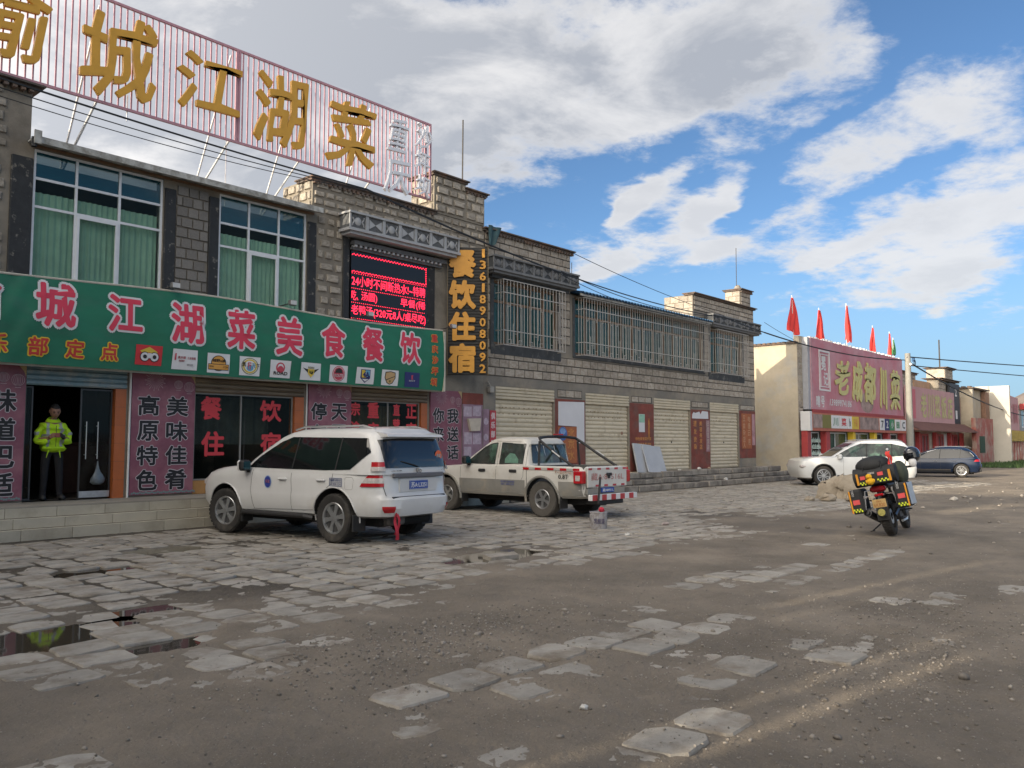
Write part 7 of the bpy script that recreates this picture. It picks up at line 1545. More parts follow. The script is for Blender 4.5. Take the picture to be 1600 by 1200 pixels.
    mb = MB(); mb.tube([(.47, -.6, 1.13), (.52, -.6, 1.56), (.52, .6, 1.56), (.47, .6, 1.13), (.47, -.6, 1.13)], .014, 5); obj('window_seal', mb, alu_flash, w)
    mb = MB()
    for y in (-.25, .12, .34): mb.tube([(.455, y, 1.16), (.50, y + .08, 1.52)], .006, 4)
    obj('guard_bar', mb, alu, w)
    obj('high_brake_lamp', MB().bbox(.20, .24, -.16, .16, 1.755, 1.785, .008), lamp_red, t, local=True)
    # tailgate
    tg = obj('tailgate', MB().bbox(TX - .035, TX + .0, -.69, .69, .66, 1.075, .012), old_white, t, local=True)
    x = -.66; k = 0
    for (z0, z1, y0, n_) in ((1.02, 1.062, -.66, 9), (.675, .715, -.60, 8)):
        for k in range(n_):
            if k % 2 == 0: obj('reflective_strip', MB().box(TX - .040, TX - .036, y0 + k * .15, y0 + k * .15 + .12, z0, z1), pm('worn_red_strip', (.42, .05, .06), rough=.6, var=.3, scale=8), tg)
    obj('lettering', rear_text('藏A·89516L', 0, 1.14, .80, .955, -.040 + TX, .012), pm('worn_pink_lettering', (.46, .22, .20), rough=.7, var=.3, scale=12), tg)
    mb = MB(); mb.bbox(TX - .07, TX - .037, -.12, .06, .895, .955, .012); mb.bbox(TX - .062, TX - .037, -.07, .01, .84, .894, .01); obj('handle', mb, plastic_k, tg)
    obj('rear_valance', MB().bbox(TX - .01, TX + .10, -.66, .66, .50, .655, .02), two_grey, t, local=True)
    p = obj('number_plate', MB().bbox(TX - .045, TX - .012, -.22, .22, .545, .645, .004), plate_blue, t, local=True); obj('lettering', rear_text('藏A8951L', 0, .38, .562, .628, TX - .048, .02), plate_white, p)
    bmp = obj('rear_bumper', MB().bbox(TX - .20, TX - .10, -.84, .76, .40, .52, .006), plate_white, t, local=True)
    for k in range(5): obj('red_block', MB().box(TX - .204, TX - .201, -.70 + k * .32, -.70 + k * .32 + .16, .402, .518), pm('bumper_red', (.45, .05, .05), rough=.6, var=.2), bmp)
    obj('bumper_arm', MB().box(TX - .12, TX + .1, -.4, -.34, .42, .5).box(TX - .12, TX + .1, .34, .4, .42, .5), plastic_k, t, local=True)
    obj('tow_frame', MB().bbox(TX - .12, TX + .25, -.45, .45, .30, .40, .02), plastic_k, t, local=True)
    mb = MB(); mb.tube([(TX - .24, .60, .36), (TX - .22, .50, .88)], .022, 6); obj('reflector_rod', mb, plastic_k, t, local=True)
    obj('lettering', left_text('0.8T', TX + .48, .27, .83, .925, .856, .02), plastic_k, t, local=True)
    mb = left_text('Fuguang', TX + .48, .44, .935, 1.0, .856, .0); obj('lettering', mb, pm('faded_script', (.33, .16, .10), rough=.7, var=.3), t, local=True)
    obj('lettering', left_text('堆龙德庆县服务电话', .98, .42, .71, .755, .858, .02), pm('faded_blue_lettering', (.10, .13, .30), rough=.7, var=.3, scale=12), t, local=True); obj('lettering', left_text('0891-6801234', .98, .40, .655, .70, .858, .02), MATS['faded_blue_lettering'], t, local=True)
    obj('under_body', MB().bbox(-.9, 3.4, -.5, .5, .28, .43, .04), well_m, t, local=True)
    for (x, y) in ((0, .70), (0, -.70), (3.0, .70), (3.0, -.70)): wheel(t, x, y, .385, .25, .205, 5, dusty_rubber)
    mb = MB(); mb.ball((3.3, 0, .6), .01, 6, 4)
pickup()

# --- far cars
def far_car(name, label, loc, rz, paint, lv, gv, wb, Rw, top, bot, extra):
    t = thing(name, label, 'car', loc, rz, None); low = Shell(lv, 64); gh = Shell(gv, 64)
    def hood(x, y, z):
        if z > .8 and x > wb * .68: z -= (z - .8) * .32 * ((x - wb * .68) / 1.6) ** 1.6
        return (x, y, z)
    b = obj('body', low.mesh(hood), paint, t, smooth=30, local=True); cut(b, arch_cut(0, Rw * 1.15, .60, Rw) + arch_cut(wb, Rw * 1.15, .60, Rw)); b.data.polygons.foreach_set('use_smooth', [True] * len(b.data.polygons)); b.data.set_sharp_from_angle(angle=R(30))
    obj('cabin', gh.mesh(), paint, t, smooth=35, local=True)
    for sg in (1, -1):
        w = obj('side_glass', side_panel(gh, top, bot, sg, .008, 20), cab_glass if extra == 'white' else privacy, t, smooth=40, local=True)
        for x in (wb * .38, wb * .02): mb = MB(); mb.tube([(x, sg * (gh.side(x, interp(bot, x)) + .01), interp(bot, x)), (x - .06, sg * (gh.side(x, interp(top, x)) + .01), interp(top, x))], .022, 4); obj('window_pillar', mb, plastic_k, w)
        mb = MB(); mb.tube([(p[0], sg * (gh.side(*p) + .010), p[1]) for p in top], .012, 4); obj('window_trim', mb, chrome, w)
        sm = MB(); seam(sm, low, [(wb * .72, .98), (wb * .72, .4)], sg); seam(sm, low, [(wb * .36, .98), (wb * .36, .4)], sg); seam(sm, low, [(wb * .06, .96), (wb * .14, .65)], sg); obj('door_seam', sm, seam_m, t, local=True)
        for x in (wb * .12, wb * .46): yy = sg * low.side(x, .88); obj('door_handle', MB().bbox(x - .1, x + .1, min(yy, yy + sg * .03), max(yy, yy + sg * .03), .86, .89, .01), chrome if extra != 'white' else paint, t, local=True)
        xs = [.5 + (wb - 1.0) * i / 8 for i in range(9)]; obj('sill_trim', grid_side(low, xs, [.27] * 9, [.40] * 9, sg, .008, 2), plastic_k, t, local=True)
        if extra != 'white': obj('sill_strip', grid_side(low, xs, [.40] * 9, [.425] * 9, sg, .012, 1), chrome, t, local=True)
        for xa in (0, wb):
            mb = MB(); pts = []
            for i in range(15):
                a = R(-5) + R(190) * i / 14; X, Z = xa + Rw * 1.17 * math.cos(a), Rw + Rw * 1.17 * math.sin(a); pts.append((X, sg * (low.side(X, max(Z, .3)) + .006), Z))
            mb.tube(pts, .026, 5); obj('wheel_arch', mb, plastic_k if extra == 'white' else paint, t, local=True)
        mirror(t, wb * .77, sg * (lv[4][3] - .03), .98, paint if extra == 'white' else plastic_k)
        xr = low.at(.9)[0]; lamp_wrap(low, sg, .83, .95, xr + .32, xr + .22, .48, lamp_red, t)
        xf = low.at(.72)[1]; obj('headlight', MB().bbox(xf - .42, xf - .02, min(sg * .55, sg * (lv[4][3] - .05)), max(sg * .55, sg * (lv[4][3] - .05)), .66, .78, .04), lamp_clear, t, local=True)
        for xa in (0, wb): wheel(t, xa, sg * (lv[4][3] - .13), Rw, .235, Rw * .66, 5, rubber, 'twin')
        mb = MB(); mb.tube([(wb * .46, sg * .60, gv[-1][0] - .02), (wb * .30, sg * .60, gv[-1][0] + .02), (-.3, sg * .58, gv[-1][0] + .01), (-.5, sg * .55, gv[-1][0] - .06)], .016, 5); obj('roof_rail', mb, steel, t, local=True)
    ys = [-.6 + 1.2 * i / 10 for i in range(11)]; z0, z1 = gv[1][0], gv[-3][0]
    obj('rear_glass', rear_panel(gh, ys, [z0] * 11, [z1 - .02] * 11, .01), privacy, t, smooth=40, local=True); obj('windscreen', rear_panel(gh, ys, [gv[0][0] + .04] * 11, [z1] * 11, .01, fr=True), privacy, t, smooth=40, local=True)
    obj('under_body', MB().bbox(-.6, wb + .5, -.6, .6, .17, .30, .04), well_m, t, local=True)
    xr = low.at(.5)[0]; p = obj('number_plate', MB().box(low.at(.62)[0] - .02, low.at(.62)[0] + .01, -.22, .22, .55, .69), plate_blue, t, local=True)
    obj('rear_bumper_trim', MB().bbox(xr - .01, xr + .1, -.7, .7, .30, .44, .03), plastic_k, t, local=True)
    return t
fw_ang = math.atan2(.657, .754)
# its nose points to the left of the view: heading at right angles to the line of sight
d1 = Vector((-.657, .754)); f1 = Vector((34.0, 13.95))
far_car('parked_white_car', 'long white crossover parked broadside in front of the red signed restaurant', (33.85, 10.62, 0), math.atan2(d1.y, d1.x), car_white2,
        [(.24, -.74, 3.20, .80, 6), (.30, -.92, 3.40, .88, 7), (.48, -.97, 3.48, .915, 8), (.66, -.96, 3.49, .92, 9), (.80, -.93, 3.47, .918, 9), (.98, -.90, 3.43, .905, 9), (1.06, -.87, 3.36, .88, 8), (1.10, -.82, 3.2, .82, 7)],
        [(1.01, -.87, 2.36, .865, 8), (1.15, -.84, 2.12, .825, 8), (1.40, -.76, 1.74, .745, 8), (1.58, -.62, 1.38, .68, 7), (1.66, -.50, 1.15, .60, 6), (1.70, -.30, .8, .45, 5)],
        2.62, .37, [(-.70, 1.18), (-.58, 1.44), (0, 1.56), (1.15, 1.57), (1.55, 1.42), (2.16, 1.09)], [(-.70, 1.16), (-.3, 1.10), (.5, 1.07), (2.16, 1.07)], 'white')
far_car('parked_blue_car', 'dark blue estate car parked beyond the motorcycle with its tail towards the yard', (44.2, 10.35, 0), R(104), car_blue,
        [(.22, -.72, 3.45, .80, 5), (.28, -.88, 3.62, .88, 5.5), (.46, -.95, 3.68, .91, 5), (.64, -.96, 3.68, .92, 5), (.78, -.93, 3.62, .915, 5), (.92, -.90, 3.5, .895, 5), (.99, -.86, 3.3, .86, 4.5), (1.02, -.80, 3.05, .78, 4.5)],
        [(.96, -.86, 2.52, .85, 6), (1.10, -.78, 2.28, .81, 6), (1.34, -.58, 1.80, .73, 6), (1.50, -.36, 1.38, .66, 5), (1.57, -.20, 1.1, .58, 4.5), (1.61, .0, .75, .45, 4)],
        2.68, .36, [(-.62, 1.10), (-.42, 1.34), (0, 1.46), (1.15, 1.48), (1.6, 1.34), (2.30, 1.03)], [(-.62, 1.08), (-.2, 1.03), (.5, 1.0), (2.30, .99)], 'blue').scale = (.88, .88, .88)

# ------------------------------------------------------------------ touring motorcycle, loaded, leaning on its side stand
bike_k = pm('motorcycle_black', (.015, .015, .016), rough=.35, var=.1, coat=.3); case_k = pm('pannier_black_cloth', (.022, .023, .024), rough=.75, var=.2, scale=14, bump=.2)
neon = pm('neon_yellow_strip', (.62, .72, .03), rough=.6, var=.05); orange_s = pm('orange_strip', (.70, .30, .02), rough=.6, var=.05); hot_red = pm('hot_red_patch', (.70, .09, .09), rough=.6, var=.06)
alu_case = pm('aluminium_case', (.42, .46, .52), rough=.35, metal=.6, var=.1); duck_y = pm('yellow_plush', (.75, .42, .02), rough=.9, var=.1)
moto_M = Matrix.Translation((15.42, 4.72, .0)) @ Matrix.Rotation(R(7), 4, 'Z') @ Matrix.Rotation(R(-11.5), 4, 'X')
# local frame: x forward, y left, z up, origin at the rear tyre contact
def moto_thing(name, label, cat):
    t = thing(name, label, cat); t.matrix_world = moto_M; t.location = moto_M.to_translation(); t.rotation_euler = moto_M.to_euler(); return t
def check_strip(mb, x, y0, y1, z0, z1, n, rows=2, axis='rear', sgn=-1):
    w = (y1 - y0) / n; h = (z1 - z0) / rows
    for i in range(n):
        for j in range(rows):
            if (i + j) % 2 == 0:
                if axis == 'rear': mb.box(x - .003, x, y0 + i * w, y0 + (i + 1) * w, z0 + j * h, z0 + (j + 1) * h)
                else: mb.box(y0 + i * w, y0 + (i + 1) * w, x - .003, x, z0 + j * h, z0 + (j + 1) * h)
def motorcycle():
    t = moto_thing('touring_motorcycle', 'black touring motorcycle leaning on its stand with panniers seen from behind', 'motorcycle')
    def mwheel(x, R_, w, name='wheel'):
        wt = obj(name, MB().lathe([(.001, -.03), (.06, -.03), (.06, .03), (.001, .03)], 14, 'y'), plastic_k, t, local=True); wt.location = (x, 0, R_)
        prof = [(R_ - .105, -w * .40), (R_ - .07, -w * .5), (R_ - .03, -w * .43), (R_ - .008, -w * .25), (R_, 0), (R_ - .008, w * .25), (R_ - .03, w * .43), (R_ - .07, w * .5), (R_ - .105, w * .40)]
        obj('tyre', MB().lathe(prof, 44, 'y', closed=True), rubber, wt, smooth=40)
        tr = MB()
        for i in range(36):
            for sg in (-1, 1): s1 = len(tr.v); tr.box(-.012, .012, min(sg * .01, sg * w * .36), max(sg * .01, sg * w * .36), R_ - .012, R_ + .001); tr.xf(Matrix.Rotation(2 * PI * (i + .25 * sg) / 36, 4, 'Y') , s1)
        o = obj('tread', tr, rubber, wt); o['kind'] = 'stuff'
        rm = MB(); rm.lathe([(R_ - .10, -.035), (R_ - .12, -.03), (R_ - .12, .03), (R_ - .10, .035)], 32, 'y', closed=True)
        for i in range(5): s1 = len(rm.v); rm.box(-.018, .018, -.02, .02, .04, R_ - .11); rm.xf(Matrix.Rotation(2 * PI * i / 5, 4, 'Y'), s1)
        obj('rim', rm, bike_k, wt, smooth=40)
        ds = MB().lathe([(.07, -.062), (.13, -.062), (.13, -.057), (.07, -.057)], 24, 'y', closed=True); obj('brake_disc', ds, steel, wt)
    mwheel(0, .315, .175); mwheel(1.42, .31, .125)
    fr = MB(); fr.tube([(0, .12, .315), (.50, .12, .42)], .028, 6); fr.tube([(0, -.12, .315), (.50, -.12, .42)], .028, 6); fr.tube([(.5, .1, .4), (.62, .1, .85), (1.05, .03, .98)], .028, 6); fr.tube([(.5, -.1, .4), (.62, -.1, .85), (1.05, -.03, .98)], .028, 6); fr.tube([(.62, .1, .82), (-.12, .09, .84)], .018, 6); fr.tube([(.62, -.1, .82), (-.12, -.09, .84)], .018, 6); obj('frame', fr, bike_k, t, smooth=50, local=True)
    fk = MB()
    for sg in (-1, 1): fk.tube([(1.42, sg * .095, .31), (1.20, sg * .095, .78)], .026, 8); fk.tube([(1.20, sg * .095, .78), (1.08, sg * .095, 1.05)], .021, 8)
    obj('fork', fk, bike_k, t, smooth=50, local=True)
    hb = MB(); hb.tube([(1.02, .42, 1.10), (1.05, .25, 1.12), (1.08, .08, 1.07), (1.08, -.08, 1.07), (1.05, -.25, 1.12), (1.02, -.42, 1.10)], .013, 6); hb.tube([(1.02, .42, 1.10), (1.02, .31, 1.105)], .02, 6); hb.tube([(1.02, -.42, 1.10), (1.02, -.31, 1.105)], .02, 6); obj('handlebar', hb, plastic_k, t, smooth=50, local=True)
    for sg in (-1, 1):
        mm = MB(); mm.tube([(1.05, sg * .28, 1.12), (1.06, sg * .36, 1.28)], .007, 5); mm.bbox(1.045, 1.075, sg * .37 - .06, sg * .37 + .06, 1.26, 1.33, .012); obj('mirror', mm, plastic_k, t, local=True)
    en = MB(); en.bbox(.42, .88, -.17, .17, .22, .50, .05); en.bbox(.60, .86, -.13, .13, .50, .72, .04)
    for k in range(6): en.box(.58, .88, -.15, .15, .52 + k * .032, .53 + k * .032)
    en.lathe([(.001, .17), (.10, .17), (.11, .22), (.06, .24), (.001, .24)], 16, 'y', (.55, 0, .36)); en.lathe([(.001, -.24), (.06, -.24), (.11, -.22), (.10, -.17), (.001, -.17)], 16, 'y', (.55, 0, .36)); obj('engine', en, pm('engine_dark_metal', (.10, .10, .105), rough=.45, metal=.6, var=.2), t, local=True, smooth=30)
    hd = MB(); hd.tube([(.86, -.05, .6), (.98, -.10, .40), (.85, -.14, .2), (.3, -.16, .2)], .022, 7); hd.tube([(.82, .06, .6), (.95, .06, .40), (.80, .02, .2), (.3, .1, .2)], .022, 7); obj('exhaust_pipe', hd, steel, t, smooth=50, local=True)
    ex = MB(); ex.tube([(.34, .16, .21), (.10, .22, .33), (-.30, .25, .44)], [.035, .062, .068], 14); ex.tube([(-.30, .25, .44), (-.34, .252, .45)], [.045, .04], 12); obj('muffler', ex, bike_k, t, smooth=50, local=True)
    tk = MB(); tk.tube([(.50, 0, .88), (.62, 0, .94), (.85, 0, .97), (1.0, 0, .93)], [.10, .16, .17, .09], 14); obj('tank', tk, bike_k, t, smooth=60, local=True)
    se = MB(); se.bbox(-.15, .55, -.15, .15, .80, .89, .04); obj('seat', se, plastic_k, t, local=True)
    fa = MB(); fa.grid(lambda u, v: (1.30 - .24 * v - .20 * abs(2 * u - 1) ** 2, (.42 - .14 * v) * (2 * u - 1) * .5, .82 + .28 * v), 12, 6); obj('front_fairing', fa, bike_k, t, smooth=60, local=True)
    ws = MB(); ws.grid(lambda u, v: (1.16 - .16 * v - .10 * abs(2 * u - 1) ** 2, (.34 - .08 * v) * (2 * u - 1) * .62, 1.10 + .30 * v), 12, 6); obj('windscreen', ws, glass_mat('windscreen_plastic', (.06, .07, .08), .12, .08), t, smooth=60, local=True)
    fe = MB(); fe.grid(lambda u, v: ((0 + (.37) * math.cos(R(70) + R(115) * u)), (v - .5) * .20, .315 + .37 * math.sin(R(70) + R(115) * u)), 12, 3); obj('rear_fender', fe, plastic_k, t, smooth=60, local=True)
    fe = MB(); fe.grid(lambda u, v: (1.42 + .35 * math.cos(R(40) + R(110) * u), (v - .5) * .14, .31 + .35 * math.sin(R(40) + R(110) * u)), 12, 3); obj('front_fender', fe, bike_k, t, smooth=60, local=True)
    hg = MB(); hg.tube([(-.18, 0, .82), (-.36, 0, .64), (-.42, 0, .52)], .035, 6); obj('plate_hanger', hg, plastic_k, t, local=True)
    p = obj('number_plate', MB().bbox(-.455, -.445, -.11, .11, .50, .64, .006), pm('motorcycle_plate_yellow', (.45, .30, .12), rough=.5, var=.2, scale=12), t, local=True)
    for (s, w_, z0, z1) in (('陕A', .08, .585, .625), ('6K820', .18, .515, .575)): obj('lettering', rear_text(s, 0, w_, z0, z1, -.4565, .02), pm('plate_brown_text', (.35, .13, .04), rough=.6), p)
    rr = MB(); rr.lathe([(.001, -.465), (.058, -.462), (.062, -.452), (.001, -.45)], 20, 'x', (0, 0, .415)); obj('round_reflector', rr, pm('yellow_reflector', (.38, .34, .10), rough=.4, var=.3, scale=30), t, local=True); obj('reflector_mount', MB().bbox(-.452, -.43, -.07, .07, .35, .50, .01), plastic_k, t, local=True)
    tl = obj('tail_lamp', MB().bbox(-.34, -.22, -.13, .13, .76, .86, .03), pm('dark_red_lens', (.20, .010, .015), rough=.15, coat=.5, var=.2), t, local=True); obj('lower_lens', MB().bbox(-.35, -.25, -.075, .075, .685, .73, .012), lamp_red, tl)
    for sg in (-1, 1):
        mb = MB(); mb.tube([(-.24, sg * .1, .72), (-.27, sg * .24, .70)], .008, 5); mb.bbox(-.31, -.25, sg * .25 - .035, sg * .25 + .035, .675, .73, .012); obj('indicator', mb, lamp_clear, t, local=True)
        # case rack and case
        rk = MB(); rk.tube([(.25, sg * .18, .8), (-.30, sg * .22, .8), (-.33, sg * .26, .50), (.25, sg * .22, .5)], .010, 5); obj('case_rack', rk, steel, t, local=True)
        ya, yb = (.26, .47) if sg > 0 else (-.47, -.26)
        c = obj('pannier', MB().bbox(-.42, .12, ya, yb, .44, .86, .035), case_k, t, local=True)
        obj('lettering', rear_text('LOBOO', (ya + yb) / 2 + (.03 if sg > 0 else .05), .13, .0, .035, 0, .05), plate_white, c)
        l = c.children[0]; l.rotation_euler = (PI / 2 if False else 0, 0, 0)
        for v in l.data.vertices:
            y, z = v.co.y, v.co.z; yc = (ya + yb) / 2; v.co = (-.424, yc + (.035 if sg > 0 else .03) + (z - .017) * 1.2, .775 + (y - yc) * .9)
        obj('red_patch', MB().box(-.426, -.421, ya + .05, yb - .05, .60, .68), hot_red, c)
        st_ = MB(); check_strip(st_, -.421, ya + .03, yb - .03, .47, .53, 6); o = obj('check_strip', st_, neon, c); o['kind'] = 'stuff'
        obj('orange_edge', MB().box(-.425, -.42, yb - .028 if sg > 0 else ya + .003, yb - .003 if sg > 0 else ya + .028, .46, .84), orange_s, c)
        obj('side_plate', MB().bbox(-.36, .08, yb + .0 if sg > 0 else ya - .02, yb + .02 if sg > 0 else ya - .0, .47, .84, .008), alu_case if sg < 0 else hot_red if False else case_k, c)
        obj('foot_peg', MB().tube([(.42, sg * .14, .38), (.42, sg * .34, .38)], .014, 6), plastic_k, t, local=True); obj('engine_guard', MB().tube([(.80, sg * .12, .75), (.86, sg * .34, .62), (.86, sg * .36, .45), (.78, sg * .14, .32)], .014, 6), steel, t, smooth=50, local=True)
    sd = MB(); sd.tube([(.55, .12, .28), (.46, .40, .085)], .013, 6); sd.bbox(.43, .50, .36, .44, .076, .09, .004); obj('side_stand', sd, plastic_k, t, local=True)
motorcycle()
def on_bike(name, label, cat): return moto_thing(name, label, cat)
b = on_bike('top_luggage_roll', 'black luggage roll with orange and chequered yellow strips strapped across the motorcycle tail', 'luggage')
mb = MB(); mb.tube([(-.22, -.36, 1.04), (-.22, -.34, 1.04), (-.22, .34, 1.04), (-.22, .36, 1.04)], [.09, .165, .165, .09], 18); obj('roll', mb, case_k, b, smooth=50, local=True)
f = obj('rear_panel', MB().bbox(-.405, -.36, -.29, .29, .90, 1.12, .015), case_k, b, local=True)
for (y0, y1) in ((-.28, -.24), (.25, .285)): obj('orange_strip', MB().box(-.41, -.406, y0, y1, .92, 1.11), orange_s, f)
for (y0, y1, z0) in ((-.235, -.05, .925), (.09, .24, .905)): m_ = MB(); check_strip(m_, -.407, y0, y1, z0, z0 + .055, 6); o = obj('check_strip', m_, neon, f); o['kind'] = 'stuff'
obj('red_patch', MB().box(-.411, -.406, -.16, -.07, 1.03, 1.09), hot_red, f); obj('red_patch', MB().box(-.411, -.406, .14, .22, 1.0, 1.06), hot_red, f)
obj('lettering', rear_text('LOBOO', .03, .11, 1.075, 1.105, -.413, .04), plate_white, f)
b = on_bike('dome_bag', 'black rounded bag lashed on top of the luggage roll', 'bag')
mb = MB().ball((-.12, .02, 1.22), .26, 20, 10, (.95, 1.15, .62)); obj('bag_body', mb, case_k, b, smooth=60, local=True)
obj('white_tag', MB().bbox(-.33, -.31, -.03, .04, 1.27, 1.30, .006), plate_white, b, local=True)
mb = MB()
for y in (-.14, .16): mb.tube([(-.36, y, 1.08), (-.33, y, 1.26), (-.1, y, 1.375), (.12, y, 1.26)], .010, 5)
obj('strap', mb, plastic_k, b, smooth=50, local=True)
b = on_bike('plush_toy', 'round yellow plush toy hanging on the back of the luggage roll', 'toy')
mb = MB().ball((-.46, .055, .955), .062, 14, 9); obj('body', mb, duck_y, b, smooth=60, local=True); mb = MB().ball((-.46, .065, 1.035), .052, 14, 9); obj('head', mb, duck_y, b, smooth=60, local=True)
mb = MB().ball((-.51, .065, 1.03), .016, 8, 5, (1.3, 1.4, .6)); obj('beak', mb, orange_s, b, local=True)
for sy in (-.055, .055): obj('wing', MB().ball((-.465, .055 + sy * 1.1, .96), .028, 8, 6, (.7, .6, 1.2)), duck_y, b, smooth=60, local=True)
b = on_bike('olive_bag', 'olive grey soft bag strapped along the right side of the motorcycle', 'bag')
mb = MB().ball((.05, -.36, 1.02), .19, 16, 10, (1.25, .62, 1.1)); obj('bag_body', mb, pm('olive_cloth', (.055, .065, .045), rough=.85, var=.3, scale=8, bump=.5, bscale=14), b, smooth=60, local=True)
obj('strap', MB().tube([(-.10, -.28, .87), (-.12, -.40, 1.05), (-.02, -.38, 1.22)], .010, 5), plastic_k, b, local=True)
b = on_bike('motorcycle_helmet', 'glossy dark helmet with a white chin piece hanging at the right handlebar', 'helmet')
hb_ = MB().ball((.72, -.50, 1.30), .155, 22, 12, (1.1, .92, .95)); obj('shell', hb_, pm('helmet_gloss', (.030, .034, .042), rough=.15, var=.4, scale=6, coat=.6), b, smooth=70, local=True)
mb = MB().grid(lambda u, v: (.72 - .165 * math.cos(R(-60) + R(120) * u) * 1.02, -.50 + .15 * math.sin(R(-60) + R(120) * u), 1.33 - .09 * v), 14, 4); obj('visor', mb, privacy, b, smooth=60, local=True)
mb = MB().ball((.60, -.50, 1.16), .07, 12, 8, (.6, 1.0, 1.2)); obj('chin_piece', mb, plate_white, b, smooth=60, local=True)
obj('shell_mark', MB().ball((.585, -.49, 1.385), .02, 8, 5, (.5, 1.2, .6)), plate_white, b, local=True)
b = on_bike('red_pennant', 'small red pennant on a thin stick at the back of the motorcycle', 'flag')
obj('stick', MB().tube([(-.30, -.30, .68), (-.30, -.30, 1.42)], .006, 5), steel, b, local=True)
obj('cloth', MB().grid(lambda u, v: (-.30 - .02 * math.sin(v * 6), -.30 + .07 * (u - .5) + .015 * math.sin(v * 9), 1.41 - .24 * v), 3, 8), flag_red, b, smooth=60, local=True); obj('finial', MB().ball((-.30, -.30, 1.44), .022, 8, 6), plate_white, b, local=True)

# ------------------------------------------------------------------ plastic tub near the pickup
tb = thing('plastic_tub', 'dirty pale plastic tub with a red rag standing near the pickup', 'tub', (12.94, 9.15, .0))
tubm = pm('grubby_white_plastic', (.42, .41, .43), rough=.6, var=.2, scale=14, col2=(.26, .24, .23), c2s=14, c2lo=.45, c2hi=.6)
mb = MB().lathe([(.001, .0), (.135, .0), (.145, .02), (.155, .29), (.165, .30), (.165, .32), (.15, .32), (.14, .03), (.001, .03)], 24, 'z', (12.94, 9.15, -.005)); obj('tub', mb, tubm, tb, smooth=35)
mb = MB()
for i in range(18):
    a = 2 * PI * i / 18; mb.tube([(12.94 + .150 * math.cos(a), 9.15 + .150 * math.sin(a), .04), (12.94 + .160 * math.cos(a), 9.15 + .160 * math.sin(a), .27)], .004, 4)
o = obj('rib', mb, tubm, tb); o['kind'] = 'stuff'
mb = MB(); put_text(mb, '乳胶漆', -.10, .10, .10, .20, 0, bold=.02); mb.v = [(12.94 + p[0] * .754 * 0 + (p[0]) * .657 - .163 * .754, 9.15 - p[0] * .754 - .163 * .657, p[2]) for p in mb.v]; obj('lettering', mb, pm('tub_print', (.18, .16, .25), rough=.6, var=.3), tb)
mb = MB().ball((12.97, 9.10, .34), .055, 10, 6, (1, 1, .9)); 
for i in range(len(mb.v)): mb.v[i] = tuple(c + rng.uniform(-.012, .012) for c in mb.v[i])
t_ = obj('red_rag', mb, pm('crimson_rag', (.55, .03, .06), rough=.8), smooth=40); tag(t_, 'small crimson rag lying in the top of the plastic tub', 'rag')
# small litter on the ground
scrap(12.3, 8.1, .0, .05, 'small white scrap on the paving near the tub', paper); scrap(14.4, 8.6, .0, .09, 'flattened pinkish carton lying on the paving before the steps', pm('pinkish_carton', (.40, .33, .31), rough=.8), flatk=.3); scrap(4.15, 3.05, .0, .028, 'white pebble sized scrap lying alone on the dirt', paper); scrap(25.6, 6.2, 0, .12, 'pale broken plaster lump in the far sunlit patch', pm('pale_plaster', (.5, .46, .4), rough=.9), 'rubble_piece', 'rubble')
mb = MB(); mb.prism([(8.55, 7.82), (9.05, 7.76), (9.25, 8.02), (8.7, 8.12)], -.03, .028, 'z'); t_ = obj('tilted_slab', mb, concrete); tag(t_, 'broken slab tipped beside the brown puddle behind the white off-roader', 'slab')

# ------------------------------------------------------------------ the man in the doorway
def skin_body(name, verts, edges, radii, mat, parent, root=0, sub=2):
    me = bpy.data.meshes.new(name); me.from_pydata(verts, edges, []); o = bpy.data.objects.new(name, me); C.objects.link(o)
    m1 = o.modifiers.new('skin', 'SKIN'); m1.use_smooth_shade = True; m2 = o.modifiers.new('sub', 'SUBSURF'); m2.levels = m2.render_levels = sub
    sv = me.skin_vertices[0].data
    for i, r in enumerate(radii): sv[i].radius = r if isinstance(r, tuple) else (r, r)
    sv[root].use_root = True
    bpy.context.view_layer.update(); ne = bpy.data.meshes.new_from_object(o.evaluated_get(bpy.context.evaluated_depsgraph_get())); bpy.data.objects.remove(o); bpy.data.meshes.remove(me)
    ne.materials.clear(); ne.materials.append(mat); ne.polygons.foreach_set('use_smooth', [True] * len(ne.polygons)); k = bpy.data.objects.new(name, ne); C.objects.link(k); k.parent = parent; return k
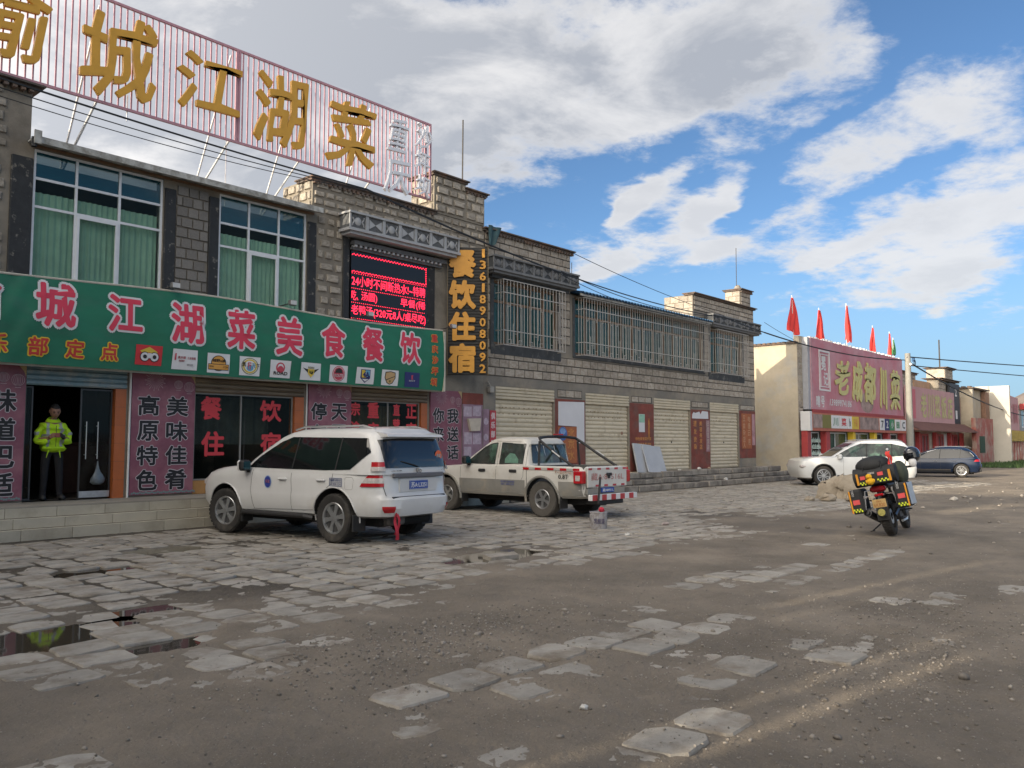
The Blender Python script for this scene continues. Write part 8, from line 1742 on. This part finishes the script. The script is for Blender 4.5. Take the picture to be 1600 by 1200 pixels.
def person():
    # local frame: faces -y, z up
    t = thing('person', 'man in neon yellow jacket and black trousers looking at his phone in the doorway', 'person', (6.20, 16.62, .535), R(-8))
    skin = pm('skin', (.30, .16, .105), rough=.6, var=.08, scale=12); jac = pm('neon_jacket', (.46, .74, .015), rough=.75, var=.10, scale=7, bump=.5, bscale=9); trou = pm('black_trousers', (.008, .008, .010), rough=.85, var=.2, bump=.3, bscale=12); hairm = pm('black_hair', (.012, .010, .009), rough=.7, var=.1); grey_b = pm('reflective_band', (.33, .36, .35), rough=.4, var=.08); glove = pm('black_glove', (.015, .015, .016), rough=.6)
    # continuous body: pelvis, spine, neck, legs, feet, arms to the wrists
    V = [(0, .02, .93), (0, .01, 1.10), (0, .0, 1.28), (0, .01, 1.37), (0, .0, 1.46), (0, -.03, 1.52),
         (-.10, .02, .90), (-.12, .0, .50), (-.13, .03, .09), (-.15, -.10, .045), (.10, .02, .90), (.12, -.03, .50), (.14, .0, .09), (.17, -.13, .045),
         (-.17, .015, 1.36), (-.26, .0, 1.10), (-.11, -.25, 1.125), (.17, .015, 1.36), (.26, .0, 1.10), (.12, -.26, 1.135)]
    E_ = [(0, 1), (1, 2), (2, 3), (3, 4), (4, 5), (0, 6), (6, 7), (7, 8), (8, 9), (0, 10), (10, 11), (11, 12), (12, 13), (3, 14), (14, 15), (15, 16), (3, 17), (17, 18), (18, 19)]
    Rr = [(.15, .11), (.14, .11), (.16, .12), (.14, .10), .058, .056, .095, .070, .058, .048, .095, .070, .058, .048, .065, .050, .034, .065, .050, .034]
    body = skin_body('body', V, E_, Rr, skin, t)
    body.data.materials.clear(); body.data.materials.append(skin); body.data.materials.append(trou)
    for p in body.data.polygons:
        if p.center.z < 1.0: p.material_index = 1
    # jacket: wider shell, hem at the hips, sleeves
    V = [(0, .01, .86), (0, .01, .95), (0, .0, 1.12), (0, .0, 1.28), (0, .01, 1.375), (0, .015, 1.43), (-.155, .015, 1.340), (-.245, .01, 1.22), (-.27, -.01, 1.08), (-.185, -.15, 1.06), (-.115, -.235, 1.115), (.155, .015, 1.340), (.245, .01, 1.22), (.27, -.01, 1.08), (.185, -.15, 1.07), (.125, -.235, 1.125)]
    E_ = [(0, 1), (1, 2), (2, 3), (3, 4), (4, 5), (4, 6), (6, 7), (7, 8), (8, 9), (9, 10), (4, 11), (11, 12), (12, 13), (13, 14), (14, 15)]
    Rr = [(.205, .155), (.215, .165), (.20, .155), (.185, .14), (.125, .11), (.09, .09), .094, .078, .070, .062, .050, .094, .078, .070, .062, .050]
    jk = skin_body('jacket', V, E_, Rr, jac, t, 2, 3)
    jm = jk.data
    for v in jm.vertices:   # folds
        q = math.sin(v.co.z * 34 + v.co.x * 12) * .010 + math.sin(v.co.x * 43 + v.co.z * 21) * .006 + math.sin(v.co.z * 71 - v.co.x * 33) * .004; n = Vector((v.co.x, v.co.y, 0)); n = n.normalized() if n.length > 1e-4 else n; v.co += n * q
    # reflective bands: from jacket faces, lifted
    bm = bmesh.new(); bm.from_mesh(jm); bm.faces.ensure_lookup_table()
    def band(test, name='reflective_band', m=grey_b, lift=.004):
        b2 = MB()
        for f in bm.faces:
            c = f.calc_center_median()
            if test(c): b2.add([tuple(v.co + v.normal * lift) for v in f.verts], [tuple(range(len(f.verts)))])
        if b2.v: obj(name, b2, m, jk, smooth=60, local=True)
    band(lambda c: abs(abs(c.x) - .105) < .024 and c.y < -.05 and 1.22 < c.z < 1.44)
    band(lambda c: abs(c.z - 1.17) < .022 and abs(c.x) < .20 and c.y < 0); band(lambda c: abs(abs(c.x) - .115) < .02 and c.y < -.05 and .96 < c.z < 1.10)
    band(lambda c: abs(c.x) > .24 and abs(c.z - 1.22) < .024)
    bm.free()
    hd_ = MB(); hd_.grid(lambda u, v: ((.085 + .045 * v) * math.sin(2 * PI * u) , .02 + (.085 + .03 * v) * math.cos(2 * PI * u), 1.445 + .055 * (1 - v) + .03 * math.cos(2 * PI * u)), 28, 5); obj('hood_collar', hd_, jac, jk, smooth=70, local=True)
    obj('zip', MB().tube([(.01, -.19, 1.36), (.012, -.20, 1.18), (.012, -.185, .98)], .005, 4), plastic_k, jk, local=True)
    # head with face, tilted down
    hM = Matrix.Translation((0, -.050, 1.50)) @ Matrix.Rotation(R(24), 4, 'X') @ Matrix.Scale(1.13, 4)
    h = MB(); n, m_ = 28, 20
    for i in range(m_ + 1):
        ph = PI * i / m_
        for j in range(n):
            a = 2 * PI * j / n; sx, sy, sz = math.sin(ph) * math.cos(a), math.sin(ph) * math.sin(a), math.cos(ph)
            z = .115 + .118 * sz; wdt = .078 * (1 - .18 * max(0, -sz) ** 1.5 * 1.2); dp = .098
            x, y = sx * wdt, sy * dp + .012
            if sy < 0:
                y += .012 * math.exp(-((x) / .05) ** 2) * 0
                y -= .024 * math.exp(-(x / .014) ** 2 - ((z - .100) / .022) ** 2)              # nose
                for ex in (-.031, .031): y += .012 * math.exp(-((x - ex) / .016) ** 2 - ((z - .126) / .013) ** 2)  # eye sockets
                y -= .007 * math.exp(-(x / .045) ** 2 - ((z - .146) / .010) ** 2)               # brow
                y -= .008 * math.exp(-(x / .026) ** 2 - ((z - .066) / .010) ** 2)               # lips
                y += .005 * math.exp(-(x / .024) ** 2 - ((z - .066) / .003) ** 2)
                y -= .010 * math.exp(-(x / .026) ** 2 - ((z - .026) / .018) ** 2)               # chin
            h.v.append((x, y, z))
    for i in range(m_):
        for j in range(n): h.f.append((i * n + j, i * n + (j + 1) % n, (i + 1) * n + (j + 1) % n, (i + 1) * n + j)); h.mi.append(0)
    h.xf(hM); hd = obj('head', h, skin, t, smooth=70, local=True)
    for sg in (-1, 1):
        e = MB().ball((sg * .078, .018, .112), .024, 8, 6, (.35, .8, 1.2)).xf(hM); obj('ear', e, skin, hd, smooth=60)
        e = MB().ball((sg * .031, -.073, .125), .0105, 8, 6).xf(hM); obj('eye', e, pm('eye_dark', (.03, .02, .018), rough=.3), hd, smooth=60)
        e = MB().tube([(sg * .014, -.083, .144), (sg * .046, -.076, .147)], .0035, 4).xf(hM); obj('eyebrow', e, hairm, hd)
    e = MB().tube([(-.022, -.092, .066), (0, -.097, .067), (.022, -.092, .066)], .0035, 5).xf(hM); obj('mouth', e, pm('lips', (.20, .08, .06), rough=.6), hd)
    hr = MB()
    for i in range(9):
        ph = R(78) * i / 8
        for j in range(28):
            a = 2 * PI * j / 28; k = 1 + .03 * math.sin(a * 9 + i); sy = math.sin(a); lim = ph * (1.0 if sy > -.2 else .70)
            hr.v.append((math.sin(lim) * math.cos(a) * .084 * k, math.sin(lim) * sy * .104 * k + .014, .117 + .124 * math.cos(lim) * k))
    for i in range(8):
        for j in range(28): hr.f.append((i * 28 + j, i * 28 + (j + 1) % 28, (i + 1) * 28 + (j + 1) % 28, (i + 1) * 28 + j)); hr.mi.append(0)
    hr.xf(hM); obj('hair', hr, hairm, t, smooth=70, local=True)
    # hands round the phone
    ph_ = obj('phone', MB().bbox(-.085, .075, -.008, .008, -.045, .045, .006), pm('red_phone_case', (.22, .07, .05), rough=.4)); ph_.parent = None
    M0 = Matrix.LocRotScale(t.location, t.rotation_euler, None) @ Matrix.Translation((0.0, -.315, 1.185)) @ Matrix.Rotation(R(-28), 4, 'X'); ph_.matrix_world = M0; tag(ph_, 'phone in a reddish case held in both hands of the standing man', 'phone')
    for sg, mt in ((-1, skin), (1, glove)):
        w = Vector((sg * .118, -.255, 1.130)); pc_ = Vector((sg * .098, -.315, 1.165))
        hb2 = MB(); palm = [(w.x, w.y, w.z), tuple((w + pc_) / 2), tuple(pc_)]; hb2.tube(palm, [.026, .036, .034], 10)
        hnd = obj('hand' if sg < 0 else 'gloved_hand', hb2, mt, t, smooth=60, local=True)
        for i, (dz, L_) in enumerate(((-.030, .052), (-.010, .062), (.010, .066), (.028, .058))):
            a = pc_ + Vector((-sg * .002, -.008, dz * .8)); b1 = a + Vector((-sg * .012, -.030, .004)); c1 = b1 + Vector((-sg * .022, -.006, .006)) * (L_ / .06); d1_ = c1 + Vector((-sg * .016, .014, .003)) * (L_ / .06)
            obj('finger', MB().tube([a, b1, c1, d1_], [.0105, .010, .009, .007], 7), mt, hnd, smooth=60)
        a = pc_ + Vector((-sg * .004, .004, .030)); obj('thumb', MB().tube([a, a + Vector((-sg * .022, .004, .020)), a + Vector((-sg * .045, -.004, .022))], [.013, .011, .008], 7), mt, hnd, smooth=60)
    # neon piping on the thighs and shoes
    for sg in (-1, 1):
        obj('leg_piping', MB().add([(sg * .07, -.125, .93), (sg * .10, -.13, .93), (sg * .115 if sg > 0 else -.125, -.115, .78), (sg * .108 if sg > 0 else -.118, -.115, .78)], [(0, 1, 2, 3)]), jac, body, local=True)
        s_ = MB(); s_.bbox(sg * .155 - .05, sg * .155 + .05, -.20 if sg < 0 else -.23, .06 if sg < 0 else .03, .0, .10, .035); obj('shoe', s_, plastic_k, t, smooth=40, local=True)
person()
